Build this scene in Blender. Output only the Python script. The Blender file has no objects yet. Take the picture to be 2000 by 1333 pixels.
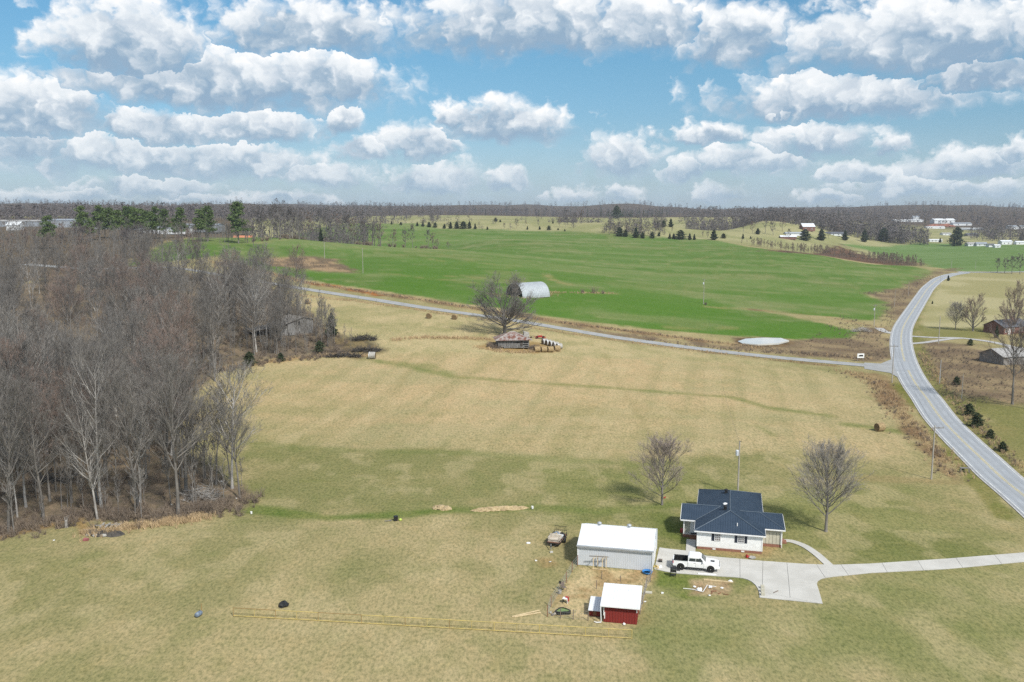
import bpy, math, random
import numpy as np
from mathutils import Vector

random.seed(11)
RNG = np.random.default_rng(11)
sc = bpy.context.scene
col = sc.collection
R = math.radians

# ------------------------------------------------------------------ camera, sky, sun, exposure
F, CX, CY, CAMH = 1750.0, 1000.0, 666.5, 44.0
PITCH = math.atan(246.5 / F)
cd = bpy.data.cameras.new('camera')
cd.sensor_width = 36.0
cd.lens = 36.0 * F / 2000.0
cd.clip_start = 0.5
cd.clip_end = 30000.0
camera = bpy.data.objects.new('camera', cd)
camera.location = (0, 0, CAMH)
camera.rotation_euler = (math.pi / 2 - PITCH, 0, 0)
col.objects.link(camera)
sc.camera = camera

SUN_EL, SUN_AZ = R(45), R(148)          # azimuth clockwise from +Y (the view direction)
sd = bpy.data.lights.new('sun', 'SUN')
sd.energy = 4.0
sd.angle = R(5.0)
sd.color = (1.0, 0.955, 0.88)
sun = bpy.data.objects.new('sun', sd)
sv = Vector((math.sin(SUN_AZ) * math.cos(SUN_EL), math.cos(SUN_AZ) * math.cos(SUN_EL), math.sin(SUN_EL)))
sun.rotation_euler = sv.to_track_quat('Z', 'Y').to_euler()
sun.location = (0, 0, 200)
col.objects.link(sun)

vs = sc.view_settings
vs.view_transform = 'Standard'
vs.look = 'None'
vs.gamma = 1.0
vs.use_curve_mapping = False
vs.exposure = 0.26
sc.render.engine = 'CYCLES'
sc.cycles.max_bounces = 5
sc.cycles.diffuse_bounces = 2
sc.cycles.glossy_bounces = 2
sc.cycles.transparent_max_bounces = 6
sc.cycles.volume_bounces = 0
sc.cycles.sample_clamp_indirect = 2.0
sc.cycles.sample_clamp_direct = 3.0
sc.cycles.use_denoising = False


class NT:
    """small helper round a node tree"""
    def __init__(s, tree):
        s.t = tree
        s.n = tree.nodes
        s.n.clear()
    def node(s, typ, ins=None, **pr):
        n = s.n.new(typ)
        for k, v in pr.items():
            setattr(n, k, v)
        for k, v in (ins or {}).items():
            s.put(n.inputs[k], v)
        return n
    def put(s, sock, v):
        if isinstance(v, bpy.types.NodeSocket):
            s.t.links.new(v, sock)
        elif isinstance(v, (tuple, list)) and len(v) == 3 and sock.type == 'RGBA':
            sock.default_value = (*v, 1)
        else:
            sock.default_value = v
    def m(s, op, a, b=None, c=None, clamp=False):
        n = s.n.new('ShaderNodeMath')
        n.operation = op
        n.use_clamp = clamp
        for i, v in enumerate((a, b, c)):
            if v is not None:
                s.put(n.inputs[i], v)
        return n.outputs[0]
    def mix(s, f, a, b, blend='MIX'):
        n = s.n.new('ShaderNodeMix')
        n.data_type = 'RGBA'
        n.blend_type = blend
        s.put(n.inputs[0], f)
        s.put(n.inputs[6], a)
        s.put(n.inputs[7], b)
        return n.outputs[2]
    def noise(s, vec, scale, detail=4, rough=0.55, out=0, lac=2.0):
        n = s.node('ShaderNodeTexNoise', {'Scale': scale, 'Detail': detail, 'Roughness': rough, 'Lacunarity': lac})
        if vec is not None:
            s.put(n.inputs['Vector'], vec)
        return n.outputs[out]
    def step(s, x, a, b):
        n = s.node('ShaderNodeMapRange', {'Value': x, 'From Min': a, 'From Max': b}, interpolation_type='SMOOTHSTEP')
        return n.outputs[0]
    def ramp(s, x, stops):
        n = s.n.new('ShaderNodeValToRGB')
        e = n.color_ramp.elements
        while len(e) < len(stops):
            e.new(0.5)
        for el, (p, c) in zip(e, stops):
            el.position = p
            el.color = (*c, 1)
        s.put(n.inputs[0], x)
        return n.outputs[0]


def lin(c):
    c = c / 255.0
    return c / 12.92 if c <= 0.04045 else ((c + 0.055) / 1.055) ** 2.4


def L3(r, g, b, k=1.0):
    return (lin(r) / k, lin(g) / k, lin(b) / k)


def ALB(r, g, b):                        # photographed colour -> base colour under this daylight
    return L3(r, g, b, 1.52)


# --- the sky: physical sky with fair-weather cumulus, defined by direction
def px_dir(px, py):
    a = (px - CX) / F
    b = (CY - py) / F
    return np.array([a, math.cos(PITCH) + b * math.sin(PITCH), -math.sin(PITCH) + b * math.cos(PITCH)])


def px_azel(px, py):
    d = px_dir(px, py)
    return math.atan2(d[0], d[1]), math.atan2(d[2], math.hypot(d[0], d[1]))


CLOUDS = [  # photograph px: centre x, base line y, half width, height above base, depth below base
    (255, 120, 165, 118, 40), (420, 178, 350, 92, 38), (640, 168, 135, 62, 30), (600, 82, 190, 84, 22),
    (1040, 80, 300, 110, 28), (1250, 60, 140, 70, 30), (1430, 105, 112, 92, 22), (1790, 112, 270, 105, 34), (1925, 158, 110, 62, 18),
    (1640, 206, 255, 66, 22), (75, 250, 150, 104, 34), (40, 300, 120, 60, 24), (490, 262, 140, 58, 22), (300, 262, 140, 48, 20), (675, 246, 56, 52, 22),
    (980, 262, 150, 62, 16), (885, 232, 42, 34, 22), (820, 300, 68, 62, 20), (720, 305, 60, 36, 16), (1210, 328, 88, 70, 20),
    (1380, 276, 95, 30, 14), (1590, 292, 115, 58, 18), (1740, 290, 44, 30, 14), (1510, 215, 26, 18, 12), (1460, 328, 140, 44, 18), (1345, 340, 60, 30, 14),
    (340, 328, 340, 60, 22), (850, 364, 118, 46, 16), (990, 360, 62, 32, 14), (620, 344, 86, 32, 16), (290, 372, 140, 28, 12),
    (1110, 388, 60, 22, 8), (1215, 388, 36, 24, 8), (1400, 388, 50, 30, 8), (1770, 374, 120, 46, 16), (1905, 330, 120, 40, 16),
    (1975, 305, 46, 34, 14), (1680, 345, 70, 28, 12), (480, 392, 190, 18, 8), (120, 388, 110, 18, 8), (1620, 392, 80, 20, 8), (1930, 375, 80, 24, 10)]

world = bpy.data.worlds.new('World')
sc.world = world
world.use_nodes = True
w = NT(world.node_tree)
SKY = 0.10
sky = w.node('ShaderNodeTexSky', sky_type='NISHITA', sun_disc=False, sun_elevation=SUN_EL, sun_rotation=SUN_AZ,
             altitude=200.0, air_density=1.0, dust_density=1.2, ozone_density=2.0)
tc = w.node('ShaderNodeTexCoord').outputs['Generated']
sp = w.node('ShaderNodeSeparateXYZ', {0: tc})
dx, dy, dz = sp.outputs
hor = w.m('SQRT', w.m('ADD', w.m('MULTIPLY', dx, dx), w.m('MULTIPLY', dy, dy)))
U = 17.5                                  # 1 unit = 100 px of the photograph
AZ = w.m('MULTIPLY', w.m('ARCTAN2', dx, dy), U)
EL = w.m('MULTIPLY', w.m('ARCTAN2', dz, hor), U)
pv = w.node('ShaderNodeCombineXYZ', {0: AZ, 1: w.m('MULTIPLY', EL, 1.25), 2: 0.0}).outputs[0]
warp1 = w.node('ShaderNodeSeparateXYZ', {0: w.noise(pv, 0.9, 3, 0.5, 1)}).outputs
warp2 = w.node('ShaderNodeSeparateXYZ', {0: w.noise(pv, 3.6, 7, 0.6, 1)}).outputs
XW = w.m('ADD', AZ, w.m('ADD', w.m('MULTIPLY_ADD', warp1[0], 1.3, -0.65), w.m('MULTIPLY_ADD', warp2[0], 0.62, -0.31)))
YW = w.m('ADD', EL, w.m('ADD', w.m('MULTIPLY_ADD', warp1[1], 0.50, -0.25), w.m('MULTIPLY_ADD', warp2[1], 0.36, -0.18)))
vor = w.node('ShaderNodeTexVoronoi', {'Vector': w.node('ShaderNodeCombineXYZ', {0: XW, 1: YW, 2: 0.0}).outputs[0], 'Scale': 2.3, 'Detail': 2.0, 'Roughness': 0.5},
             feature='SMOOTH_F1', voronoi_dimensions='2D').outputs['Distance']
fbm = w.noise(pv, 1.8, 7, 0.53)
P3 = w.node('ShaderNodeCombineXYZ', {0: XW, 1: YW, 2: YW}).outputs[0]


def shade_sky(D, S, f, v, withhaze=True):
    """cloud density D and height-in-cloud S -> background shader"""
    T = w.m('ADD', D, w.m('MULTIPLY_ADD', f, 0.8, -0.40))
    if v is not None:
        T = w.m('ADD', T, w.m('MULTIPLY_ADD', v, -0.42, 0.19))
    alpha = w.m('MULTIPLY', w.step(T, -0.10, w.m('MULTIPLY_ADD', w.step(S, 0.6, 0.05), 0.45, 0.34)), w.step(EL, -0.02, 0.25))
    lit = w.m('ADD', w.m('MULTIPLY_ADD', S, 0.98, 0.02), w.m('MULTIPLY_ADD', f, 0.8, -0.40))
    if v is not None:
        lit = w.m('ADD', lit, w.m('MULTIPLY_ADD', v, -0.60, 0.20))
    lit = w.m('ADD', lit, w.m('MULTIPLY', w.step(T, 0.55, 0.0), 0.22))
    ccol = w.ramp(lit, [(0.0, L3(146, 172, 196, 1.12)), (0.17, L3(172, 191, 208, 1.12)), (0.34, L3(207, 217, 227, 1.12)), (0.52, L3(233, 238, 242, 1.1)), (0.80, L3(253, 253, 253, 1.08))])
    tint = w.ramp(w.m('DIVIDE', EL, 4.5), [(0.0, (0.70, 0.79, 0.95)), (0.25, (0.62, 0.81, 0.97)), (0.6, (0.56, 0.86, 0.95)), (1.0, (0.50, 0.90, 1.00))])
    skyc = w.mix(1.0, sky.outputs[0], tint, 'MULTIPLY')
    if withhaze:
        hf = w.m('MULTIPLY', w.step(EL, 1.9, 0.0), w.m('MULTIPLY_ADD', f, 0.6, 0.22))
        skyc = w.mix(hf, skyc, tuple(q_ / SKY for q_ in L3(186, 212, 230)))
        ccol = w.mix(w.m('MULTIPLY', w.step(EL, 2.0, 0.0), 0.42), ccol, L3(188, 210, 224, 1.1))
    cs = w.node('ShaderNodeVectorMath', {0: ccol, 'Scale': 1.0 / SKY}, operation='SCALE').outputs[0]
    fin = w.mix(w.m('MULTIPLY', alpha, 0.97), skyc, cs)
    return w.node('ShaderNodeBackground', {'Color': fin, 'Strength': SKY}).outputs[0]


def cloud_bank(clouds):
    D, S = None, None
    for (cx, cy, rx, rt, rb) in clouds:
        a, e = px_azel(cx, cy)
        a, e, rx, rt, rb = a * U, e * U, rx / 84.0, rt / 80.0, rb / 70.0
        k = w.node('ShaderNodeVectorMath', {0: P3, 1: (1 / rx, 1 / rt, -1 / rb), 2: (-a / rx, -e / rt, e / rb)}, operation='MULTIPLY_ADD').outputs[0]
        mx = w.node('ShaderNodeVectorMath', {0: k, 1: (-99.0, 0.0, 0.0)}, operation='MAXIMUM').outputs[0]
        r = w.node('ShaderNodeVectorMath', {0: mx}, operation='LENGTH').outputs['Value']
        hs = w.m('MULTIPLY_ADD', YW, 1 / (rt + rb), (rb - e) / (rt + rb))
        if D is None:
            D, S = r, hs
        else:
            lt = w.m('LESS_THAN', r, D)
            S = w.m('MULTIPLY_ADD', lt, w.m('SUBTRACT', hs, S), S)
            D = w.m('MINIMUM', r, D)
    return w.m('SUBTRACT', 1.0, D), S


# fair-weather clouds all round the rest of the sky, on a level cloud sheet
zc = w.m('MAXIMUM', dz, 0.05)
pl = w.node('ShaderNodeCombineXYZ', {0: w.m('DIVIDE', dx, zc), 1: w.m('DIVIDE', dy, zc), 2: 0.0}).outputs[0]
sheet = w.noise(pl, 0.75, 4, 0.55)
rest = shade_sky(w.m('MULTIPLY_ADD', sheet, 3.0, -1.42), w.m('MULTIPLY_ADD', sheet, -1.4, 1.25), sheet, None, False)


def mix_sh(f, a, b):
    n = w.node('ShaderNodeMixShader', {0: f})
    w.put(n.inputs[1], a)
    w.put(n.inputs[2], b)
    return n.outputs[0]


CUTS = [-720, 560, 1050, 1500, 2720]         # the cloud list is only searched in the stretch of sky looked at
banks = []
for x0, x1 in zip(CUTS, CUTS[1:]):
    near_ = [c for c in CLOUDS if c[0] + c[2] * 1.25 + 75 > x0 and c[0] - c[2] * 1.25 - 75 < x1]
    banks.append(shade_sky(*cloud_bank(near_), fbm, vor))
sh = banks[-1]
for k in (2, 1, 0):
    sh = mix_sh(w.m('LESS_THAN', AZ, px_azel(CUTS[k + 1], 420)[0] * U), sh, banks[k])
outside = w.m('MAXIMUM', w.m('GREATER_THAN', EL, 4.5), w.m('MAXIMUM', w.m('GREATER_THAN', w.m('ABSOLUTE', AZ), 11.2), w.m('LESS_THAN', EL, -0.4)))
w.node('ShaderNodeOutputWorld', {'Surface': mix_sh(outside, sh, rest)})
world.cycles.sampling_method = 'MANUAL'
world.cycles.sample_map_resolution = 256

# ------------------------------------------------------------------ builders
class MB:
    """collects faces and links them as one mesh object"""
    def __init__(s):
        s.v, s.f = [], []
    def add(s, vs, fs):
        o = len(s.v)
        s.v += [tuple(p) for p in vs]
        s.f += [tuple(i + o for i in f) for f in fs]
        return s
    def box(s, x, y, z, sx, sy, sz, rz=0.0, tilt=0.0):
        """centre x,y, bottom z"""
        c, n = math.cos(rz), math.sin(rz)
        P = []
        for k in (0, sz):
            for (a, b) in ((-sx / 2, -sy / 2), (sx / 2, -sy / 2), (sx / 2, sy / 2), (-sx / 2, sy / 2)):
                P.append((x + a * c - b * n, y + a * n + b * c, z + k + a * tilt))
        return s.add(P, [(3, 2, 1, 0), (4, 5, 6, 7), (0, 1, 5, 4), (1, 2, 6, 5), (2, 3, 7, 6), (3, 0, 4, 7)])
    def ext(s, pts, off):
        """polygon of 3-D points extruded by a vector"""
        n = len(pts)
        q = [tuple(p[i] + off[i] for i in range(3)) for p in pts]
        return s.add(list(pts) + q, [tuple(range(n))[::-1], tuple(range(n, 2 * n))] + [(i, (i + 1) % n, n + (i + 1) % n, n + i) for i in range(n)])
    def face(s, pts):
        return s.add(pts, [tuple(range(len(pts)))])
    def tube(s, p0, p1, r0, r1=None, n=6, cap=True):
        r1 = r0 if r1 is None else r1
        a, b = Vector(p0), Vector(p1)
        d = (b - a)
        if d.length < 1e-6:
            return s
        q = d.to_track_quat('Z', 'Y')
        P = []
        for c, r in ((a, r0), (b, r1)):
            for i in range(n):
                t = 2 * math.pi * i / n
                P.append(c + q @ Vector((r * math.cos(t), r * math.sin(t), 0)))
        fs = [(i, (i + 1) % n, n + (i + 1) % n, n + i) for i in range(n)]
        if cap:
            fs += [tuple(range(n))[::-1], tuple(range(n, 2 * n))]
        return s.add(P, fs)
    def path(s, pts, r, n=5):
        for a, b in zip(pts, pts[1:]):
            s.tube(a, b, r, r, n)
        return s
    def lathe(s, prof, x=0, y=0, n=16, axis='z', z=0):
        P, m = [], len(prof)
        for (r, h) in prof:
            for i in range(n):
                t = 2 * math.pi * i / n
                c = (r * math.cos(t), r * math.sin(t), h)
                if axis == 'x':
                    c = (c[2], c[0], c[1])
                elif axis == 'y':
                    c = (c[0], c[2], c[1])
                P.append((c[0] + x, c[1] + y, c[2] + z))
        fs = [(k * n + i, k * n + (i + 1) % n, (k + 1) * n + (i + 1) % n, (k + 1) * n + i) for k in range(m - 1) for i in range(n)]
        if prof[0][0] > 0:
            fs.append(tuple(range(n))[::-1])
        if prof[-1][0] > 0:
            fs.append(tuple(range((m - 1) * n, m * n)))
        return s.add(P, fs)
    def mesh(s, name):
        me = bpy.data.meshes.new(name)
        me.from_pydata(s.v, [], s.f)
        me.update()
        return me
    def build(s, name, mat, parent=None, smooth=False):
        me = s.mesh(name)
        me.materials.append(mat)
        if smooth:
            me.polygons.foreach_set('use_smooth', [True] * len(me.polygons))
        return link(name, me, parent)


def link(name, me, parent=None):
    o = bpy.data.objects.new(name, me)
    col.objects.link(o)
    o.parent = parent
    return o


def tag(o, label, cat, group=None):
    o['label'] = label
    o['category'] = cat
    if group:
        o['group'] = group
    return o


def thing(name, label, cat, loc=(0, 0, 0), rz=0.0, group=None):
    o = bpy.data.objects.new(name, None)
    o.empty_display_size = 0.3
    col.objects.link(o)
    o.location = loc
    o.rotation_euler = (0, 0, rz)
    return tag(o, label, cat, group)


def struct(o, kind='structure'):
    o['kind'] = kind
    return o


def copy_tree(o, parent=None):
    c = o.copy()
    col.objects.link(c)
    c.parent = parent
    for ch in list(o.children):
        copy_tree(ch, c)
    return c


def rawmesh(name, V, T):
    """numpy vertices and triangles -> mesh"""
    V = np.asarray(V, dtype=np.float32)
    T = np.asarray(T, dtype=np.int32)
    me = bpy.data.meshes.new(name)
    k = T.shape[1]
    me.vertices.add(len(V))
    me.vertices.foreach_set('co', V.ravel())
    me.loops.add(len(T) * k)
    me.loops.foreach_set('vertex_index', T.ravel())
    me.polygons.add(len(T))
    me.polygons.foreach_set('loop_start', np.arange(0, len(T) * k, k, dtype=np.int32))
    me.polygons.foreach_set('loop_total', np.full(len(T), k, dtype=np.int32))
    me.update(calc_edges=True)
    return me


# ------------------------------------------------------------------ materials
def mat(name, c1, c2=None, scale=3.0, rough=0.7, metal=0.0, bump=0.0, bscale=None, detail=5, stretch=None, lo=0.35, hi=0.65, spec=0.4):
    m = bpy.data.materials.new(name)
    m.use_nodes = True
    t = NT(m.node_tree)
    co = t.node('ShaderNodeTexCoord').outputs['Object']
    if stretch:
        co = t.node('ShaderNodeMapping', {'Vector': co, 'Scale': stretch}).outputs[0]
    b = t.node('ShaderNodeBsdfPrincipled', {'Roughness': rough, 'Metallic': metal, 'Specular IOR Level': spec})
    if c2 is None:
        c2 = tuple(v * 0.8 for v in c1)
    n = t.noise(co, scale, detail, 0.6)
    t.put(b.inputs['Base Color'], t.mix(t.step(n, lo, hi), c1, c2))
    if bump:
        bn = t.node('ShaderNodeBump', {'Strength': bump, 'Distance': 0.05, 'Height': t.noise(co, bscale or scale * 4, 4, 0.6)})
        t.put(b.inputs['Normal'], bn.outputs[0])
    t.node('ShaderNodeOutputMaterial', {'Surface': b.outputs[0]})
    return m


def foliage(name, c1, c2, rough=0.75, per=0.35):
    """bark, twigs or needles: colour varies through the crown and from one plant to the next"""
    m = bpy.data.materials.new(name)
    m.use_nodes = True
    t = NT(m.node_tree)
    geo = t.node('ShaderNodeNewGeometry').outputs['Position']
    n = t.noise(geo, 0.55, 4, 0.6)
    rnd = t.node('ShaderNodeObjectInfo').outputs['Random']
    f = t.m('ADD', t.step(n, 0.36, 0.64), t.m('MULTIPLY_ADD', rnd, per * 2, -per), clamp=True)
    b = t.node('ShaderNodeBsdfPrincipled', {'Base Color': t.mix(f, c1, c2), 'Roughness': rough, 'Specular IOR Level': 0.2})
    t.node('ShaderNodeOutputMaterial', {'Surface': b.outputs[0]})
    return m


M = {}
M['white_siding'] = mat('white_siding', (0.80, 0.80, 0.79), (0.74, 0.74, 0.73), 2.0, 0.6)
M['white_trim'] = mat('white_trim', (0.78, 0.78, 0.78), (0.70, 0.70, 0.69), 3.0, 0.55)
M['beige_panel'] = mat('beige_panel', (0.50, 0.47, 0.38), (0.42, 0.40, 0.33), 1.5, 0.8)
M['navy_metal'] = mat('navy_metal', (0.047, 0.071, 0.106), (0.038, 0.060, 0.092), 0.6, 0.42, 0.25, spec=0.5)
M['navy_cap'] = mat('navy_cap', (0.10, 0.13, 0.165), None, 1.0, 0.4, 0.2)
M['brick'] = mat('brick', (0.20, 0.085, 0.06), (0.30, 0.15, 0.10), 9.0, 0.9, bump=0.4)
M['brown_wood'] = mat('brown_wood', (0.17, 0.075, 0.04), (0.25, 0.12, 0.065), 5.0, 0.85)
M['shutter'] = mat('shutter', (0.022, 0.028, 0.045), None, 2.0, 0.5)
M['black'] = mat('black', (0.012, 0.012, 0.013), (0.02, 0.02, 0.02), 4.0, 0.5)
M['rubber'] = mat('rubber', (0.014, 0.014, 0.014), None, 4.0, 0.85)
M['glass'] = mat('glass', (0.03, 0.038, 0.045), (0.05, 0.06, 0.07), 0.8, 0.08, spec=0.8)
M['window_glass'] = mat('window_glass', (0.10, 0.105, 0.12), (0.19, 0.17, 0.16), 1.2, 0.10, spec=0.8)
M['concrete'] = mat('concrete', (0.52, 0.505, 0.47), (0.44, 0.425, 0.39), 0.35, 0.9, bump=0.15, bscale=8, lo=0.3, hi=0.7)
M['joint'] = mat('joint', (0.27, 0.26, 0.24), None, 2.0, 0.95)
M['pale_metal'] = mat('pale_metal', (0.78, 0.80, 0.82), (0.72, 0.74, 0.77), 0.8, 0.4, 0.15)
M['grey_metal'] = mat('grey_metal', (0.56, 0.59, 0.635), (0.52, 0.55, 0.59), 0.7, 0.5, 0.1)
M['galv'] = mat('galv', (0.42, 0.45, 0.48), (0.36, 0.385, 0.41), 0.8, 0.5, 0.25)
M['red_barn'] = mat('red_barn', (0.21, 0.022, 0.016), (0.165, 0.018, 0.014), 2.0, 0.8, stretch=(6, 6, 0.5))
M['red'] = mat('red', (0.42, 0.03, 0.03), (0.30, 0.03, 0.025), 2.0, 0.5)
M['blue'] = mat('blue', (0.03, 0.20, 0.50), (0.03, 0.16, 0.42), 3.0, 0.45)
M['lime'] = mat('lime', (0.50, 0.60, 0.12), (0.40, 0.50, 0.10), 3.0, 0.5)
M['faded_red'] = mat('faded_red', (0.36, 0.12, 0.13), (0.26, 0.09, 0.09), 3.0, 0.8)
M['steel_blue'] = mat('steel_blue', (0.12, 0.16, 0.22), (0.20, 0.24, 0.30), 3.0, 0.45)
M['car_paint'] = mat('car_paint', (0.80, 0.80, 0.80), (0.76, 0.76, 0.76), 1.0, 0.18, spec=0.7)
M['chrome'] = mat('chrome', (0.55, 0.55, 0.56), None, 2.0, 0.2, 0.9)
M['yellow'] = mat('yellow', (0.52, 0.40, 0.13), (0.40, 0.32, 0.12), 1.5, 0.6)
M['brown_steel'] = mat('brown_steel', (0.30, 0.20, 0.08), (0.22, 0.15, 0.06), 2.0, 0.8)
M['lumber'] = mat('lumber', (0.62, 0.50, 0.31), (0.50, 0.39, 0.23), 2.5, 0.85)
M['weathered'] = mat('weathered', (0.24, 0.225, 0.21), (0.13, 0.12, 0.11), 1.2, 0.9, stretch=(3, 3, 0.6))
M['grey_board'] = mat('grey_board', (0.27, 0.265, 0.26), (0.13, 0.125, 0.12), 1.0, 0.9, stretch=(5, 5, 0.5))
M['rust_roof'] = mat('rust_roof', (0.30, 0.26, 0.245), (0.155, 0.062, 0.042), 0.65, 0.8, stretch=(1.6, 1.6, 0.6), lo=0.40, hi=0.60)
M['pole_wood'] = mat('pole_wood', (0.40, 0.37, 0.335), (0.27, 0.25, 0.22), 2.0, 0.9, stretch=(4, 4, 0.4))
M['hay'] = mat('hay', (0.36, 0.27, 0.145), (0.22, 0.155, 0.08), 3.5, 0.95, bump=0.8, bscale=12)
M['hay_end'] = mat('hay_end', (0.20, 0.14, 0.07), (0.10, 0.07, 0.04), 4.0, 0.95, bump=0.8, bscale=14)
M['bale_wrap'] = mat('bale_wrap', (0.40, 0.385, 0.36), (0.27, 0.255, 0.23), 2.0, 0.7)
M['straw'] = mat('straw', (0.46, 0.36, 0.21), (0.30, 0.22, 0.12), 3.0, 0.95, bump=0.8, bscale=15)
M['algae'] = mat('algae', (0.12, 0.19, 0.045), (0.16, 0.23, 0.06), 4.0, 0.25)
M['asphalt'] = mat('asphalt', (0.335, 0.355, 0.378), (0.285, 0.30, 0.32), 0.22, 0.9, bump=0.1, bscale=9, lo=0.3, hi=0.7)
M['lane'] = mat('lane', (0.33, 0.335, 0.335), (0.27, 0.27, 0.268), 0.3, 0.92, lo=0.3, hi=0.7)
M['line_yellow'] = mat('line_yellow', (0.60, 0.49, 0.22), (0.45, 0.41, 0.27), 0.6, 0.8)
M['line_white'] = mat('line_white', (0.70, 0.70, 0.68), (0.50, 0.50, 0.49), 0.6, 0.8)
M['track'] = mat('track', (0.295, 0.312, 0.332), (0.26, 0.275, 0.292), 0.15, 0.9, lo=0.3, hi=0.7)
M['gravel'] = mat('gravel', (0.44, 0.43, 0.42), (0.33, 0.32, 0.30), 0.8, 0.95, bump=0.4, bscale=6)
M['char'] = mat('char', (0.035, 0.033, 0.032), (0.085, 0.075, 0.065), 2.0, 0.95)
M['water'] = mat('water', (0.56, 0.55, 0.51), (0.48, 0.48, 0.45), 0.3, 0.08, spec=1.0)  # muddy water, base colour paled to imitate bright sky reflected in it
M['red_brick_far'] = mat('red_brick_far', (0.20, 0.10, 0.08), (0.15, 0.075, 0.06), 1.0, 0.9)
M['shingle'] = mat('shingle', (0.12, 0.13, 0.15), (0.085, 0.09, 0.11), 1.0, 0.9)
M['shingle_pale'] = mat('shingle_pale', (0.36, 0.35, 0.34), (0.26, 0.255, 0.25), 1.0, 0.9)
M['orange_roof'] = mat('orange_roof', (0.50, 0.20, 0.11), (0.40, 0.15, 0.08), 1.0, 0.8)
M['red_dirt'] = mat('red_dirt', (0.28, 0.12, 0.08), (0.22, 0.10, 0.07), 0.3, 0.95)
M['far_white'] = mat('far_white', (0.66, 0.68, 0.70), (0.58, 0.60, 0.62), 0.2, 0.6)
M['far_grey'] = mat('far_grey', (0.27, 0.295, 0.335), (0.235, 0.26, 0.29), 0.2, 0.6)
M['junk_cloth'] = mat('junk_cloth', (0.58, 0.52, 0.44), (0.42, 0.37, 0.31), 2.0, 0.9)
M['wire'] = mat('wire', (0.10, 0.10, 0.10), None, 1.0, 0.6)
M['fence_steel'] = mat('fence_steel', (0.14, 0.12, 0.11), (0.20, 0.15, 0.12), 3.0, 0.8)

M['bark'] = foliage('bark', (0.19, 0.175, 0.16), (0.12, 0.11, 0.10))
M['bark_pale'] = foliage('bark_pale', (0.42, 0.40, 0.375), (0.25, 0.235, 0.22))
M['twig'] = foliage('twig', (0.198, 0.184, 0.170), (0.138, 0.128, 0.120))
M['twig_red'] = foliage('twig_red', (0.235, 0.17, 0.142), (0.175, 0.137, 0.118), per=0.2)
M['twig_far'] = foliage('twig_far', (0.15, 0.130, 0.126), (0.10, 0.088, 0.088))
M['twig_pale'] = foliage('twig_pale', (0.33, 0.305, 0.28), (0.25, 0.23, 0.21), per=0.1)
M['twig_blush'] = foliage('twig_blush', (0.36, 0.295, 0.26), (0.27, 0.225, 0.20), per=0.1)
M['brush'] = foliage('brush', (0.23, 0.18, 0.135), (0.145, 0.115, 0.092))
M['dry_grass'] = foliage('dry_grass', (0.50, 0.37, 0.22), (0.36, 0.26, 0.15))
M['pine'] = foliage('pine', (0.06, 0.095, 0.03), (0.11, 0.155, 0.05))
M['cedar'] = foliage('cedar', (0.022, 0.036, 0.018), (0.05, 0.066, 0.03))
M['bush_green'] = foliage('bush_green', (0.075, 0.11, 0.03), (0.13, 0.165, 0.05))

# ------------------------------------------------------------------ terrain
# control points: (photo px x, px y, height z) for visible ground, or ('d', px x, distance, z)
CTRL = [
    (985, 655, 6), (838, 619, 9), (700, 700, 3.5), (1000, 760, 1.5), (575, 660, 6), (1745, 722, 0), (1400, 692, 1.2),
    (1200, 663, 3.2), (1050, 638, 6), (850, 610, 9.5), (560, 562, 13), (1374, 593, 4), (1025, 579, 9.5), (709, 534, 15), (634, 506, 18),
    (560, 467, 25), (500, 474, 25), (700, 478, 22), (880, 487, 17), ('d', 560, 900, 10), ('d', 700, 850, 6), ('d', 860, 830, 8), (950, 476, 17.5), (820, 464, 21),
    (740, 440, 32), (860, 447, 28), (1000, 449, 27), (1100, 451, 26), (1180, 456, 24), (1300, 463, 20.5), (1400, 469, 18), (1455, 480, 14),
    ('d', 860, 1380, 20), ('d', 1100, 1350, 17), ('d', 1300, 1250, 12), ('d', 760, 1620, 39.5), ('d', 920, 1600, 39.5), ('d', 1100, 1600, 38.5), ('d', 1300, 1600, 38), ('d', 1450, 1600, 36.5), ('d', 1100, 1820, 38), ('d', 1300, 1820, 38),
    (1100, 500, 13), (1300, 520, 8), (1000, 540, 12), (1500, 540, 5), (1600, 600, 1), (1200, 590, 7),
    (1600, 498, 9), (1780, 519, 4.5), (1840, 533, 2), ('d', 1600, 1000, 2), ('d', 1750, 800, 1), (1900, 512, 1.5), (1950, 490, 3), (1700, 479, 5), (1900, 476, 5),
    (1050, 437, 31), (900, 431, 37), (1250, 433, 36), (1130, 445, 26), (1450, 447, 25), (1480, 433, 35), (1400, 457, 18),
    ('d', 700, 1900, 41), ('d', 1000, 2000, 42), ('d', 1300, 2100, 42), ('d', 1600, 1900, 36), ('d', 150, 1900, 42), (1850, 431, 32), (1950, 437, 27), (1950, 456, 12), (1800, 461, 11),
    ('d', 480, 1050, 33), ('d', 300, 800, 27), ('d', 100, 1100, 34), ('d', 0, 1300, 38),
    (200, 990, 0), (480, 960, 0), ('d', 200, 240, 3), ('d', 100, 340, 8), ('d', 400, 390, 15), ('d', 250, 450, 18), ('d', 0, 420, 13), ('d', 450, 300, 8),
    (1850, 560, 1), (1950, 640, 0), (1990, 560, 1), ('d', 2000, 200, 0), ('d', 1900, 300, 0), (620, 850, 0), (1500, 800, 0), (900, 840, 0.4)]
for px in (-700, -300, 0, 400, 800, 1200, 1600, 2000, 2400, 2800):
    CTRL += [('d', px, 120, 0), ('d', px, 60, 0), ('d', px, 3000, 56 if px > 900 else 62), ('d', px, 4200, 70 if px > 900 else 84), ('d', px, 9000, 60)]
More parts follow.
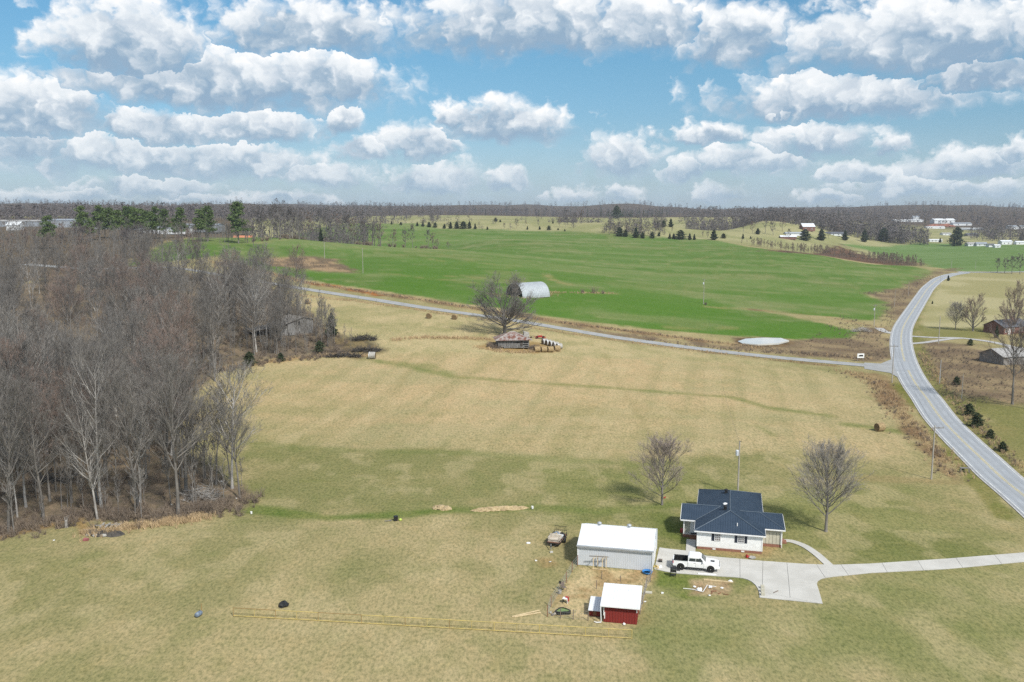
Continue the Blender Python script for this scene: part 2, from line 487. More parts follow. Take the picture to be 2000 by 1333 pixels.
for px, zz in ((-900, (0, 8, 20, 36)), (-400, (0, 8, 20, 36)), (2500, (0, 0, 4, 14)), (3000, (0, 0, 4, 14))):
    CTRL += [('d', px, d, z) for d, z in zip((180, 380, 780, 1500), zz)]


def az_of(px):
    return math.atan2((px - CX) / F, math.cos(PITCH))


_a, _b, _z = [], [], []
for c in CTRL:
    if c[0] == 'd':
        _a.append(az_of(c[1])), _b.append(math.log(c[2])), _z.append(c[3])
    else:
        d = px_dir(c[0], c[1])
        t = (c[2] - CAMH) / d[2]
        _a.append(math.atan2(d[0], d[1])), _b.append(math.log(t * math.hypot(d[0], d[1]))), _z.append(c[2])
RA, RB, RZ = np.array(_a) * 1.6, np.array(_b), np.array(_z, float)


def tps(r2):
    return 0.5 * r2 * np.log(r2 + 1e-9)


_n = len(RA)
_K = tps((RA[:, None] - RA) ** 2 + (RB[:, None] - RB) ** 2) + np.eye(_n) * 2e-4
_P = np.stack([np.ones(_n), RA, RB], 1)
_W = np.linalg.solve(np.block([[_K, _P], [_P.T, np.zeros((3, 3))]]), np.concatenate([RZ, np.zeros(3)]))


def sstep(a, b, x):
    t = np.clip((x - a) / (b - a), 0, 1)
    return t * t * (3 - 2 * t)


def vnoise(x, y, seed=0):
    xi, yi = np.floor(x).astype(np.int64), np.floor(y).astype(np.int64)
    fx, fy = x - xi, y - yi
    fx, fy = fx * fx * (3 - 2 * fx), fy * fy * (3 - 2 * fy)
    def hsh(a, b):
        n = (a * 374761393 + b * 668265263 + seed * 1442695041) & 0xFFFFFFFF
        n = ((n ^ (n >> 13)) * 1274126177) & 0xFFFFFFFF
        return ((n ^ (n >> 16)) & 0xFFFF) / 65535.0
    return (hsh(xi, yi) * (1 - fx) + hsh(xi + 1, yi) * fx) * (1 - fy) + (hsh(xi, yi + 1) * (1 - fx) + hsh(xi + 1, yi + 1) * fx) * fy


def fbm2(x, y, oct=4, seed=0):
    s, a, t = 0, 0.5, 0
    for k in range(oct):
        s = s + a * vnoise(x * 2 ** k + 17.3 * k, y * 2 ** k - 9.1 * k, seed + k)
        t += a
        a *= 0.55
    return s / t


def height(x, y):
    x, y = np.atleast_1d(np.asarray(x, float)), np.atleast_1d(np.asarray(y, float))
    d = np.hypot(x, y) + 1e-6
    a, b = np.clip(np.arctan2(x, y), -0.75, 0.75) * 1.6, np.log(np.clip(d, 60, 9000))
    out = np.empty(len(a))
    for i in range(0, len(a), 40000):
        s = slice(i, i + 40000)
        out[s] = tps((a[s, None] - RA) ** 2 + (b[s, None] - RB) ** 2) @ _W[:_n] + _W[_n] + _W[_n + 1] * a[s] + _W[_n + 2] * b[s]
    k = np.where(d > 1200)[0]
    if len(k):
        out[k] += (fbm2(x[k] / 520, y[k] / 700, 3, 44) - 0.5) * 60 * sstep(1900, 3200, d[k])
    return out * sstep(128, 185, d)


def hz(x, y):
    return float(height(x, y)[0])


_T = np.geomspace(60, 6000, 2600)


def gp(px, py):
    """where the line of sight through a photo pixel meets the ground"""
    d = px_dir(px, py)
    hl = math.hypot(d[0], d[1])
    x, y, z = d[0] / hl * _T, d[1] / hl * _T, CAMH + d[2] / hl * _T
    e = z - height(x, y)
    k = np.argmax(e < 0)
    if k == 0:
        k = len(_T) - 1
    f = e[k - 1] / (e[k - 1] - e[k] + 1e-9)
    t = _T[k - 1] + (_T[k] - _T[k - 1]) * f
    X, Y = d[0] / hl * t, d[1] / hl * t
    return Vector((X, Y, hz(X, Y)))


def gd(px, dist):
    """ground in the direction of photo column px at a given distance"""
    a = az_of(px)
    X, Y = math.sin(a) * dist, math.cos(a) * dist
    return Vector((X, Y, hz(X, Y)))


def mpp(p):
    """metres per photo pixel at a place"""
    return (p.y * math.cos(PITCH) + (CAMH - p.z) * math.sin(PITCH)) / F


# polar sheet: rows and columns get wider with distance, all round the viewpoint, out to the horizon
az_in = np.linspace(R(-36), R(36), 640)
az = np.concatenate([az_in, np.linspace(R(36), R(324), 72)[1:-1]])
rows = [4.0, 25.0, 50.0, 64.0]
d = 72.0
while d < 2600:
    rows.append(d)
    d += min(d * d / 39424 * 1.35, 11.0)
rows += list(np.geomspace(2640, 7000, 60))
rows = np.array(rows)
nA, nR = len(az), len(rows)
GX = (rows[:, None] * np.sin(az)).ravel()
GY = (rows[:, None] * np.cos(az)).ravel()
GZ = height(GX, GY)
# small relief of the ground itself (tussocks, ditches), growing less near the yard
far = sstep(120, 260, np.hypot(GX, GY))
GD = np.hypot(GX, GY)
NB = fbm2(GX / 38, GY / 38, 4, 3)           # patches
NM = fbm2(GX / 9, GY / 9, 4, 8)             # mottling
NF = fbm2(GX / 2.2, GY / 2.2, 3, 15)        # fine
NS = fbm2(GX / 70 + GY / 500, GY / 6.5, 4, 21)   # drilled/mown streaks across the view
NV = fbm2(GX / 3.2 - GY / 14, GY / 60, 3, 31)    # tracks running away


def wpoly(pts):
    out = []
    for p in pts:
        q = gd(p[1], p[2]) if p[0] == 'd' else gp(*p)
        out.append((q.x, q.y))
    return np.array(out)


def seg_dist(x, y, P, closed):
    n = len(P)
    best = np.full(len(x), 1e9)
    for i in range(n if closed else n - 1):
        a, b = P[i], P[(i + 1) % n]
        ab = b - a
        t = np.clip(((x - a[0]) * ab[0] + (y - a[1]) * ab[1]) / (ab @ ab + 1e-9), 0, 1)
        best = np.minimum(best, (x - a[0] - t * ab[0]) ** 2 + (y - a[1] - t * ab[1]) ** 2)
    return np.sqrt(best)


def inside(x, y, P):
    r = np.zeros(len(x), bool)
    n = len(P)
    for i in range(n):
        a, b = P[i], P[(i + 1) % n]
        c = (a[1] > y) != (b[1] > y)
        with np.errstate(divide='ignore', invalid='ignore'):
            r ^= c & (x < (b[0] - a[0]) * (y - a[1]) / (b[1] - a[1]) + a[0])
    return r


def area_w(pts, feather=1.5, rag=1.5, grow=0.0):
    """weight 0..1 of a patch of ground; feather and raggedness in metres per 100 m of distance"""
    P = wpoly(pts)
    m = 30 + 0.05 * P[:, 1].max()
    sel = np.where((GX > P[:, 0].min() - m) & (GX < P[:, 0].max() + m) & (GY > P[:, 1].min() - m) & (GY < P[:, 1].max() + m))[0]
    wt = np.zeros(len(GX))
    x, y = GX[sel], GY[sel]
    s = seg_dist(x, y, P, True) * np.where(inside(x, y, P), 1, -1)
    k = GD[sel] / 100
    s = s + ((NM[sel] - 0.5) * 3 + (NF[sel] - 0.5) * 1.5) * rag * k + grow
    wt[sel] = sstep(-feather, feather, s / k)
    return wt


def line_w(pts, half, feather=0.6, rag=0.6):
    """ribbon along a line; half width in metres"""
    P = wpoly(pts)
    m = 20 + half + 0.03 * P[:, 1].max()
    sel = np.where((GX > P[:, 0].min() - m) & (GX < P[:, 0].max() + m) & (GY > P[:, 1].min() - m) & (GY < P[:, 1].max() + m))[0]
    wt = np.zeros(len(GX))
    k = GD[sel] / 100
    s = half - seg_dist(GX[sel], GY[sel], P, False) + ((NM[sel] - 0.5) * 2 + (NF[sel] - 0.5)) * rag * k
    wt[sel] = sstep(-feather, feather, s / k)
    return wt


COV = np.empty((len(GX), 3))


def paint(wt, c):
    global COV
    COV += (np.asarray(c) - COV) * wt[:, None]


def blend(t, a, b):
    return np.asarray(a)[None] * (1 - t[:, None]) + np.asarray(b)[None] * t[:, None]


TAN, TAN2, OLIVE = ALB(203, 183, 143), ALB(188, 172, 129), ALB(168, 159, 115)
GRASS, GRASS_D = ALB(130, 134, 80), ALB(112, 124, 66)
WHEAT, WHEAT2, WHEAT_P = ALB(122, 147, 82), ALB(100, 132, 62), ALB(150, 158, 108)
LITTER, LITTER2 = ALB(124, 112, 99), ALB(148, 131, 110)
BROWN, BROWN2 = ALB(166, 146, 116), ALB(136, 118, 98)
FARTAN = ALB(184, 178, 134)
mot = sstep(0.36, 0.64, 0.5 * NB + 0.5 * NM)
COV[:] = blend(mot, TAN2, OLIVE)
# far country: dry pasture and woodland floor
paint(sstep(850, 1000, GD), blend(sstep(0.4, 0.6, NB), FARTAN, ALB(166, 165, 118)))
paint(sstep(1750, 1950, GD), np.asarray(ALB(110, 98, 88)))
# hay field up the slope
hayf = area_w([(300, 870), (430, 715), (560, 700), (760, 690), (1000, 690), (1300, 690), (1640, 730), (1700, 760), (1740, 830), (1800, 900), (1500, 880), (1250, 900), (900, 878), (480, 862)], 1.2, 0.8)
hc = blend(sstep(0.40, 0.70, 0.6 * NB + 0.4 * NS), ALB(206, 182, 140), ALB(180, 167, 122))
right = sstep(40, 115, GX)[:, None]
paint(hayf, hc * (1 - right * 0.55) + np.asarray(ALB(176, 170, 126)) * right * 0.55)
upper = area_w([(560, 600), (570, 570), (700, 588), (860, 612), (1000, 636), (1200, 668), (1600, 716), (1300, 700), (1000, 694), (760, 690), (660, 650)], 1.0, 0.8)
paint(upper, blend(sstep(0.38, 0.62, 0.5 * NB + 0.5 * NM), ALB(205, 187, 144), ALB(180, 170, 124)))
# mown lawn band and yard
lawn = area_w([(455, 930), (480, 862), (900, 878), (1250, 902), (1500, 878), (1800, 905), (1900, 930), (2000, 1010), (2100, 1240), (1560, 1260), (1250, 1230), (1050, 1130), (900, 1030), (480, 1010)], 3.0, 3.0)
paint(lawn * 0.52, blend(sstep(0.36, 0.62, 0.4 * NB + 0.3 * NM + 0.3 * NS), ALB(162, 154, 106), GRASS))
lawn2 = area_w([(1040, 900), (1250, 915), (1340, 930), (1500, 960), (1760, 960), (1960, 1080), (1980, 1130), (1640, 1120), (1560, 1060), (1100, 1030)], 3.5, 3.0)
paint(lawn2 * 0.72, blend(sstep(0.34, 0.66, NM * 0.6 + NS * 0.4), GRASS_D, ALB(158, 155, 104)))
low = area_w([(-80, 1100), (500, 1040), (900, 1060), (1050, 1150), (1060, 1240), (1300, 1300), (1300, 1340), (-80, 1340)], 4.0, 3.0)
paint(low * 0.75, blend(sstep(0.38, 0.62, 0.55 * NB + 0.45 * NM), ALB(186, 171, 127), ALB(160, 153, 107)))
rlow = area_w([(1270, 1120), (1480, 1190), (1640, 1140), (2060, 1100), (2060, 1340), (1300, 1340), (1240, 1240)], 3.0, 3.0)
paint(rlow * 0.7, blend(sstep(0.36, 0.6, 0.5 * NB + 0.5 * NM), ALB(176, 167, 122), ALB(148, 149, 98)))
mott2 = fbm2(GX / 5.0, GY / 7.0, 3, 71)
near_f = sstep(420, 250, GD)
paint(near_f * (1 - 0.7 * hayf) * sstep(0.56, 0.72, mott2) * 0.30, np.asarray(ALB(132, 138, 84)))
paint(near_f * sstep(0.44, 0.28, mott2) * 0.35, np.asarray(ALB(208, 190, 148)))
paint(hayf * sstep(0.52, 0.68, NV) * 0.34, np.asarray(ALB(170, 162, 118)))
paint(hayf * sstep(0.50, 0.66, fbm2(GX / 26, GY / 12, 4, 91)) * 0.40, np.asarray(ALB(176, 169, 126)))
paint(hayf * sstep(0.46, 0.34, NV) * 0.22, np.asarray(ALB(216, 196, 154)))
# greener drains and ditches in the turf
for pts, hw, k in (([(460, 990), (640, 1012), (800, 1004), (870, 996)], 1.6, 0.85), ([(860, 1000), (1050, 990), (1180, 1000), (1320, 985)], 1.4, 0.55),
                   ([(735, 706), (800, 716), (880, 736), (1000, 745), (1200, 758), (1430, 776), (1500, 796), (1620, 812)], 1.3, 0.65),
                   ([(700, 700), (850, 716), (880, 732)], 1.0, 0.5), ([(1660, 830), (1720, 838), (1780, 846)], 2.0, 0.6), ([(590, 940), (700, 934), (820, 938)], 0.4, 0.4),
                   ([(1455, 830), (1480, 832), (1510, 850)], 0.5, 0.5), ([(480, 868), (900, 885), (1240, 908)], 1.6, 0.30)):
    paint(line_w(pts, hw, 0.7, 0.6) * k, blend(sstep(0.3, 0.7, NF), ALB(104, 126, 60), ALB(132, 140, 80)))
for pts in ([(980, 700), (860, 760), (760, 860)], [(800, 720), (720, 840)], [(1180, 690), (1240, 800), (1290, 880)]):
    paint(line_w(pts, 0.7, 0.5, 0.3) * 0.22, np.asarray(ALB(150, 140, 92)))
stripes = 0.5 + 0.5 * np.sin((GX * 0.35 + GY) * 2.1 + NM * 5)
paint((lawn2 + hayf * 0.5 + rlow * 0.5).clip(0, 1) * stripes * 0.10, np.asarray(ALB(178, 168, 112)))
paint(area_w([(1280, 990), (1330, 1010), (1350, 1060), (1290, 1068)], 3, 2) * 0.8, np.asarray(ALB(106, 122, 58)))
paint(area_w([(1285, 1120), (1340, 1120), (1370, 1140), (1340, 1165), (1285, 1150)], 2, 2) * 0.8, np.asarray(ALB(112, 130, 56)))
paint(area_w([(1440, 1120), (1480, 1130), (1482, 1165), (1440, 1160)], 2, 2) * 0.7, np.asarray(ALB(108, 128, 54)))
# pale worn tracks (old drive across the yard on the right)
paint(line_w([(1860, 930), (1900, 985), (1960, 1030)], 1.6, 1.5, 1.5) * 0.35, np.asarray(ALB(168, 158, 112)))
# wheat
wh = area_w([('d', 250, 470), ('d', 330, 640), ('d', 480, 900), ('d', 700, 1150), ('d', 760, 1240), (860, 447.6), (1000, 449.8), (1100, 451.6), (1180, 456.8), (1300, 464), (1400, 470), (1452, 481), (1600, 499), (1780, 520.5), (1826, 532),
             (1790, 556), (1740, 570), (1690, 575), (1735, 592), (1738, 606), (1700, 626), (1600, 617), (1480, 606), (1600, 630), (1675, 648), (1660, 660), (1560, 663), (1440, 656), (1250, 640), (1060, 616), (900, 592), (700, 562), (580, 543), (520, 528), (420, 500)], 0.5, 0.35)
wc = blend(sstep(0.3, 0.7, 0.5 * NB + 0.5 * NS), WHEAT, WHEAT2)
paint(wh, wc)
NL = fbm2(GX / 240 + GY / 1000, GY / 22 + GX / 160, 4, 61)      # bands along the slope
paint(wh * sstep(0.52, 0.66, NL) * 0.45, np.asarray(WHEAT_P))
paint(wh * sstep(0.46, 0.34, NL) * 0.40, np.asarray(ALB(94, 126, 58)))
tram = np.abs(((GY + 0.22 * GX + 30 * NB) / 27.0) % 1.0 - 0.5)
paint(wh * sstep(0.07, 0.02, tram) * 0.35, np.asarray(ALB(172, 168, 124)))
paint(wh * sstep(0.60, 0.74, NS) * 0.55, np.asarray(WHEAT_P))
paint(wh * sstep(0.62, 0.72, NV) * 0.18, np.asarray(ALB(150, 150, 96)))
paint(wh * sstep(0.56, 0.70, NB) * 0.30, np.asarray(ALB(156, 156, 108)))
paint(wh * sstep(640, 400, GD) * 0.85 * sstep(0.72, 0.42, NB), np.asarray(ALB(96, 134, 54)))
for pts, hw, k in (([(1060, 535), (1090, 552), (1110, 556)], 2.2, 0.7), ([(880, 540), (960, 545), (1060, 556)], 2.0, 0.45), ([(700, 530), (850, 545), (920, 552)], 1.5, 0.4),
                   ([(1380, 600), (1500, 606), (1610, 613)], 1.6, 0.55), ([(1060, 570), (1130, 572), (1200, 573)], 1.5, 0.5), ([(1310, 640), (1380, 645), (1430, 640)], 2.0, 0.4),
                   ([(600, 470), (740, 492), (900, 515)], 1.8, 0.3), ([(820, 490), (1000, 525)], 1.8, 0.25), ([(1500, 475), (1400, 500), (1300, 515)], 2.0, 0.25)):
    paint(line_w(pts, hw, 0.6, 0.8) * k * sstep(0.3, 0.6, NM), np.asarray(ALB(176, 160, 112)))
wh2 = area_w([(1640, 476.5), (1800, 474.5), (2150, 478), (2150, 528), (1960, 531), (1850, 529), (1800, 515), (1720, 500), (1690, 488)], 0.6, 0.4)
paint(wh2, blend(sstep(0.3, 0.7, NS), ALB(132, 156, 100), ALB(118, 146, 84)))
paint(line_w([(500, 475), (560, 468), (640, 472), (720, 480), (880, 489)], 2.2, 0.6, 0.4) * 0.5, np.asarray(ALB(190, 174, 130)))
# rough ground, banks, verges
rough = blend(sstep(0.35, 0.65, NM), BROWN, BROWN2)
pale = blend(sstep(0.35, 0.65, NM), ALB(178, 154, 116), ALB(146, 120, 92))
VERGE_UP = [(420, 512), (520, 533), (580, 548), (700, 568), (900, 599), (1060, 625), (1250, 650), (1420, 672), (1600, 694), (1700, 702)]
paint(line_w(VERGE_UP, 3.2, 0.6, 0.6), pale)
paint(line_w([(600, 553), (660, 560), (720, 571), (740, 577)], 2.4, 0.5, 0.7), blend(sstep(0.4, 0.6, NF), ALB(190, 118, 66), ALB(140, 92, 62)))
paint(line_w([(560, 572), (700, 588), (860, 612), (1040, 640), (1200, 664), (1450, 696), (1640, 716)], 0.9, 0.5, 0.5) * 0.8, pale)
paint(area_w([(1060, 628), (1240, 654), (1420, 676), (1440, 660), (1540, 664), (1665, 662), (1690, 640), (1735, 640), (1745, 690), (1735, 708), (1640, 702), (1440, 684), (1200, 655)], 0.8, 0.9), rough)
paint(area_w([(1690, 574), (1740, 566), (1800, 545), (1838, 528), (1870, 524), (1850, 540), (1800, 570), (1770, 620), (1752, 648), (1735, 610), (1740, 592)], 0.8, 0.8), rough)
paint(line_w([(1470, 605), (1610, 618), (1720, 640)], 1.3, 0.4, 0.4), pale)
paint(area_w([(505, 503), (600, 501), (655, 506), (695, 533), (630, 530), (520, 518)], 0.7, 0.8), blend(sstep(0.4, 0.6, NM), ALB(184, 156, 124), BROWN2))
paint(area_w([(1640, 726), (1738, 735), (1752, 760), (1800, 830), (1880, 935), (1860, 940), (1770, 850), (1720, 780), (1690, 745)], 0.9, 0.9), pale)
paint(area_w([(1782, 668), (1900, 674), (1960, 690), (2060, 700), (2060, 790), (1905, 800), (1870, 770), (1812, 710)], 1.5, 1.5), rough)
paint(area_w([(1870, 775), (2060, 800), (2060, 1000), (1990, 950), (1890, 850)], 2.0, 2.0) * 0.8, blend(sstep(0.4, 0.6, NB), ALB(168, 152, 104), ALB(134, 134, 80)))
paint(area_w([(1560, 935), (1700, 930), (1890, 938), (1880, 945), (1700, 940)], 0.6, 0.6) * 0.7, np.asarray(ALB(170, 152, 110)))
paint(area_w([(1838, 537), (1900, 531), (2150, 535), (2150, 640), (1960, 640), (1790, 650), (1800, 600)], 0.8, 0.8), blend(sstep(0.4, 0.6, NB), ALB(196, 186, 144), ALB(178, 170, 124)))
paint(area_w([(1785, 640), (1960, 640), (1950, 660), (1790, 664)], 0.8, 0.8) * 0.8, np.asarray(ALB(140, 138, 84)))
paint(area_w([(1480, 490), (1640, 478), (1700, 500), (1800, 515), (1780, 519), (1600, 499)], 1.0, 1.0), blend(sstep(0.4, 0.6, NM), ALB(128, 98, 80), ALB(110, 90, 78)))
# verge grass beside the main road
paint(line_w([(2040, 1010), (1960, 905), (1880, 815), (1815, 735), (1785, 660), (1790, 610), (1820, 565)], 2.0, 0.4, 0.4) * 0.8, blend(sstep(0.4, 0.6, NF), ALB(150, 142, 92), ALB(128, 130, 76)))
paint(line_w([(1960, 1010), (1880, 905), (1800, 800), (1755, 750)], 1.6, 0.5, 0.5) * 0.8, blend(sstep(0.4, 0.6, NF), ALB(122, 128, 62), ALB(140, 136, 80)))
paint(line_w([(1441, 667), (1456, 661), (1490, 660), (1525, 662), (1542, 669), (1520, 676), (1480, 677), (1450, 674), (1441, 667)], 1.6, 0.5, 0.5), blend(sstep(0.4, 0.6, NF), ALB(140, 116, 88), ALB(112, 94, 74)))
# wood floor
WOOD = [(-350, 1110), (0, 1056), (150, 1016), (300, 1018), (400, 1004), (468, 990), (484, 958), (450, 932), (380, 895), (340, 850), (380, 780), (430, 716), (520, 702), (640, 690), (700, 690), (660, 650), (600, 610), (560, 590), (540, 566), (450, 545), (330, 527), (200, 515), ('d', 0, 420), ('d', -350, 420)]
wd = area_w(WOOD, 0.8, 1.0)
paint(wd, blend(sstep(0.38, 0.62, 0.5 * NM + 0.5 * NF), LITTER, LITTER2))
paint(line_w([(-50, 1064), (0, 1050), (150, 1014), (170, 1040)], 0.8, 0.6, 0.6) * 0.8, np.asarray(ALB(172, 140, 96)))
paint(line_w([(430, 722), (470, 712), (560, 703), (640, 693), (720, 696)], 1.1, 0.5, 0.6) * 0.9, np.asarray(ALB(184, 150, 102)))
paint(line_w([(770, 664), (830, 660), (960, 664)], 1.3, 0.5, 0.6) * 0.8, np.asarray(ALB(172, 146, 104)))
paint(area_w([(930, 676), (960, 684), (1040, 690), (1090, 688), (1095, 676), (1040, 668), (960, 668)], 0.5, 0.5) * 0.9, np.asarray(ALB(176, 146, 98)))
paint(line_w([(1055, 580), (1090, 572), (960, 575)], 1.5, 0.5, 0.7) * 0.7, np.asarray(ALB(150, 118, 84)))
paint(area_w([(640, 660), (700, 658), (742, 672), (744, 690), (700, 702), (640, 694)], 0.6, 0.9) * 0.85, blend(sstep(0.4, 0.6, NF), ALB(92, 82, 74), ALB(140, 122, 90)))
# country beyond the wood on the left
paint(area_w([('d', -350, 430), ('d', 0, 430), ('d', 250, 480), ('d', 330, 660), ('d', 480, 960), ('d', 480, 1500), ('d', -350, 1500)], 0.6, 0.6), np.asarray(ALB(122, 108, 92)))
# pen: trodden straw, dirt patch
paint(area_w([(1128, 1106), (1272, 1118), (1266, 1150), (1256, 1180), (1235, 1222), (1150, 1212), (1085, 1200), (1092, 1170), (1108, 1130)], 0.7, 1.0), blend(sstep(0.42, 0.6, 0.5 * NF + 0.5 * NM), ALB(214, 192, 148), ALB(188, 160, 118)))
paint(area_w([(1352, 1133), (1432, 1134), (1432, 1164), (1350, 1160)], 0.6, 0.8) * 0.9, blend(sstep(0.4, 0.6, NF), ALB(180, 152, 120), ALB(204, 178, 142)))
paint(area_w([(1487, 1066), (1515, 1066), (1505, 1088), (1440, 1086), (1360, 1078)], 0.6, 0.8) * 0.6, np.asarray(ALB(180, 152, 110)))
paint(area_w([(1052, 1090), (1080, 1086), (1090, 1104), (1060, 1106)], 1.0, 1.0) * 0.5, np.asarray(ALB(186, 150, 108)))
paint(area_w([(1085, 1040), (1128, 1050), (1128, 1105), (1100, 1105)], 1.5, 1.5) * 0.4, np.asarray(ALB(126, 108, 70)))  # garage's shadow painted into the ground colour along its left side

idx = np.arange(nR * nA).reshape(nR, nA)
q = np.stack([idx[:-1], np.roll(idx, -1, 1)[:-1], np.roll(idx, -1, 1)[1:], idx[1:]], -1).reshape(-1, 4)
relief = (NM - 0.5) * 0.10 * far + (NF - 0.5) * 0.05 + wd * (NF - 0.5) * 0.3
gme = rawmesh('ground', np.stack([GX, GY, GZ + relief - 0.03], 1), q[:, ::-1])
gme.polygons.foreach_set('use_smooth', np.ones(len(q), bool))
at = gme.attributes.new('cover', 'FLOAT_COLOR', 'POINT')
at.data.foreach_set('color', np.concatenate([COV, np.ones((len(COV), 1))], 1).astype(np.float32).ravel())
gm = bpy.data.materials.new('ground_cover')
gm.use_nodes = True
t = NT(gm.node_tree)
cov = t.node('ShaderNodeAttribute', attribute_name='cover').outputs['Color']
co = t.node('ShaderNodeTexCoord').outputs['Object']
cs_ = t.node('ShaderNodeMapping', {'Vector': co, 'Scale': (1.0, 0.5, 1.0)}).outputs[0]      # tussocks lean with the slope away from the lane
n1 = t.noise(cs_, 2.6, 4, 0.78)
n2 = t.noise(cs_, 0.42, 3, 0.6)
c = t.mix(t.m('MULTIPLY', t.step(n1, 0.46, 0.66), 0.85), cov, t.mix(1.0, cov, (0.56, 0.62, 0.56), 'MULTIPLY'))
c = t.mix(t.m('MULTIPLY', t.step(n1, 0.50, 0.32), 0.75), c, t.mix(1.0, c, (1.34, 1.28, 1.24), 'MULTIPLY'))
c = t.mix(t.m('MULTIPLY', t.step(n2, 0.44, 0.70), 0.40), c, t.mix(1.0, c, (0.82, 0.90, 0.80), 'MULTIPLY'))
c = t.mix(t.m('MULTIPLY', t.step(n2, 0.48, 0.28), 0.40), c, t.mix(1.0, c, (1.14, 1.06, 1.02), 'MULTIPLY'))
bs = t.node('ShaderNodeBsdfDiffuse', {'Color': c, 'Roughness': 0.0})
t.node('ShaderNodeOutputMaterial', {'Surface': bs.outputs[0]})
gme.materials.append(gm)
struct(link('ground', gme))


# ------------------------------------------------------------------ roads
def smooth_line(pts, step=3.0):
    """Catmull-Rom through world points, resampled"""
    P = [Vector((p[0], p[1])) for p in pts]
    P = [P[0] * 2 - P[1]] + P + [P[-1] * 2 - P[-2]]
    out = []
    for i in range(1, len(P) - 2):
        n = max(2, int((P[i + 1] - P[i]).length / step))
        for k in range(n):
            t_ = k / n
            a, b, c_, d_ = P[i - 1], P[i], P[i + 1], P[i + 2]
            out.append(0.5 * ((2 * b) + (c_ - a) * t_ + (2 * a - 5 * b + 4 * c_ - d_) * t_ ** 2 + (3 * b - a - 3 * c_ + d_) * t_ ** 3))
    out.append(P[-2])
    return out


def ribbon(line, o0, o1, lift, name, m, parent=None, w1=None):
    """strip along a centre line between two side offsets, draped on the ground"""
    L, V = len(line), []
    for i, p in enumerate(line):
        tg = (line[min(i + 1, L - 1)] - line[max(i - 1, 0)]).normalized()
        nr = Vector((tg.y, -tg.x))
        for k in range(4):
            o = o0 + (o1 - o0) * k / 3
            V.append(p + nr * o)
    V = np.array(V)
    z = height(V[:, 0], V[:, 1]) + lift
    fs = [(i * 4 + k, i * 4 + k + 1, i * 4 + 5 + k, i * 4 + 4 + k) for i in range(L - 1) for k in range(3)]
    me = rawmesh(name, np.concatenate([V, z[:, None]], 1), np.array(fs))
    me.polygons.foreach_set('use_smooth', np.ones(len(fs), bool))
    me.materials.append(m)
    return link(name, me, parent)


MAIN = [(2130, 1085), (2045, 1008), (1992, 963), (1956, 934), (1915, 895), (1874, 856), (1837, 817), (1810, 779), (1795, 760), (1782, 740), (1772, 720), (1765, 700), (1761, 680), (1760, 660), (1764, 640), (1775, 620), (1788, 600), (1801, 580), (1816, 560), (1842, 542)]
mw = wpoly(MAIN)
e0, e1 = gp(1880, 534), gp(1960, 532)
mw = np.vstack([mw, [[e0.x, e0.y]], [[e1.x, e1.y]], [[e1.x + 260, e1.y + 10]]])
main_line = smooth_line(mw)
road = struct(ribbon(main_line, -3.35, 3.35, 0.09, 'main_road', M['asphalt']))
struct(ribbon(main_line, -3.7, 3.7, 0.05, 'road_shoulder', M['gravel']))
for o in (-2.45, -1.15, 0.75, 2.05):
    ribbon(main_line, o, o + 0.5, 0.097, 'wheel_track', M['track'], road)
j = gp(1768, 714)
near = [i for i, p in enumerate(main_line) if (p - Vector((j.x, j.y))).length < 11]
for o in (-3.12, 3.02):
    if o < 0:
        parts = [main_line[:near[0]], main_line[near[-1]:]]
    else:
        parts = [main_line]
    for p in parts:
        ribbon(p, o, o + 0.15, 0.105, 'edge_line', M['line_white'], road)
cut = [i for i, p in enumerate(main_line) if (p - Vector((j.x, j.y))).length < 9]
for p in (main_line[:cut[0]], main_line[cut[-1]:]):
    for o in (-0.22, 0.08):
        ribbon(p, o, o + 0.14, 0.105, 'centre_line', M['line_yellow'], road)
sw = wpoly([(1762, 718), (1690, 714), (1620, 708), (1500, 697), (1400, 686), (1240, 665), (1050, 634), (860, 606), (700, 581), (560, 559), (450, 541), (330, 523)])
s1, s2 = gd(200, 470), gd(60, 520)
sw = np.vstack([sw, [[s1.x, s1.y]], [[s2.x, s2.y]]])
side_line = smooth_line(sw)
struct(ribbon(side_line, -2.7, 2.7, 0.07, 'side_road', M['lane']))
fl = MB()
def zat(px, py, lift=0.075):
    p_ = gp(px, py)
    return (p_.x, p_.y, p_.z + lift)
fl.face([zat(1688, 709), zat(1720, 711), zat(1740, 703), zat(1752, 690), zat(1764, 712), zat(1772, 738), zat(1758, 740), zat(1738, 729), zat(1688, 721)])
struct(fl.build('road_mouth', M['lane']))
# gravel drives on the right of the main road
for pts, hwid in (([(1776, 657), (1830, 660), (1880, 661), (1950, 671), (2010, 690)], 1.5), ([(1776, 672), (1810, 669), (1850, 663), (1880, 661)], 1.3), ([(1745, 652), (1728, 648), (1716, 641)], 1.6)):
    struct(ribbon(smooth_line(wpoly(pts), 2.0), -hwid, hwid, 0.05, 'gravel_drive', M['gravel']))

# ------------------------------------------------------------------ trees and brush
def nrm(a):
    return a / (np.linalg.norm(a, axis=-1, keepdims=True) + 1e-9)


def grow(rng, P, D, L, segs, up, jit):
    """polylines [n, segs+1, 3] from start points, directions and lengths"""
    n = len(P)
    out = np.empty((n, segs + 1, 3))
    out[:, 0] = P
    d = nrm(D)
    for k in range(segs):
        d = nrm(d + np.array([0, 0, up]) + rng.normal(0, jit, (n, 3)))
        out[:, k + 1] = out[:, k] + d * (L / segs)[:, None]
    return out


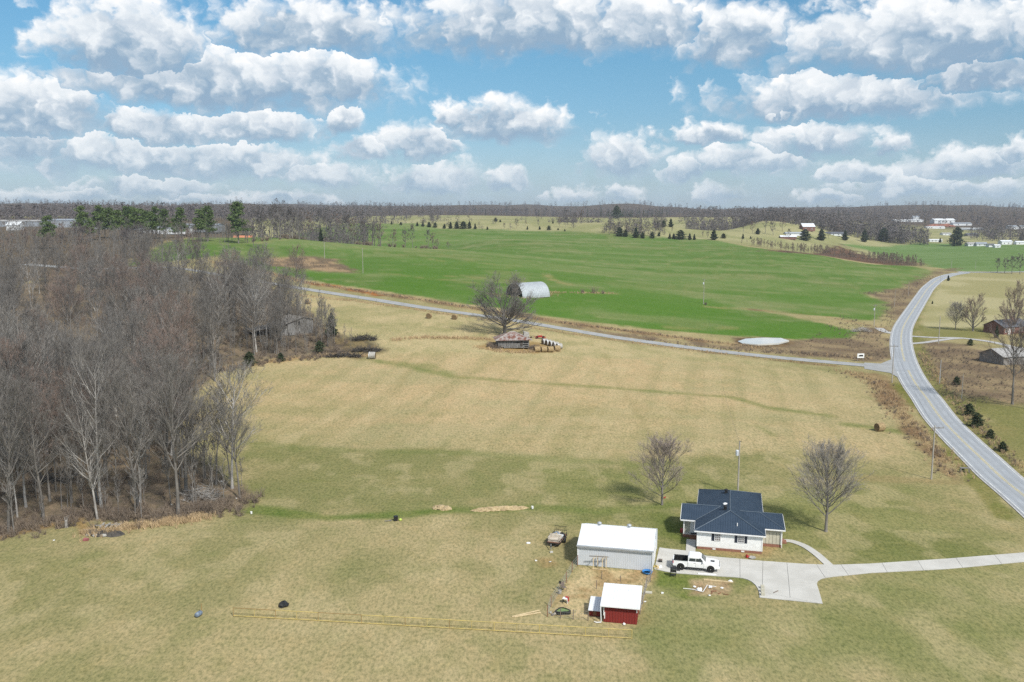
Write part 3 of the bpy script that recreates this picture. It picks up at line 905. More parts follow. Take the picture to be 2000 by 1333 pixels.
def tubes(poly, r0, r1, sides):
    """tapered tubes along polylines -> V, T(quads as 2 tris)"""
    n, m, _ = poly.shape
    tg = nrm(poly[:, -1] - poly[:, 0])
    ref = np.where(np.abs(tg[:, 2:3]) > 0.9, np.array([[1.0, 0, 0]]), np.array([[0, 0, 1.0]]))
    a = nrm(np.cross(tg, ref))
    b = np.cross(tg, a)
    th = np.arange(sides) * 2 * math.pi / sides
    ring = a[:, None] * np.cos(th)[None, :, None] + b[:, None] * np.sin(th)[None, :, None]
    rad = r0[:, None] + (r1 - r0)[:, None] * np.linspace(0, 1, m)[None]
    V = (poly[:, :, None] + ring[:, None] * rad[:, :, None, None]).reshape(-1, 3)
    i = np.arange(n)[:, None, None] * m * sides
    k = np.arange(m - 1)[None, :, None] * sides
    s = np.arange(sides)[None, None]
    p, q_ = i + k + s, i + k + (s + 1) % sides
    T = np.concatenate([np.stack([p, q_, q_ + sides], -1).reshape(-1, 3), np.stack([p, q_ + sides, p + sides], -1).reshape(-1, 3)])
    return V, T


def slivers(rng, P, D, L, wd_):
    """thin twigs"""
    n = len(P)
    d = nrm(D)
    s = nrm(np.cross(d, rng.normal(0, 1, (n, 3)))) * (wd_ / 2)[:, None]
    V = np.stack([P - s, P + s, P + d * L[:, None]], 1).reshape(-1, 3)
    return V, np.arange(3 * n).reshape(-1, 3)


def kids(rng, poly, per, lo, ang, lenf, base):
    """start, direction, length of side shoots"""
    n, m, _ = poly.shape
    t = rng.uniform(lo, 1.0, (n, per))
    t.sort(axis=1)
    f = t * (m - 1)
    k = np.minimum(f.astype(int), m - 2)
    fr = (f - k)[..., None]
    ii = np.arange(n)[:, None]
    P = poly[ii, k] * (1 - fr) + poly[ii, k + 1] * fr
    tg = nrm(poly[ii, k + 1] - poly[ii, k])
    rv = nrm(np.cross(tg, rng.normal(0, 1, tg.shape)))
    an = rng.normal(ang, 0.16, (n, per, 1))
    D = tg * np.cos(an) + rv * np.sin(an)
    L = base[:, None] * lenf * (1.15 - 0.65 * t) * rng.uniform(0.7, 1.25, (n, per))
    return P.reshape(-1, 3), D.reshape(-1, 3), L.ravel()


def cat_(parts):
    V, T, o = [], [], 0
    for v, t_ in parts:
        V.append(v)
        T.append(t_ + o)
        o += len(v)
    return np.concatenate(V), np.concatenate(T)


def bare_tree(seed, H, r0, clear, spread, n1=22, n2=6, n3=5, nt=7, ang=0.75, up=0.13, lean=0.0, fork=False, tw=0.03, shape='oval', top=0.96):
    rng = np.random.default_rng(seed)
    tr = grow(rng, np.zeros((1, 3)), np.array([[lean, 0, 1.0]]), np.array([H * (0.45 if fork else top)]), 8, 0.12, 0.035)
    tr[:, 0] = 0
    rt = np.array([r0])
    trunk = [tubes(tr, rt, rt * (0.62 if fork else 0.12), 8)]
    fl = tr[:, :2].copy()
    fl[:, 1] = fl[:, 0] + (fl[:, 1] - fl[:, 0]) * 0.35
    fl[:, 0, 2] -= 0.4
    trunk.append(tubes(fl, rt * 1.5, rt * 0.97, 8))
    f = np.sort(rng.uniform(clear, 0.98, n1)) if not fork else np.sort(rng.uniform(clear, 0.45, n1))
    pos = f / (0.45 if fork else top) * 8
    k = np.minimum(pos.astype(int), 7)
    fr = (pos - k)[:, None]
    P = tr[0, k] * (1 - fr) + tr[0, k + 1] * fr
    az_ = np.arange(n1) * 2.4 + rng.uniform(-0.5, 0.5, n1)
    u = (f - clear) / ((0.45 if fork else 1.0) - clear)
    if fork:
        an = ang * (1.25 - 0.95 * u) + rng.normal(0, 0.08, n1)
        L = H * spread * (0.95 + 0.35 * u) * rng.uniform(0.85, 1.15, n1)
    else:
        an = ang * (1.15 - 0.55 * u) + rng.normal(0, 0.1, n1)
        env = np.sqrt(np.clip(1 - (2 * u - 0.75) ** 2 / 1.75, 0.05, 1)) if shape == 'oval' else np.clip(1.08 - 0.85 * u, 0.1, 1)
        L = H * spread * env * rng.uniform(0.8, 1.2, n1)
    D = np.stack([np.sin(an) * np.cos(az_), np.sin(an) * np.sin(az_), np.cos(an)], 1)
    b1 = grow(rng, P, D, L, 5, up, 0.07)
    rb = np.clip(r0 * (0.5 if fork else 0.42) * (1 - 0.62 * u), 0.035, 1) * rng.uniform(0.8, 1.1, n1)
    limbs = [tubes(b1, rb, rb * 0.22, 5)]
    p2, d2, l2 = kids(rng, b1, n2, 0.2, 0.46, 0.58, L)
    b2 = grow(rng, p2, d2, l2, 3, up, 0.08)
    r2 = np.repeat(rb, n2) * 0.36
    limbs.append(tubes(b2, np.clip(r2, 0.018, 1), np.clip(r2 * 0.3, 0.008, 1), 3))
    p3, d3, l3 = kids(rng, b2, n3, 0.2, 0.48, 0.54, l2)
    b3 = grow(rng, p3, d3, l3, 2, up, 0.10)
    limbs.append(tubes(b3, np.full(len(p3), tw * 0.55), np.full(len(p3), tw * 0.25), 3))
    p4, d4, l4 = kids(rng, b3, nt, 0.15, 0.50, 0.62, l3)
    limbs.append(slivers(rng, p4, d4 + np.array([0, 0, 0.12]), np.clip(l4, 0.35, 1.6), np.full(len(p4), tw)))
    big = len(limbs[0][1]) + len(limbs[1][1])
    return cat_(trunk), cat_(limbs), big


def leaf_tris(rng, P, size):
    n = len(P)
    a = nrm(rng.normal(0, 1, (n, 3))) * size[:, None]
    b = nrm(np.cross(a, rng.normal(0, 1, (n, 3)))) * (size * 0.55)[:, None]
    V = np.stack([P - b, P + b, P + a], 1).reshape(-1, 3)
    return V, np.arange(3 * n).reshape(-1, 3)


def pine_tree(seed, H, r0, clear=0.5, clumps=34, per=46, wide=0.16):
    rng = np.random.default_rng(seed)
    tr = grow(rng, np.zeros((1, 3)), np.array([[0, 0, 1.0]]), np.array([H * 0.97]), 7, 0.2, 0.02)
    trunk = tubes(tr, np.array([r0]), np.array([r0 * 0.15]), 7)
    u = rng.uniform(0, 1, clumps)
    zc_ = H * (clear + (0.98 - clear) * u)
    rad = H * wide * np.sqrt(np.clip(1 - u * 0.92, 0.03, 1)) * rng.uniform(0.25, 1.0, clumps)
    az_ = rng.uniform(0, 6.28, clumps)
    C = np.stack([rad * np.cos(az_), rad * np.sin(az_), zc_], 1)
    base = np.stack([np.zeros(clumps), np.zeros(clumps), zc_ - rad * 0.4], 1)
    br = np.stack([base, C], 1)
    limbs = tubes(br, np.full(clumps, r0 * 0.22), np.full(clumps, r0 * 0.07), 3)
    off = nrm(rng.normal(0, 1, (clumps, per, 3))) * rng.uniform(0.2, 1, (clumps, per, 1)) ** 0.5
    pts = (C[:, None] + off * np.array([1, 1, 0.55]) * (H * 0.075 * rng.uniform(0.7, 1.2, clumps))[:, None, None]).reshape(-1, 3)
    return cat_([trunk, limbs]), leaf_tris(rng, pts, rng.uniform(0.3, 0.65, len(pts)) * H / 18)


def cedar_tree(seed, H, wide=0.24, n=1500, round_=0.0):
    rng = np.random.default_rng(seed)
    tr = grow(rng, np.zeros((1, 3)), np.array([[0, 0, 1.0]]), np.array([H * 0.9]), 4, 0.2, 0.02)
    trunk = tubes(tr, np.array([H * 0.022]), np.array([H * 0.006]), 6)
    u = rng.beta(1.15, 1.5, n)
    lob = 0.75 + 0.25 * np.sin(u * 23 + rng.uniform(0, 6)) + rng.normal(0, 0.12, n)
    env = (1 - u) ** (0.75 - 0.3 * round_) * np.clip(u * 9 + 0.35, 0, 1)
    a = rng.uniform(0, 6.28, n)
    lump = 1 + 0.22 * np.sin(3 * a + 9 * u + seed) + 0.15 * np.sin(5 * a - 17 * u)
    r = H * wide * env * lob * lump * np.sqrt(rng.uniform(0.3, 1, n))
    P = np.stack([r * np.cos(a), r * np.sin(a), H * (0.04 + 0.96 * u)], 1)
    return trunk, leaf_tris(rng, P, rng.uniform(0.05, 0.095, n) * H ** 0.8 * 1.2)


def shrub(seed, H, n=46, wide=0.5, wd_=0.05):
    rng = np.random.default_rng(seed)
    P = np.stack([rng.normal(0, 0.12 * H, n), rng.normal(0, 0.12 * H, n), np.zeros(n)], 1)
    D = np.stack([rng.normal(0, wide, n), rng.normal(0, wide, n), np.ones(n)], 1)
    a = slivers(rng, P, D, H * rng.uniform(0.5, 1.05, n), np.full(n, wd_))
    m = n
    k = rng.integers(0, n, m)
    t_ = rng.uniform(0.3, 0.9, (m, 1))
    P2 = P[k] + nrm(D[k]) * H * 0.8 * t_
    b = slivers(rng, P2, nrm(D[k]) + rng.normal(0, 0.5, (m, 3)), H * rng.uniform(0.2, 0.45, m), np.full(m, wd_ * 0.7))
    return cat_([a, b])


def scatter(protos, pos, scl, rng, flat=1.0):
    """many copies of small meshes as one mesh (for what nobody could count)"""
    Vs, Ts, o = [], [], 0
    which = rng.integers(0, len(protos), len(pos))
    rot = rng.uniform(0, 6.28, len(pos))
    for k, (V, T) in enumerate(protos):
        s = np.where(which == k)[0]
        if not len(s):
            continue
        c_, n_ = np.cos(rot[s])[:, None], np.sin(rot[s])[:, None]
        x = V[None, :, 0] * c_ - V[None, :, 1] * n_
        y = V[None, :, 0] * n_ + V[None, :, 1] * c_
        W = np.stack([x * flat, y * flat, np.broadcast_to(V[None, :, 2], x.shape)], -1) * np.asarray(scl)[s][:, None, None] + np.asarray(pos)[s][:, None]
        Vs.append(W.reshape(-1, 3))
        Ts.append((T[None] + (np.arange(len(s)) * len(V))[:, None, None]).reshape(-1, 3) + o)
        o += len(s) * len(V)
    return np.concatenate(Vs), np.concatenate(Ts)


def mk(name, VT, m):
    me = rawmesh(name, *VT)
    me.materials.append(m)
    return me


class Kind:
    """one kind of tree: trunk and crown meshes shared by every copy"""
    def __init__(s, VT, bark, crown, H):
        s.t, s.c, s.H = mk('trunk', VT[0], bark), mk('crown', VT[1], crown), float(VT[1][0][:, 2].max())
        if len(VT) > 2:                       # boughs carry bark, twigs their own colour
            s.c.materials.append(bark)
            mi = np.zeros(len(s.c.polygons), np.int32)
            mi[:VT[2]] = 1
            s.c.polygons.foreach_set('material_index', mi)
        s.t.polygons.foreach_set('use_smooth', np.ones(len(s.t.polygons), bool))
    def place(s, p, h, label, cat='tree', name='bare_tree', group=None, rz=None, wide=1.0, sink=0.15):
        o = thing(name, label, cat, (p[0], p[1], p[2] - sink), random.uniform(0, 6.28) if rz is None else rz, group)
        if name == 'bare_tree' and group:
            o.rotation_euler = (random.gauss(0, 0.045), random.gauss(0, 0.045), o.rotation_euler[2])
        k = h / s.H
        o.scale = (k * wide, k * wide, k)
        link('trunk', s.t, o)
        link('crown', s.c, o)
        return o


WK = [Kind(bare_tree(100 + i, 24, (0.27, 0.31, 0.24, 0.29, 0.25, 0.33)[i], (0.34, 0.26, 0.40, 0.30, 0.26, 0.32)[i], (0.34, 0.36, 0.29, 0.34, 0.33, 0.37)[i], n1=26, n2=7, n3=6, nt=5, ang=0.80, tw=0.032),
           M['bark_pale'] if i in (0, 3) else M['bark'], M['twig_red'] if i == 4 else M['twig'], 24) for i in range(6)]
MK = [Kind(bare_tree(200 + i, 20, 0.28, 0.2, (0.28, 0.33, 0.30)[i], n1=17, n2=5, n3=4, nt=6, ang=0.75, tw=0.15), M['bark'], M['twig_red'] if i == 2 else M['twig_far'], 20) for i in range(3)]
PK = [Kind(pine_tree(300 + i, 20, 0.26, (0.40, 0.30)[i], 64, 40, 0.20), M['bark'], M['pine'], 20) for i in range(2)]
CK = [Kind(cedar_tree(310 + i, 8, (0.24, 0.30, 0.42)[i], n=1500, round_=(0, 0.3, 1.0)[i]), M['bark'], M['cedar'], 8) for i in range(3)]
YARD = Kind(bare_tree(402, 12, 0.25, 0.15, 0.60, n1=36, n2=9, n3=7, nt=8, ang=0.86, up=0.085, tw=0.022), M['bark'], M['twig_blush'], 12)
YARD2 = Kind(bare_tree(407, 14, 0.32, 0.13, 0.58, n1=42, n2=9, n3=7, nt=9, ang=0.86, up=0.09, tw=0.021), M['bark'], M['twig_pale'], 14)
OAK = Kind(bare_tree(411, 19, 0.62, 0.10, 0.50, n1=28, n2=10, n3=7, nt=8, ang=1.2, up=0.075, fork=True, tw=0.05), M['bark'], M['twig'], 19)
FORK = Kind(bare_tree(418, 13, 0.36, 0.10, 0.46, n1=14, n2=8, n3=6, nt=8, ang=0.7, up=0.11, fork=True, tw=0.04), M['bark'], M['twig_red'], 13)

pl_ = gp(1293, 986)
YARD.place(pl_, 152 * mpp(pl_), 'young bare tree with reddish twigs standing left of the white farmhouse', wide=1.12)
pr_ = gp(1613, 1038)
YARD2.place(pr_, 200 * mpp(pr_), 'tall bare tree with grey vase-shaped crown standing right of the white farmhouse', wide=1.0)
po_ = gp(986, 655)
OAK.place(po_, 130 * mpp(po_), 'wide spreading bare oak behind the rusty-roofed log crib', 'tree', 'bare_oak', wide=1.1)
for px, py, h, lab, kd, wf in ((1900, 647, 78, 'broad bare tree, larger of the pair on the lawn beside the brick house', FORK, 1.0), (1866, 645, 62, 'smaller bare tree left of its larger neighbour on the lawn by the gravel drive', YARD2, 0.95),
                               (1980, 652, 110, 'bare tree with upright limbs rising behind the brick house roof', FORK, 0.8), (1977, 790, 200, 'large dark bare tree at the right edge beside the brown rough meadow', WK[4], 1.25), (2012, 800, 190, 'dark bare tree cut by the right edge of the picture beyond the road', WK[1], 1.2),
                               (1948, 533, 30, 'small bare tree, leftmost of the row past the pale field at far right', MK[0], 1.2), (1962, 534, 33, 'small bare tree, second of the row past the pale field at far right', MK[1], 1.2),
                               (1976, 535, 36, 'small bare tree, third of the row past the pale field at far right', MK[0], 1.2), (1992, 536, 42, 'small bare tree, fourth of the row past the pale field at far right', MK[1], 1.2),
                               (1862, 462, 0, '', None, 1)):
    if kd:
        p = gp(px, py)
        kd.place(p, h * mpp(p), lab, wide=wf)

# the wood on the left: distinct trees along its front, then the rest
for px, py, h, k, lab, wf in ((198, 992, 345, 0, 'tall pale-trunked bare tree rising from the front edge of the wood', 0.95), (363, 970, 300, 5, 'stout dark bare tree at the jutting right corner of the wood', 1.15), (78, 935, 330, 3, 'tall bare tree with pale forked limbs near the left edge of the wood front', 1.0),
                              (150, 930, 300, 1, 'dark bare tree standing just left of the tall pale trunk in the wood', 1.0), (285, 935, 270, 2, 'slender bare tree between the pale trunk and the stout dark tree', 1.0), (20, 965, 330, 4, 'reddish twigged bare tree at the left picture edge of the wood front', 1.0),
                              (345, 800, 250, 4, 'reddish crowned bare tree where the wood meets the hay field', 1.1), (420, 745, 190, 1, 'bare tree at the inner corner of the wood above the tan field', 1.1), (140, 700, 190, 4, 'round reddish crowned tree standing deep in the wood', 1.25),
                              (563, 682, 140, 2, 'thin tall bare tree in front of the grey weathered barn', 0.7), (630, 664, 92, 5, 'broken vine-clad bare tree right of the grey weathered barn', 0.55), (500, 640, 110, 1, 'bushy dark bare tree left of the grey weathered barn', 1.1)):
    p = gp(px, py)
    WK[k].place(p, h * mpp(p), lab, wide=wf)
WP = wpoly(WOOD)
wr = np.random.default_rng(5)
taken = [(o.location.x, o.location.y) for o in col.objects if o.type == 'EMPTY']
SL = np.array([(p.x, p.y) for p in side_line])
barn_p = gp(575, 652)
n_wood = 0
tries = 0
while n_wood < 240 and tries < 9000:
    tries += 1
    a = wr.uniform(R(-34), az_of(640))
    dd_ = 1 / wr.uniform(1 / 430, 1 / 128) if n_wood % 3 else wr.uniform(240, 440)
    x, y = math.sin(a) * dd_, math.cos(a) * dd_
    if not inside(np.array([x]), np.array([y]), WP)[0] or np.min(np.hypot(SL[:, 0] - x, SL[:, 1] - y)) < 7:
        continue
    if math.hypot(x - barn_p.x, y - barn_p.y) < 9 or (-0.006 < math.atan2(x, y) - math.atan2(barn_p.x, barn_p.y) < 0.03 and 200 < dd_ < 300):
        continue
    if any((x - q0) ** 2 + (y - q1) ** 2 < 3.4 ** 2 for q0, q1 in taken):
        continue
    taken.append((x, y))
    n_wood += 1
    kk = wr.integers(0, 6)
    WK[kk].place((x, y, hz(x, y)), wr.uniform(13, 26), 'grey-brown leafless tree among many in the bare wood on the left', group='leafless trees of the wood on the left', wide=wr.uniform(0.9, 1.25))

for px, py, h in ((522, 676, 120), (536, 690, 130), (548, 672, 110), (578, 690, 120), (510, 668, 115), (596, 686, 90)):
    p = gp(px, py)
    WK[px % 6].place(p, h * mpp(p), 'grey-brown leafless tree among many in the bare wood on the left', group='leafless trees of the wood on the left', wide=0.9)

ORDC = 'first second third fourth fifth sixth seventh eighth ninth tenth eleventh twelfth thirteenth fourteenth fifteenth sixteenth seventeenth eighteenth nineteenth twentieth twenty-first'.split()
# trees on rises and field edges, photo px of foot (or column and distance), height in px
def nth(n):
    return str(n) + ('th' if 10 < n % 100 < 14 else {1: 'st', 2: 'nd', 3: 'rd'}.get(n % 10, 'th'))


def spot(px, py, d_):
    return gd(px, d_) if d_ else gp(px, py)


for i, (px, d_, h, k, wf) in enumerate(((512, 790, 62, 1, 1), (530, 800, 58, 0, 1), (548, 810, 74, 1, 1.05), (566, 800, 56, 0, 1), (584, 820, 60, 1, 1), (604, 830, 52, 2, 1.1), (622, 850, 56, 0, 1), (645, 800, 52, 1, 1.1), (662, 790, 50, 2, 1.1), (690, 780, 46, 2, 1.2), (676, 840, 52, 0, 1.1),
                                        (712, 790, 42, 0, 1.1), (728, 770, 46, 1, 1.0), (744, 760, 40, 2, 1.2), (766, 760, 30, 2, 1.3), (792, 745, 34, 1, 1.1), (806, 745, 42, 0, 0.8), (838, 735, 32, 0, 1.0), (846, 740, 26, 2, 1.1), (855, 722, 14, 2, 1.5), (877, 715, 9, 2, 1.8))):
    p = gp(px, float(np.interp(px, (500, 560, 640, 700, 800, 880), (475, 468, 472, 479, 485, 488))))
    p = p * (1 + 14 / p.length)
    p.z = hz(p.x, p.y)
    MK[k].place(p, h * mpp(p) + 2.5, ORDC[sorted((512, 530, 548, 566, 584, 604, 622, 645, 662, 690, 676, 712, 728, 744, 766, 792, 806, 838, 846, 855, 877)).index(px)] + ' bare tree from the left in the row on the green field crest', group='bare trees along the crest of the green field', wide=wf)
p = gp(627, 472)
p = p * (1 + 8 / p.length)
p.z = hz(p.x, p.y)
CK[0].place(p, 27 * mpp(p), 'dark cedar standing in the crest row of bare trees, upper left', 'tree', 'cedar_tree')
ORD = 'first second third fourth fifth sixth seventh eighth ninth tenth eleventh twelfth thirteenth fourteenth fifteenth sixteenth seventeenth eighteenth nineteenth twentieth twenty-first twenty-second'.split()
pines = [(208, 700, 62), (228, 720, 66), (246, 690, 60), (262, 710, 68), (280, 700, 66), (298, 720, 62), (316, 690, 58), (334, 705, 56), (190, 680, 52), (365, 660, 60), (402, 650, 64), (416, 660, 62), (108, 620, 50), (352, 720, 48), (174, 705, 50), (218, 735, 60), (238, 745, 60), (272, 740, 60), (290, 745, 58), (308, 735, 58)]
for i, (px, d_, h) in enumerate(pines):
    p = gd(px, d_)
    top_y = 402 + (i * 37 % 11) + (14 if i in (8, 12, 13) else 0)
    hgt = CAMH - (top_y - 420) * 0.00058 * d_ - p.z
    PK[i % 2].place(p, max(hgt, 12), ORD[sorted(q_[0] for q_ in pines).index(px)] + ' dark green pine from the left in the upper left stand', 'tree', 'pine_tree', 'pines in the stand on the upper left', wide=1.2)
p = gd(474, 640)
PK[1].place(p, CAMH + 16 * 0.00058 * 640 + 4 - p.z, 'tallest bushy pine above the orange-roofed house, upper left', 'tree', 'pine_tree', wide=1.25)
mid_left = np.random.default_rng(9)
for i in range(70):
    a = mid_left.uniform(R(-33), az_of(520))
    d_ = mid_left.uniform(450, 690)
    x, y = math.sin(a) * d_, math.cos(a) * d_
    if np.min(np.hypot(SL[:, 0] - x, SL[:, 1] - y)) < 8 or (a > az_of(330) and d_ < 600):
        continue
    MK[mid_left.integers(0, 3)].place((x, y, hz(x, y)), mid_left.uniform(11, 16), 'bare tree beyond the lane, upper left', group='bare trees beyond the lane on the upper left', wide=mid_left.uniform(1.0, 1.3))

# cedars and bare trees dotted over the far pasture
CED = [(765, 439, 8), (783, 440, 7), (815, 442, 8), (826, 443, 9), (838, 444, 9), (850, 445, 8), (868, 447, 12), (880, 447, 15), (892, 447, 14), (905, 447, 13), (917, 447, 12), (928, 448, 9), (952, 449, 8), (968, 433, 8), (977, 434, 5), (1030, 449, 7), (1054, 449, 6), (1072, 450, 7), (1090, 450, 6),
       (1103, 452, 5), (1080, 437, 6), (1210, 462, 16), (1222, 463, 12), (1242, 465, 16), (1255, 466, 15), (1274, 466, 14), (1287, 462, 9), (1308, 467, 10), (1316, 467, 9), (1329, 468, 14), (1347, 469, 16), (1356, 469, 13), (1394, 469, 20), (1413, 466, 9), (1391, 442, 6), (1451, 467, 8), (1466, 467, 7),
       (1572, 470, 24), (1604, 470, 22), (1650, 470, 18), (1688, 473, 20), (1725, 472, 20), (1738, 473, 12), (1836, 474, 10), (1480, 458, 12), (1296, 444, 12), (1284, 446, 10), (1310, 444, 13)]
for i, (px, py, h) in enumerate(CED):
    p = gp(px, py)
    CK[(1, 2, 1, 0)[i % 4]].place(p, max(h * mpp(p) * (0.85 + 0.1 * (i * 7 % 6)), 3), nth(sorted(q_[0] for q_ in CED).index(px) + 1) + ' dark cedar from the left along the far pasture edge', 'tree', 'cedar_tree', 'dark cedars along the far pasture', wide=1.25 + 0.12 * (i % 5))
FB = [(985, 449, 14), (1008, 447, 22), (1027, 441, 12), (1051, 443, 14), (1078, 436, 10), (1092, 444, 20), (1105, 445, 22), (1120, 440, 26), (1135, 438, 28), (1185, 456, 18), (1197, 457, 20), (1224, 458, 18), (1200, 455, 20), (1235, 460, 18), (1250, 452, 14), (1312, 455, 12), (1382, 466, 16), (1372, 464, 14), (1430, 450, 30), (1452, 453, 28), (1470, 457, 26),
      (1495, 455, 34), (1510, 460, 32), (1528, 452, 30), (1540, 468, 22), (1618, 466, 24), (1640, 462, 26), (1668, 460, 24), (1700, 464, 22), (1745, 471, 14), (1786, 475, 18)]
for i, (px, py, h) in enumerate(FB):
    p = gp(px, py)
    MK[i % 3].place(p, max(h * mpp(p), 6), nth(sorted(q_[0] for q_ in FB).index(px) + 1) + ' bare tree from the left on the far rolling pasture', group='bare trees on the far pasture', wide=1.2)
for px, py, h, lab in ((1868, 481, 38, 'large dark evergreen among the white houses, far right'), (1938, 466, 18, 'round green evergreen behind the white houses, far right'), (1200, 428, 26, 'dense dark pine clump on the skyline above the far pasture'), (1995, 470, 16, 'pale green pine at the right edge by the far houses')):
    p = gp(px, py) if py > 430 else gd(px, 1650)
    CK[2].place(p, h * mpp(p), lab, 'tree', 'evergreen_tree', wide=1.1)

# evergreen shrubs beside the main road and in the meadow
for px, py, h, k, lab in ((1893, 812, 26, 2, 'dark green cedar bush, uppermost of the clump beside the main road'), (1908, 834, 30, 2, 'dark green cedar bush at the lower end of the roadside clump'), (1934, 856, 20, 2, 'small green bush below the big cedar clump on the roadside'), (1958, 882, 22, 2, 'green bush nearest the camera on the right roadside'),
                          (1868, 752, 18, 2, 'rounded brown-green bush between two poles in the brown meadow'), (1895, 675, 14, 2, 'dark evergreen bush beside the gravel drive'), (1946, 660, 26, 0, 'narrow dark cedar at the corner of the brick house'), (1880, 919, 9, 2, 'low green bush by the wooden stand at the roadside'), (648, 658, 50, 1, 'green leafy evergreen beside the broken tree near the grey barn'), (1821, 594, 7, 1, 'small dark cedar beside the road bend'), (1852, 549, 12, 1, 'dark cedar at the inside of the far road bend'),
                          (487, 715, 30, 2, 'dark green bush at the wood edge above the tan field'), (548, 706, 18, 2, 'low dark evergreen at the wood edge left of the burnt pile'), (625, 690, 26, 2, 'dark green bush left of the burnt brush piles')):
    p = gp(px, py)
    CK[k].place(p, h * mpp(p), lab, 'bush' if k == 2 else 'tree', 'evergreen_bush' if k == 2 else 'cedar_tree', wide=1.35 if k == 2 else 1.0)

# --- uncountable growth
def sow(pts, n, spread_m, seed=1, line=True):
    r_ = np.random.default_rng(seed)
    P = wpoly(pts)
    if line:
        sg = np.linalg.norm(np.diff(P, axis=0), axis=1)
        c_ = np.concatenate([[0], np.cumsum(sg)])
        s = r_.uniform(0, c_[-1], n)
        k = np.clip(np.searchsorted(c_, s) - 1, 0, len(P) - 2)
        f_ = ((s - c_[k]) / sg[k])[:, None]
        X = P[k] * (1 - f_) + P[k + 1] * f_ + r_.normal(0, spread_m, (n, 2))
    else:
        X = np.empty((0, 2))
        lo_, hi_ = P.min(0), P.max(0)
        while len(X) < n:
            c_ = r_.uniform(lo_, hi_, (n * 3, 2))
            X = np.concatenate([X, c_[inside(c_[:, 0], c_[:, 1], P)]])
        X = X[:n]
    keep = np.ones(len(X), bool)
    for Lr, hw in ((side_line, 3.4), (main_line, 4.4)):
        A = np.array([(p.x, p.y) for p in Lr])[::2]
        keep &= np.min(np.hypot(X[:, None, 0] - A[:, 0], X[:, None, 1] - A[:, 1]), axis=1) > hw
    X = X[keep]
    return np.concatenate([X, height(X[:, 0], X[:, 1])[:, None]], 1)


SH = [shrub(500 + i, 1.0, 30, 0.42, 0.045) for i in range(4)]
TG = [shrub(520 + i, 1.0, 16, 0.22, 0.06) for i in range(3)]
SAP = [bare_tree(540 + i, 5.0, 0.05, 0.25, 0.26, n1=8, n2=3, n3=2, nt=3, ang=0.5, tw=0.035) for i in range(3)]
SAP = [cat_(q_[:2]) for q_ in SAP]
ur = np.random.default_rng(77)


def stuff(name, label, cat, VT, m):
    o = struct(link(name, mk(name, VT, m)), 'stuff')
    return tag(o, label, cat)


pos = np.concatenate([sow(WOOD[:20], 1500, 0, 3, False), sow([(20, 1045), (150, 1010), (300, 1012), (400, 1000), (465, 985)], 260, 1.8, 4), sow([(430, 724), (520, 708), (640, 696)], 120, 1.5, 5)])
stuff('undergrowth', 'brown leafless undergrowth covering the floor of the bare wood', 'undergrowth', scatter(SH, pos, ur.uniform(0.7, 2.0, len(pos)), ur), M['brush'])
pos = sow(WOOD[:20], 420, 0, 13, False)
stuff('saplings', 'thin bare saplings filling the wood between the taller trunks', 'saplings', scatter(SAP, pos, ur.uniform(0.7, 1.9, len(pos)), ur), M['twig'])
VS = [sow(VERGE_UP[1:], 900, 1.1, 21), sow([(1240, 662), (1420, 684), (1560, 690), (1690, 700), (1730, 690)], 380, 2.0, 22), sow([(1640, 728), (1700, 742), (1740, 800), (1800, 860), (1870, 930)], 230, 1.6, 23),
      sow([(1790, 690), (1820, 730), (1880, 800), (1950, 880), (2000, 940)], 420, 1.3, 24), sow([(1735, 640), (1740, 600), (1770, 570), (1820, 540)], 300, 2.0, 25), sow([(1692, 574), (1740, 570)], 80, 2.0, 26),
      sow([(1790, 672), (1950, 690), (2060, 720), (2060, 780), (1900, 790), (1830, 720)], 650, 0, 27, False), sow([(1640, 615), (1735, 645), (1735, 690), (1560, 680)], 300, 0, 28, False), sow([(510, 506), (600, 504), (655, 509), (690, 530), (620, 527)], 200, 0, 29, False)]
pos = np.concatenate(VS)
stuff('roadside_brush', 'brown leafless brush and weeds along the road banks', 'brush', scatter(SH, pos, ur.uniform(0.25, 0.8, len(pos)) * (1 + 0.7 * (ur.uniform(0, 1, len(pos)) > 0.93)), ur), M['brush'])
pos = np.concatenate([sow(VERGE_UP, 900, 1.3, 31), sow([(455, 716), (560, 703), (640, 693), (720, 697)], 300, 0.8, 32), sow([(770, 664), (830, 660), (960, 664)], 260, 0.9, 33), sow([(935, 680), (1000, 690), (1090, 686)], 200, 0.8, 34), sow([(170, 1044), (260, 1030), (330, 1022), (400, 1012)], 420, 1.0, 35),
                      sow([(1640, 722), (1700, 738), (1745, 790), (1810, 860), (1880, 932)], 380, 1.6, 36), sow([(1800, 690), (1830, 735), (1890, 805), (1990, 920)], 300, 1.2, 37), sow([(560, 575), (700, 590), (860, 613), (1040, 641), (1200, 665), (1450, 697), (1640, 717)], 350, 0.5, 38), sow([(1060, 571), (1130, 573), (1200, 574)], 110, 1.0, 39), sow([(970, 580), (1030, 583), (1075, 574)], 90, 1.4, 40)])
stuff('tall_dry_grass', 'tall tan dry grass along verges and field edges', 'dry grass', scatter(TG, pos, ur.uniform(0.45, 1.05, len(pos)), ur), M['dry_grass'])
# thicket in the draw between the two green fields
pos = np.concatenate([sow([(1455, 481), (1600, 499), (1720, 513), (1790, 521)], 330, 6.0, 41)])
pos[:, :2] *= 1.035
pos[:, 2] = height(pos[:, 0], pos[:, 1])
stuff('thicket', 'brown leafless thicket in the draw between the two green fields', 'thicket', scatter([cat_(bare_tree(560 + i, 9, 0.1, 0.1, 0.3, n1=12, n2=3, n3=3, nt=3, ang=0.5, tw=0.13)[:2]) for i in range(3)], pos, ur.uniform(0.45, 1.0, len(pos)), ur), M['brush'])

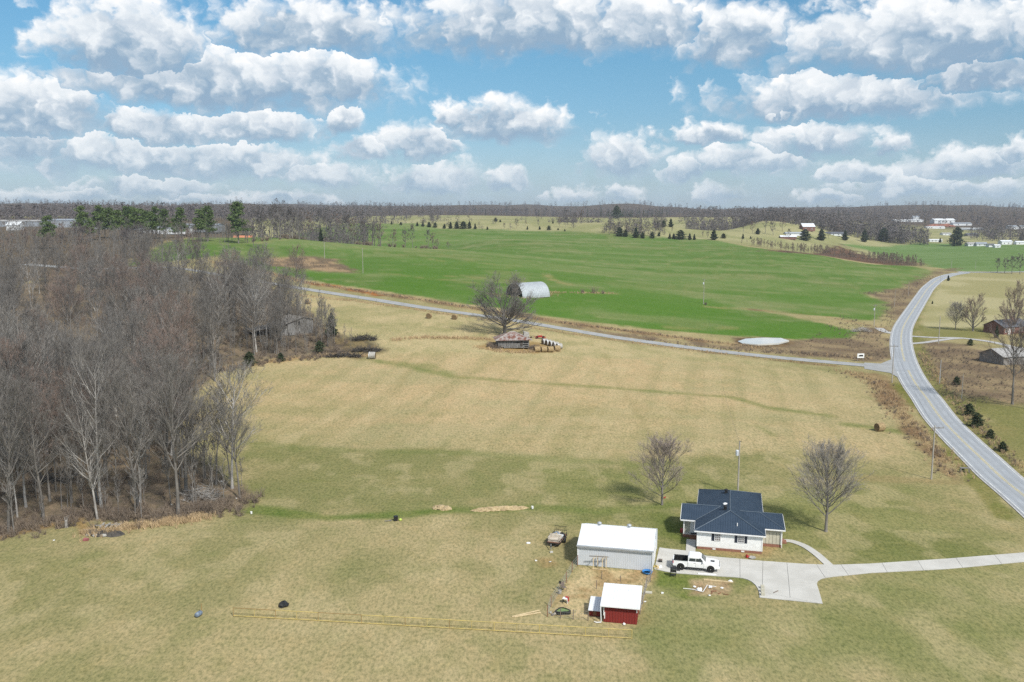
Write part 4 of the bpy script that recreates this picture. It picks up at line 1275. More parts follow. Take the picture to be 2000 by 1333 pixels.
# far woodland: reads as one mass along the skyline
FT = []
for i in range(5):
    rr = np.random.default_rng(700 + i)
    n = 42
    u_ = rr.uniform(0.15, 1, n)
    rad = 4.8 * np.sqrt(np.clip(1 - (1.7 * u_ - 0.8) ** 2, 0.05, 1)) * np.sqrt(rr.uniform(0, 1, n))
    th_ = rr.uniform(0, 6.28, n)
    pt = np.stack([rad * np.cos(th_), rad * np.sin(th_), 20 * u_ - 1.5], 1)
    sl = slivers(rr, pt[:16], np.stack([np.cos(th_) * 0.5, np.sin(th_) * 0.5, np.ones(n)], 1)[:16], rr.uniform(1.6, 3.2, 16), rr.uniform(0.3, 0.6, 16))
    lf = leaf_tris(rr, pt, rr.uniform(0.9, 2.0, n))
    FT.append(cat_([tubes(np.array([[[0, 0, 0], [0, 0, 13.0]]]), np.array([0.32]), np.array([0.12]), 3), sl, lf]))
fr_ = np.random.default_rng(8)


def far_patch(px0, px1, d0, d1, n):
    a = fr_.uniform(az_of(px0), az_of(px1), n)
    d_ = d0 + (d1 - d0) * fr_.uniform(0, 1, n) ** 1.5
    X, Y = np.sin(a) * d_, np.cos(a) * d_
    return np.stack([X, Y, height(X, Y)], 1)


pos = np.concatenate([far_patch(-250, 760, 1250, 2000, 700), far_patch(-250, 2250, 1980, 2500, 1300), far_patch(-250, 1000, 2600, 4600, 1200), far_patch(1000, 2250, 2600, 4200, 700), far_patch(1330, 1760, 1330, 1900, 700), far_patch(1090, 1170, 1250, 1500, 60), far_patch(1880, 2250, 1500, 1950, 330), far_patch(540, 860, 1550, 1950, 260), far_patch(1590, 1800, 1330, 1600, 260), far_patch(1340, 1560, 1230, 1400, 110), far_patch(-250, 530, 1080, 1300, 330), far_patch(480, 720, 900, 1250, 160)])
MT = []
for i in range(4):
    rr = np.random.default_rng(800 + i)
    a_, b_, _ = bare_tree(640 + i, 15, 0.2, 0.15, 0.32, n1=9, n2=3, n3=2, nt=3, ang=0.75, tw=0.16)
    MT.append(cat_([a_, b_]))
mp = np.concatenate([far_patch(-250, 330, 430, 800, 330), far_patch(330, 470, 640, 800, 60), far_patch(-250, 500, 760, 880, 130)])
mp = mp[np.min(np.hypot(mp[:, None, 0] - SL[:, 0], mp[:, None, 1] - SL[:, 1]), axis=1) > 6]
stuff('lane_woodland', 'leafless woodland filling the ground beyond the lane, upper left', 'woodland', scatter(MT, mp, fr_.uniform(0.6, 1.05, len(mp)), fr_, 1.1), M['twig'])
ct_ = sow([(480, 478), (520, 472), (560, 468), (640, 472), (720, 480), (760, 483)], 130, 3.0, 67)
ct_[:, :2] *= fr_.uniform(1.02, 1.10, (len(ct_), 1))
ct_[:, 2] = height(ct_[:, 0], ct_[:, 1])
stuff('crest_woodland', 'thin leafless woodland behind the crest of the green field', 'woodland', scatter(MT, ct_, fr_.uniform(0.9, 1.5, len(ct_)), fr_, 1.1), M['twig_far'])
cr_ = sow([(505, 475), (560, 468), (640, 472), (720, 480), (800, 485), (880, 488)], 200, 3.0, 66)
cr_[:, :2] *= 1.012
cr_[:, 2] = height(cr_[:, 0], cr_[:, 1])
stuff('crest_scrub', 'low brown scrub under the row of bare trees on the field crest', 'scrub', scatter([shrub(570 + i, 1.0, 34, 0.5, 0.11) for i in range(3)], cr_, fr_.uniform(1.5, 4.5, len(cr_)), fr_), M['brush'])
stuff('far_woodland', 'distant grey-brown woodland along the skyline', 'woodland', scatter(FT, pos, fr_.uniform(0.5, 1.15, len(pos)), fr_, 1.1), M['twig_far'])
cop = np.concatenate([sow([(1175, 458), (1190, 441), (1240, 437), (1300, 441), (1300, 459), (1270, 466), (1210, 462)], 110, 0, 61, False), sow([(1085, 447), (1095, 432), (1140, 430), (1150, 441), (1120, 447)], 45, 0, 62, False),
                      sow([(1335, 448), (1480, 436), (1530, 452), (1420, 446)], 60, 0, 63, False), sow([(760, 436), (860, 442), (980, 446)], 40, 20.0, 64), sow([(1040, 432), (1180, 432), (1330, 440)], 40, 25.0, 65)])
stuff('pasture_copse', 'small leafless copses among the far rolling pastures', 'copse', scatter(FT, cop, fr_.uniform(0.3, 0.7, len(cop)), fr_, 1.2), M['twig_far'])
pos = far_patch(-250, 2250, 1950, 3600, 170)
pos = np.concatenate([pos, far_patch(1170, 1290, 1950, 2150, 40)])
stuff('far_evergreens', 'dark evergreens scattered through the distant woodland', 'evergreens', scatter([cat_(cedar_tree(650 + i, 18, 0.2, 130, 0.5)) for i in range(2)], pos, fr_.uniform(0.6, 1.1, len(pos)), fr_), M['cedar'])

# ------------------------------------------------------------------ the homestead
def Z2(x, y):                       # pixel of an enlarged crop of the photograph -> photo pixel
    return 1300 + x / 4.76, 920 + y / 4.76


def Z1(x, y):
    return 1000 + x / 4.04, 930 + y / 4.04


def roof_plane(parent, pts, m, pitch=0.32, name='roof', thick=0.07, ribh=0.035, ribw=0.045):
    """roof surface (first edge is the eave) as a slab with standing ribs up the slope"""
    P = [Vector(p) for p in pts]
    e = (P[1] - P[0]).normalized()
    n = e.cross(P[-1] - P[0]).normalized()
    if n.z < 0:
        n = -n
    up = n.cross(e).normalized()
    if up.z < 0:
        up = -up
    b = MB()
    b.ext([tuple(p) for p in P], tuple(-n * thick))
    roof = b.build(name, m, parent)
    st = [((p - P[0]).dot(e), (p - P[0]).dot(up)) for p in P]
    lo_, hi_ = min(s for s, _ in st), max(s for s, _ in st)
    r = MB()
    s = lo_ + pitch / 2
    while s < hi_:
        ts = []
        for (a, ta), (c_, tb) in zip(st, st[1:] + st[:1]):
            if (a - s) * (c_ - s) < 0:
                ts.append(ta + (tb - ta) * (s - a) / (c_ - a))
        if len(ts) >= 2 and max(ts) - min(ts) > 0.1:
            a = P[0] + e * (s - ribw / 2) + up * min(ts) + n * 0.002
            q_ = [a, a + e * ribw, a + e * ribw + up * (max(ts) - min(ts)), a + up * (max(ts) - min(ts))]
            r.ext([tuple(v) for v in q_], tuple(n * ribh))
        s += pitch
    if r.v:
        struct(r.build('roof_ribs', m, roof), 'stuff')
    return roof


def cap(parent, a, b, m, r=0.09, name='ridge_cap'):
    return MB().tube(a, b, r, r, 6).build(name, m, parent)


def window(parent, x0, x1, z0, z1, y, cols=3, rows=4, glass='window_glass', fr=0.06):
    """window in a wall facing -y"""
    f = MB()
    f.box((x0 + x1) / 2, y - 0.03, z0 - fr, x1 - x0 + 2 * fr, 0.06, fr)
    f.box((x0 + x1) / 2, y - 0.03, z1, x1 - x0 + 2 * fr, 0.06, fr)
    for x in (x0 - fr / 2, x1 + fr / 2):
        f.box(x, y - 0.03, z0, fr, 0.06, z1 - z0)
    o = f.build('window', M['white_trim'], parent)
    MB().box((x0 + x1) / 2, y - 0.012, z0, x1 - x0, 0.02, z1 - z0).build('pane', M[glass], o)
    g_ = MB()
    for i in range(1, cols):
        g_.box(x0 + (x1 - x0) * i / cols, y - 0.035, z0, 0.03, 0.02, z1 - z0)
    for i in range(1, rows):
        g_.box((x0 + x1) / 2, y - 0.038, z0 + (z1 - z0) * i / rows, x1 - x0, 0.02, 0.03 if i != rows // 2 else 0.06)
    g_.build('muntin', M['white_trim'], o)
    return o


HA = R(-13.5)
house = thing('farmhouse', 'white single-storey farmhouse with navy ribbed metal hip roof and two porches', 'house', (24.64, 114.3, 0), HA)
MB().box(4.15, 8.8, -0.1, 8.34, 17.64, 0.42).build('foundation', M['brick'], house)
MB().box(4.15, 8.8, 0.32, 8.3, 17.6, 2.32).build('wall', M['white_siding'], house)
s_ = MB()
for i in range(11):
    s_.box(4.15, -0.008, 0.42 + i * 0.2, 8.24, 0.02, 0.17)
struct(s_.build('siding', M['white_siding'], house), 'stuff')
for x in (-0.01, 8.31):
    MB().box(x, -0.005, 0.33, 0.14, 0.1, 2.28).build('corner_trim', M['white_trim'], house)
window(house, 2.28, 2.98, 1.33, 2.42, -0.02)
window(house, 5.24, 5.98, 1.33, 2.42, -0.02)
for x in (2.02, 4.98, 6.24):
    sh_ = MB().box(x, -0.035, 1.28, 0.34, 0.05, 1.2)
    for k in range(10):
        sh_.box(x, -0.068, 1.33 + k * 0.11, 0.26, 0.018, 0.06)
    sh_.build('shutter', M['shutter'], house)
for x in (2.2, 5.9):
    MB().box(x, -0.035, 0.06, 0.4, 0.06, 0.18).build('foundation_vent', M['white_trim'], house)
EZ, RZ_ = 2.62, 4.17
e0_, e1_, f0_, f1_ = -0.4, 8.7, -0.4, 18.0
rdg, aF, aR = 4.15, 4.15, 13.45
roof_plane(house, [(e0_, f0_, EZ), (e1_, f0_, EZ), (rdg, aF, RZ_)], M['navy_metal'])
roof_plane(house, [(e0_, f1_, EZ), (e0_, f0_, EZ), (rdg, aF, RZ_), (rdg, aR, RZ_)], M['navy_metal'])
roof_plane(house, [(e1_, f0_, EZ), (e1_, f1_, EZ), (rdg, aR, RZ_), (rdg, aF, RZ_)], M['navy_metal'])
roof_plane(house, [(e1_, f1_, EZ), (e0_, f1_, EZ), (rdg, aR, RZ_)], M['navy_metal'])
for a, b in (((rdg, aF, RZ_ + .03), (rdg, aR, RZ_ + .03)), ((rdg, aF, RZ_ + .03), (e0_, f0_, EZ + .03)), ((rdg, aF, RZ_ + .03), (e1_, f0_, EZ + .03)), ((rdg, aR, RZ_ + .03), (e0_, f1_, EZ + .03)), ((rdg, aR, RZ_ + .03), (e1_, f1_, EZ + .03))):
    cap(house, a, b, M['navy_cap'], 0.07)
for (x, y, sx, sy) in ((4.15, f0_ - 0.03, 9.1, 0.05), (e0_ - 0.03, 8.8, 0.05, 18.4), (e1_ + 0.03, 8.8, 0.05, 18.4)):
    MB().box(x, y, EZ - 0.2, sx, sy, 0.17).build('fascia', M['white_trim'], house)
MB().box(4.15, 8.8, EZ - 0.16, 9.0, 18.3, 0.03).build('soffit', M['white_trim'], house)
# left porch wing
lw = MB().box(-1.05, 7.4, 0.42, 1.9, 5.4, 2.2).build('porch_wall', M['beige_panel'], house)
MB().box(-0.75, 4.685, 0.45, 0.8, 0.03, 1.95).build('door', M['white_trim'], lw)
MB().box(-1.05, 7.1, -0.1, 2.06, 6.2, 0.5).build('porch_base', M['brick'], house)
MB().box(-1.05, 4.35, 0.40, 2.0, 0.66, 0.05).build('porch_floor', M['concrete'], house)
for x in (-1.95, -0.12):
    MB().box(x, 4.1, 0.44, 0.14, 0.14, 2.05).build('porch_post', M['white_trim'], house)
for k in range(3):
    MB().box(-0.5, 3.85 - k * 0.28, -0.05, 1.2, 0.28, 0.40 - k * 0.13).build('step', M['brown_wood'], house)
MB().box(-0.55, 4.3, 0.455, 1.0, 0.5, 0.03).build('door_mat', M['black'], house)
MB().box(-2.3, 6.0, 0.0, 0.4, 0.7, 0.4).build('planter', M['red'], house)
WZ = 3.74
roof_plane(house, [(-2.4, 3.7, EZ), (-0.4, 3.7, EZ), (2.9, 7.1, WZ), (-2.4, 7.1, WZ)], M['navy_metal'])
roof_plane(house, [(-0.4, 10.5, EZ), (-2.4, 10.5, EZ), (-2.4, 7.1, WZ), (2.9, 7.1, WZ)], M['navy_metal'])
cap(house, (-2.4, 7.1, WZ + .02), (2.9, 7.1, WZ + .02), M['navy_cap'], 0.06)
cap(house, (-0.4, 3.7, EZ + .04), (2.9, 7.1, WZ + .03), M['navy_cap'], 0.04, 'valley')
g_ = MB().ext([(-2.2, 4.7, EZ - .1), (-2.2, 9.9, EZ - .1), (-2.2, 7.1, WZ - .12)], (0.1, 0, 0))
g_.build('gable', M['white_siding'], house)
MB().box(-1.4, 3.66, EZ - 0.2, 2.0, 0.05, 0.17).build('fascia', M['white_trim'], house)
MB().ext([(-2.46, 3.66, EZ - .12), (-2.46, 7.1, WZ - .12), (-2.46, 10.5, EZ - .12), (-2.46, 10.5, EZ + .02), (-2.46, 7.1, WZ + .02), (-2.46, 3.66, EZ + .02)], (0.05, 0, 0)).build('rake', M['white_trim'], house)
# right wing
MB().box(9.6, 5.85, 0.36, 2.55, 5.65, 2.25).build('sunroom_wall', M['beige_panel'], house)
MB().box(9.6, 5.85, -0.1, 2.65, 5.75, 0.46).build('sunroom_base', M['brick'], house)
for k in range(5):
    MB().box(8.62 + k * 0.46, 3.005, 0.40, 0.40, 0.05, 1.85).build('panel', M['beige_panel'], house)
MB().box(9.6, 3.0, 2.3, 2.5, 0.08, 0.24).build('beam', M['brown_wood'], house)
MB().box(10.84, 2.98, 0.36, 0.16, 0.12, 2.25).build('corner_trim', M['white_trim'], house)
WZ = 3.71
roof_plane(house, [(8.7, 2.5, EZ), (11.3, 2.5, EZ), (8.0, 5.8, WZ), (5.5, 5.8, WZ)], M['navy_metal'])
roof_plane(house, [(11.3, 2.5, EZ), (11.3, 9.1, EZ), (8.0, 5.8, WZ)], M['navy_metal'])
roof_plane(house, [(11.3, 9.1, EZ), (8.7, 9.1, EZ), (5.5, 5.8, WZ), (8.0, 5.8, WZ)], M['navy_metal'])
for a, b in (((5.5, 5.8, WZ + .02), (8.0, 5.8, WZ + .02)), ((8.0, 5.8, WZ + .02), (11.3, 2.5, EZ + .02)), ((8.0, 5.8, WZ + .02), (11.3, 9.1, EZ + .02))):
    cap(house, a, b, M['navy_cap'], 0.06)
for (x, y, sx, sy) in ((10.0, 2.46, 2.6, 0.05), (11.34, 5.8, 0.05, 6.6)):
    MB().box(x, y, EZ - 0.2, sx, sy, 0.17).build('fascia', M['white_trim'], house)
MB().box(10.95, 2.75, 0.0, 0.07, 0.07, 2.45).build('downspout', M['white_trim'], house)
for k in range(3):
    MB().box(11.0 + k * 0.28, 5.2, -0.05, 0.3, 1.3, 0.42 - k * 0.13).build('step', M['brick'], house)
for x, y, hgt in ((3.6, 12.7, 0.6), (3.5, 5.2, 0.6)):
    z_ = EZ + (x + 0.4) * 0.34
    v_ = MB().box(x, y, z_ - 0.1, 0.42, 0.42, hgt).build('flue', M['black'], house)
    MB().lathe([(0.3, 0), (0.27, 0.06), (0.05, 0.14)], x, y, 10, z=z_ + hgt - 0.1).build('flue_cap', M['black'], v_)
z_ = EZ + 4.0 * 0.34
MB().lathe([(0.36, 0), (0.34, 0.1), (0.24, 0.2), (0.08, 0.25)], 3.5, 7.6, 14, z=z_ - 0.08).build('skylight_dome', M['white_trim'], house, True)
MB().tube((5.1, 1.15, EZ + 0.4), (5.1, 1.15, EZ + 0.92), 0.06, 0.06, 8).build('vent_pipe', M['white_trim'], house)

# white garage
GA = R(-12.9)
gar = thing('metal_garage', 'long white-roofed grey metal garage left of the farmhouse', 'garage', (8.37, 108.73, 0), GA)
GW, GDp, GH, GR = 9.35, 7.7, 2.75, 4.05
b = MB()
b.ext([(0, 0, 0), (0, GDp, 0), (0, GDp, GH), (0, GDp / 2, GR - 0.1), (0, 0, GH)], (GW, 0, 0))
gw = b.build('wall', M['grey_metal'], gar)
r_ = MB()
k = 0.11
while k < GW:
    r_.box(k, -0.006, 0.05, 0.05, 0.014, GH - 0.2)
    k += 0.229
struct(r_.build('wall_ribs', M['grey_metal'], gw), 'stuff')
r_ = MB()
k = 0.2
while k < GDp:
    zt = GH - 0.15 + (1 - abs(k - GDp / 2) / (GDp / 2)) * (GR - GH - 0.1)
    r_.box(GW + 0.012, k, 0.05, 0.028, 0.05, zt - 0.05)
    k += 0.229
struct(r_.build('wall_ribs', M['grey_metal'], gw), 'stuff')
for x, y in ((-0.02, -0.02), (GW + 0.02, -0.02), (GW + 0.02, GDp + 0.02)):
    MB().box(x, y, 0, 0.12, 0.12, GH - 0.05).build('corner_trim', M['pale_metal'], gar)
MB().box(GW + 0.04, 3.6, 0, 0.06, 3.0, 2.3).build('roll_up_door', M['white_trim'], gar)
roof_plane(gar, [(-0.1, -0.25, GH - 0.03), (GW + 0.1, -0.25, GH - 0.03), (GW + 0.1, GDp / 2, GR), (-0.1, GDp / 2, GR)], M['pale_metal'], 0.31, ribh=0.02)
roof_plane(gar, [(GW + 0.1, GDp + 0.25, GH - 0.03), (-0.1, GDp + 0.25, GH - 0.03), (-0.1, GDp / 2, GR), (GW + 0.1, GDp / 2, GR)], M['pale_metal'], 0.31, ribh=0.02)
MB().ext([(-0.12, GDp / 2 - 0.42, GR - 0.115), (-0.12, GDp / 2, GR + 0.045), (-0.12, GDp / 2 + 0.42, GR - 0.115), (-0.12, GDp / 2 + 0.42, GR - 0.135), (-0.12, GDp / 2 - 0.42, GR - 0.135)], (GW + 0.24, 0, 0)).build('ridge_cap', M['pale_metal'], gar)
gu = MB().box(GW / 2, -0.33, GH - 0.2, GW + 0.3, 0.12, 0.13)
gu.build('gutter', M['galv'], gar)
for x in (2.2, 6.05):
    v_ = MB().lathe([(0.2, 0), (0.2, 0.3)], x, GDp / 2, 12, z=GR - 0.02).build('roof_vent', M['galv'], gar)
    MB().lathe([(0.14, 0), (0.3, 0.04), (0.3, 0.15), (0.12, 0.26), (0.02, 0.3)], x, GDp / 2, 12, z=GR + 0.2).build('turbine', M['galv'], v_, True)
MB().box(GW + 0.1, GDp / 2, GR - 0.35, 0.1, 0.35, 0.3).build('gable_light', M['white_trim'], gar)

# red shed with white roof
shed = thing('red_shed', 'red wooden shed with flat white sloping roof in the straw pen', 'shed', (9.99, 92.62, 0), R(-11.5))
SW, SD, SF, SB = 3.62, 3.55, 2.05, 2.65
MB().ext([(0, 0, 0), (0, SD, 0), (0, SD, SB), (0, 0, SF)], (SW, 0, 0)).build('wall', M['red_barn'], shed)
k = 0.1
while k < SW:
    MB().box(k, -0.012, 0.03, 0.03, 0.026, SF - 0.06).build('batten', M['red_barn'], shed)
    k += 0.3
roof_plane(shed, [(-0.35, -0.45, SF + 0.0), (SW + 0.32, -0.45, SF + 0.0), (SW + 0.32, SD + 0.35, SB + 0.16), (-0.35, SD + 0.35, SB + 0.16)], M['pale_metal'], 0.3, ribh=0.02)
MB().box(SW / 2, -0.44, SF - 0.14, SW + 0.66, 0.04, 0.12).build('fascia', M['white_trim'], shed)
MB().box(SW / 2 - 0.02, -0.03, SF - 0.16, SW, 0.05, 0.12).build('eave_board', M['shutter'], shed)
d_ = MB()
d_.path([(-0.3, -0.42, SF - 0.1), (-0.22, -0.42, 0.25), (-0.24, -0.44, 0.12), (-0.75, -0.5, 0.08), (-0.95, -0.35, 0.08)], 0.055, 6)
d_.build('downspout', M['white_trim'], shed)
MB().box(0.02, -0.02, 0.75, 0.09, 0.05, 1.2).build('corner_trim', M['white_trim'], shed)
MB().box(SW - 0.03, -0.03, 1.35, 0.1, 0.05, 0.65).build('corner_trim', M['white_trim'], shed)
MB().box(0.12, -0.045, 0.4, 0.09, 0.05, 0.75).build('rain_gauge', M['white_trim'], shed)
MB().box(SW - 0.42, -0.06, 1.75, 0.12, 0.1, 0.1).build('lamp', M['black'], shed)
for k in range(3):
    MB().box(SW + 0.012, 0.6 + k * 1.1, 0.03, 0.026, 0.03, SF).build('batten', M['red_barn'], shed)

coop = thing('hen_coop', 'low red coop with shiny metal roof against the red shed', 'coop', (8.5, 93.75, 0), R(-11.5))
MB().ext([(0, 0.35, 0), (0, 2.5, 0), (0, 2.5, 1.12), (0, 0.35, 0.72)], (1.18, 0, 0)).build('wall', M['red_barn'], coop)
roof_plane(coop, [(-0.12, 0.1, 0.74), (1.3, 0.1, 0.74), (1.3, 2.75, 1.24), (-0.12, 2.75, 1.24)], M['pale_metal'], 0.24, thick=0.04, ribh=0.02)
MB().box(0.59, 0.33, 0.1, 0.4, 0.03, 0.42).build('door', M['brown_wood'], coop)

# ------------------------------------------------------------------ concrete
def clip(poly, a, b, keep):
    """cut a 2-D polygon by the line a-b"""
    nx, ny = -(b[1] - a[1]), b[0] - a[0]
    out = []
    for p, q_ in zip(poly, poly[1:] + poly[:1]):
        dp = ((p[0] - a[0]) * nx + (p[1] - a[1]) * ny) * keep
        dq = ((q_[0] - a[0]) * nx + (q_[1] - a[1]) * ny) * keep
        if dp >= 0:
            out.append(p)
        if dp * dq < 0:
            f_ = dp / (dp - dq)
            out.append((p[0] + (q_[0] - p[0]) * f_, p[1] + (q_[1] - p[1]) * f_))
    return out


DRV = [(1288, 1070), (1278, 1112), Z2(0, 938), Z2(100, 953), Z2(300, 968), Z2(500, 982), Z2(640, 990), Z2(710, 998), Z2(760, 1012), Z2(800, 1032), Z2(835, 1062), Z2(858, 1098), Z2(868, 1130), Z2(874, 1178), Z2(1460, 1236), Z2(1425, 1115), Z2(1408, 1062), Z2(1408, 1045),
       Z2(1418, 1025), Z2(1450, 1005), Z2(1500, 994), Z2(1560, 986), Z2(1904, 951), (1850, 1112), (2000, 1098), (2140, 1082), (2140, 1064), (2000, 1080), (1850, 1092), Z2(1904, 865), Z2(1700, 872), Z2(1560, 876), Z2(1430, 873), Z2(1300, 868), Z2(900, 840), Z2(690, 820), Z2(480, 803), Z2(380, 792), Z2(270, 760), Z2(190, 744), Z2(0, 724)]
DP = [(gp(*p).x, gp(*p).y) for p in DRV]
JT = [((215 / 4.04 + 1000, 1070), (1293, 1118)), (Z2(690, 815), Z2(692, 1000)), (Z2(905, 838), Z2(895, 1190)), (Z2(1128, 865), Z2(1160, 1210)), (Z2(1400, 870), Z2(1480, 990)), (Z2(1625, 870), Z2(1690, 960)), ((1720, 1096), (1735, 1122)), ((1790, 1092), (1806, 1118)), ((1865, 1088), (1882, 1112)), ((1940, 1082), (1958, 1104)), ((2010, 1076), (2030, 1098))]
drv = MB()
drv.ext([(x, y, -0.06) for x, y in DP], (0, 0, 0.065))
drive = struct(drv.build('driveway', M['joint']))
rest_ = DP
cells = []
for (a, b) in JT:
    A, B = gp(*a), gp(*b)
    A, B = (A.x, A.y), (B.x, B.y)
    u_ = (Vector(B) - Vector(A)).normalized()
    gap = Vector((-u_.y, u_.x)) * 0.022
    left = clip(rest_, tuple(Vector(A) - gap), tuple(Vector(B) - gap), -1)
    rest_ = clip(rest_, tuple(Vector(A) + gap), tuple(Vector(B) + gap), 1)
    cells.append(left)
cells.append(rest_)
A, B = gp(*Z2(840, 1016)), gp(*Z2(1420, 1052))
fin_ = []
for c_ in cells:
    ys = [q_[1] for q_ in c_]
    if min(ys) < gp(*Z2(1000, 1180)).y:
        u_ = (Vector((B.x, B.y)) - Vector((A.x, A.y))).normalized()
        gap = Vector((-u_.y, u_.x)) * 0.022
        fin_ += [clip(c_, tuple(Vector((A.x, A.y)) + gap), tuple(Vector((B.x, B.y)) + gap), 1), clip(c_, tuple(Vector((A.x, A.y)) - gap), tuple(Vector((B.x, B.y)) - gap), -1)]
    else:
        fin_.append(c_)
for c_ in fin_:
    if len(c_) >= 3:
        MB().ext([(x, y, 0.0) for x, y in c_], (0, 0, 0.05)).build('slab', M['concrete'], drive)
walk = [gp(*Z2(238, 640)), gp(*Z2(232, 752))]
struct(ribbon(smooth_line([(p.x, p.y) for p in walk], 0.5), -0.62, 0.62, 0.045, 'porch_walk', M['concrete']))
walk = [gp(*Z2(*p)) for p in ((1085, 652), (1140, 652), (1200, 664), (1300, 704), (1400, 772), (1470, 832), (1525, 882))]
struct(ribbon(smooth_line([(p.x, p.y) for p in walk], 0.5), -0.55, 0.55, 0.043, 'garden_path', M['concrete']))
MB_e = MB()
pa, pb = gp(*Z2(300, 960)), gp(*Z2(470, 972))
an_ = math.atan2(pb.y - pa.y, pb.x - pa.x)
tag(MB().box((pa.x + pb.x) / 2, (pa.y + pb.y) / 2, 0.0, (pb - pa).length, 0.25, 0.14, an_).build('kerb_board', M['white_trim']), 'long white board lying on the drive edge below the pickup', 'board')

# ------------------------------------------------------------------ pickup
wr_, wf_ = gp(*Z2(147, 926)), gp(*Z2(414, 950))
ha = math.atan2(wf_.y - wr_.y, wf_.x - wr_.x)
mid = (wr_ + wf_) / 2
tc_ = Vector((mid.x - math.sin(ha) * 0.95 * -1 * -1, mid.y + math.cos(ha) * 0.95, 0.05))
tc_.x = mid.x - math.sin(ha) * 0.95
truck = thing('pickup_truck', 'white crew-cab pickup with open black bed parked on the drive', 'pickup', tc_, ha)
b = MB()
hw_ = 0.99
# nose and cab below the belt line, with rounded shoulders
def loft(b, secs):
    """cross sections: (x, half width bottom, half width top, z0, z1)"""
    rings = []
    for (x, wb, wt, z0, z1) in secs:
        zs = z1 - (z1 - z0) * 0.16
        rings.append([(x, -wb, z0), (x, -wb * 1.01, (z0 + z1) / 2), (x, -wb, zs), (x, -wt, z1), (x, wt, z1), (x, wb, zs), (x, wb * 1.01, (z0 + z1) / 2), (x, wb, z0)])
    V, fs = [q_ for r in rings for q_ in r], []
    for i in range(len(rings) - 1):
        for k in range(8):
            fs.append((i * 8 + k, i * 8 + (k + 1) % 8, (i + 1) * 8 + (k + 1) % 8, (i + 1) * 8 + k))
    fs.append(tuple(range(8))[::-1])
    fs.append(tuple(range((len(rings) - 1) * 8, len(rings) * 8)))
    b.add(V, [f[::-1] for f in fs])
    return b
loft(b, [(-1.0, .99, .93, .48, 1.22), (0.9, .99, .93, .48, 1.2), (1.25, .99, .92, .48, 1.19), (2.2, .98, .88, .5, 1.13), (2.62, .94, .8, .52, 1.06), (2.82, .86, .7, .55, .98)])
b.build('body', M['car_paint'], truck, False)
b = MB()
loft(b, [(-0.98, .90, .74, 1.2, 1.82), (-0.82, .92, .76, 1.2, 1.90), (0.35, .92, .76, 1.2, 1.9), (0.62, .91, .74, 1.19, 1.76), (1.22, .88, .72, 1.17, 1.22)])
b.build('cab', M['car_paint'], truck, False)
for sy in (-1, 1):
    for x0, x1, t0, t1 in ((-0.86, -0.06, -0.78, -0.06), (0.0, 0.94, 0.0, 0.52)):
        gq = [(x0, sy * .945, 1.25), (x1, sy * .945, 1.25), (t1, sy * .905, 1.74), (t0, sy * .905, 1.74)]
        MB().ext(gq if sy < 0 else gq[::-1], (0, sy * 0.012, 0)).build('side_window', M['glass'], truck)
MB().ext([(1.17, -.8, 1.255), (1.17, .8, 1.255), (0.68, .7, 1.765), (0.68, -.7, 1.765)], (0.022, 0, 0.022)).build('windscreen', M['glass'], truck)
MB().ext([(-1.0, .76, 1.3), (-1.0, -.76, 1.3), (-0.99, -.7, 1.72), (-0.99, .7, 1.72)], (-0.015, 0, 0)).build('rear_window', M['glass'], truck)
bd = MB()
for sy in (-1, 1):
    bd.ext([(-1.02, sy * .99, .5), (-2.82, sy * .98, .55), (-2.82, sy * .98, 1.22), (-1.02, sy * .99, 1.22)], (0, -sy * 0.13, 0))
bd.box(-2.80, 0, .55, 0.1, 1.72, .67)
bd.build('bed_side', M['car_paint'], truck)
MB().box(-1.9, 0, .55, 1.74, 1.70, .12).build('bed_floor', M['black'], truck)
ln = MB()
for sy in (-1, 1):
    ln.box(-1.9, sy * .845, .67, 1.74, 0.03, .545)
    ln.box(-1.92, sy * .925, 1.222, 1.8, 0.15, .03)
ln.box(-1.04, 0, .67, .03, 1.68, .55)
ln.box(-2.735, 0, .67, .03, 1.68, .545)
ln.build('bed_liner', M['black'], truck)
tyre = MB().lathe([(.20, -.13), (.36, -.14), (.41, -.10), (.41, .10), (.36, .14), (.20, .13)], n=20, axis='y').mesh('tyre')
tyre.materials.append(M['rubber'])
rim = MB().lathe([(.03, -.10), (.12, -.12), (.235, -.13), (.235, .13), (.12, .12), (.03, .10)], n=14, axis='y').mesh('rim')
rim.materials.append(M['black'])
hub = MB().lathe([(.02, -.15), (.07, -.145), (.07, -.1)], n=8, axis='y').mesh('hub')
hub.materials.append(M['chrome'])
for x in (-1.86, 1.80):
    for sy in (-1, 1):
        wh_ = thing_w = link('wheel', tyre, truck)
        wh_.location = (x, sy * .88, .41)
        link('rim', rim, wh_)
        link('hub', hub, wh_)
        if sy > 0:
            wh_.rotation_euler = (0, 0, math.pi)
        ar = MB()
        ar.lathe([(.5, -.01), (.5, .01)], n=18, axis='y')
        o = ar.build('wheel_arch', M['black'], truck)
        o.location = (x, sy * 1.0, .46)
        fl_ = MB()
        for k in range(9):
            a0, a1 = math.pi * (k / 9), math.pi * ((k + 1) / 9)
            fl_.ext([(x + .5 * math.cos(a0), sy * .985, .44 + .5 * math.sin(a0)), (x + .5 * math.cos(a1), sy * .985, .44 + .5 * math.sin(a1)), (x + .58 * math.cos(a1), sy * .985, .44 + .58 * math.sin(a1)), (x + .58 * math.cos(a0), sy * .985, .44 + .58 * math.sin(a0))], (0, sy * 0.05, 0))
        fl_.build('fender', M['car_paint'], truck)
MB().box(2.86, 0, .48, .16, 1.7, .2).build('front_bumper', M['car_paint'], truck)
MB().box(2.84, 0, .72, .06, 1.1, .28).build('grille', M['black'], truck)
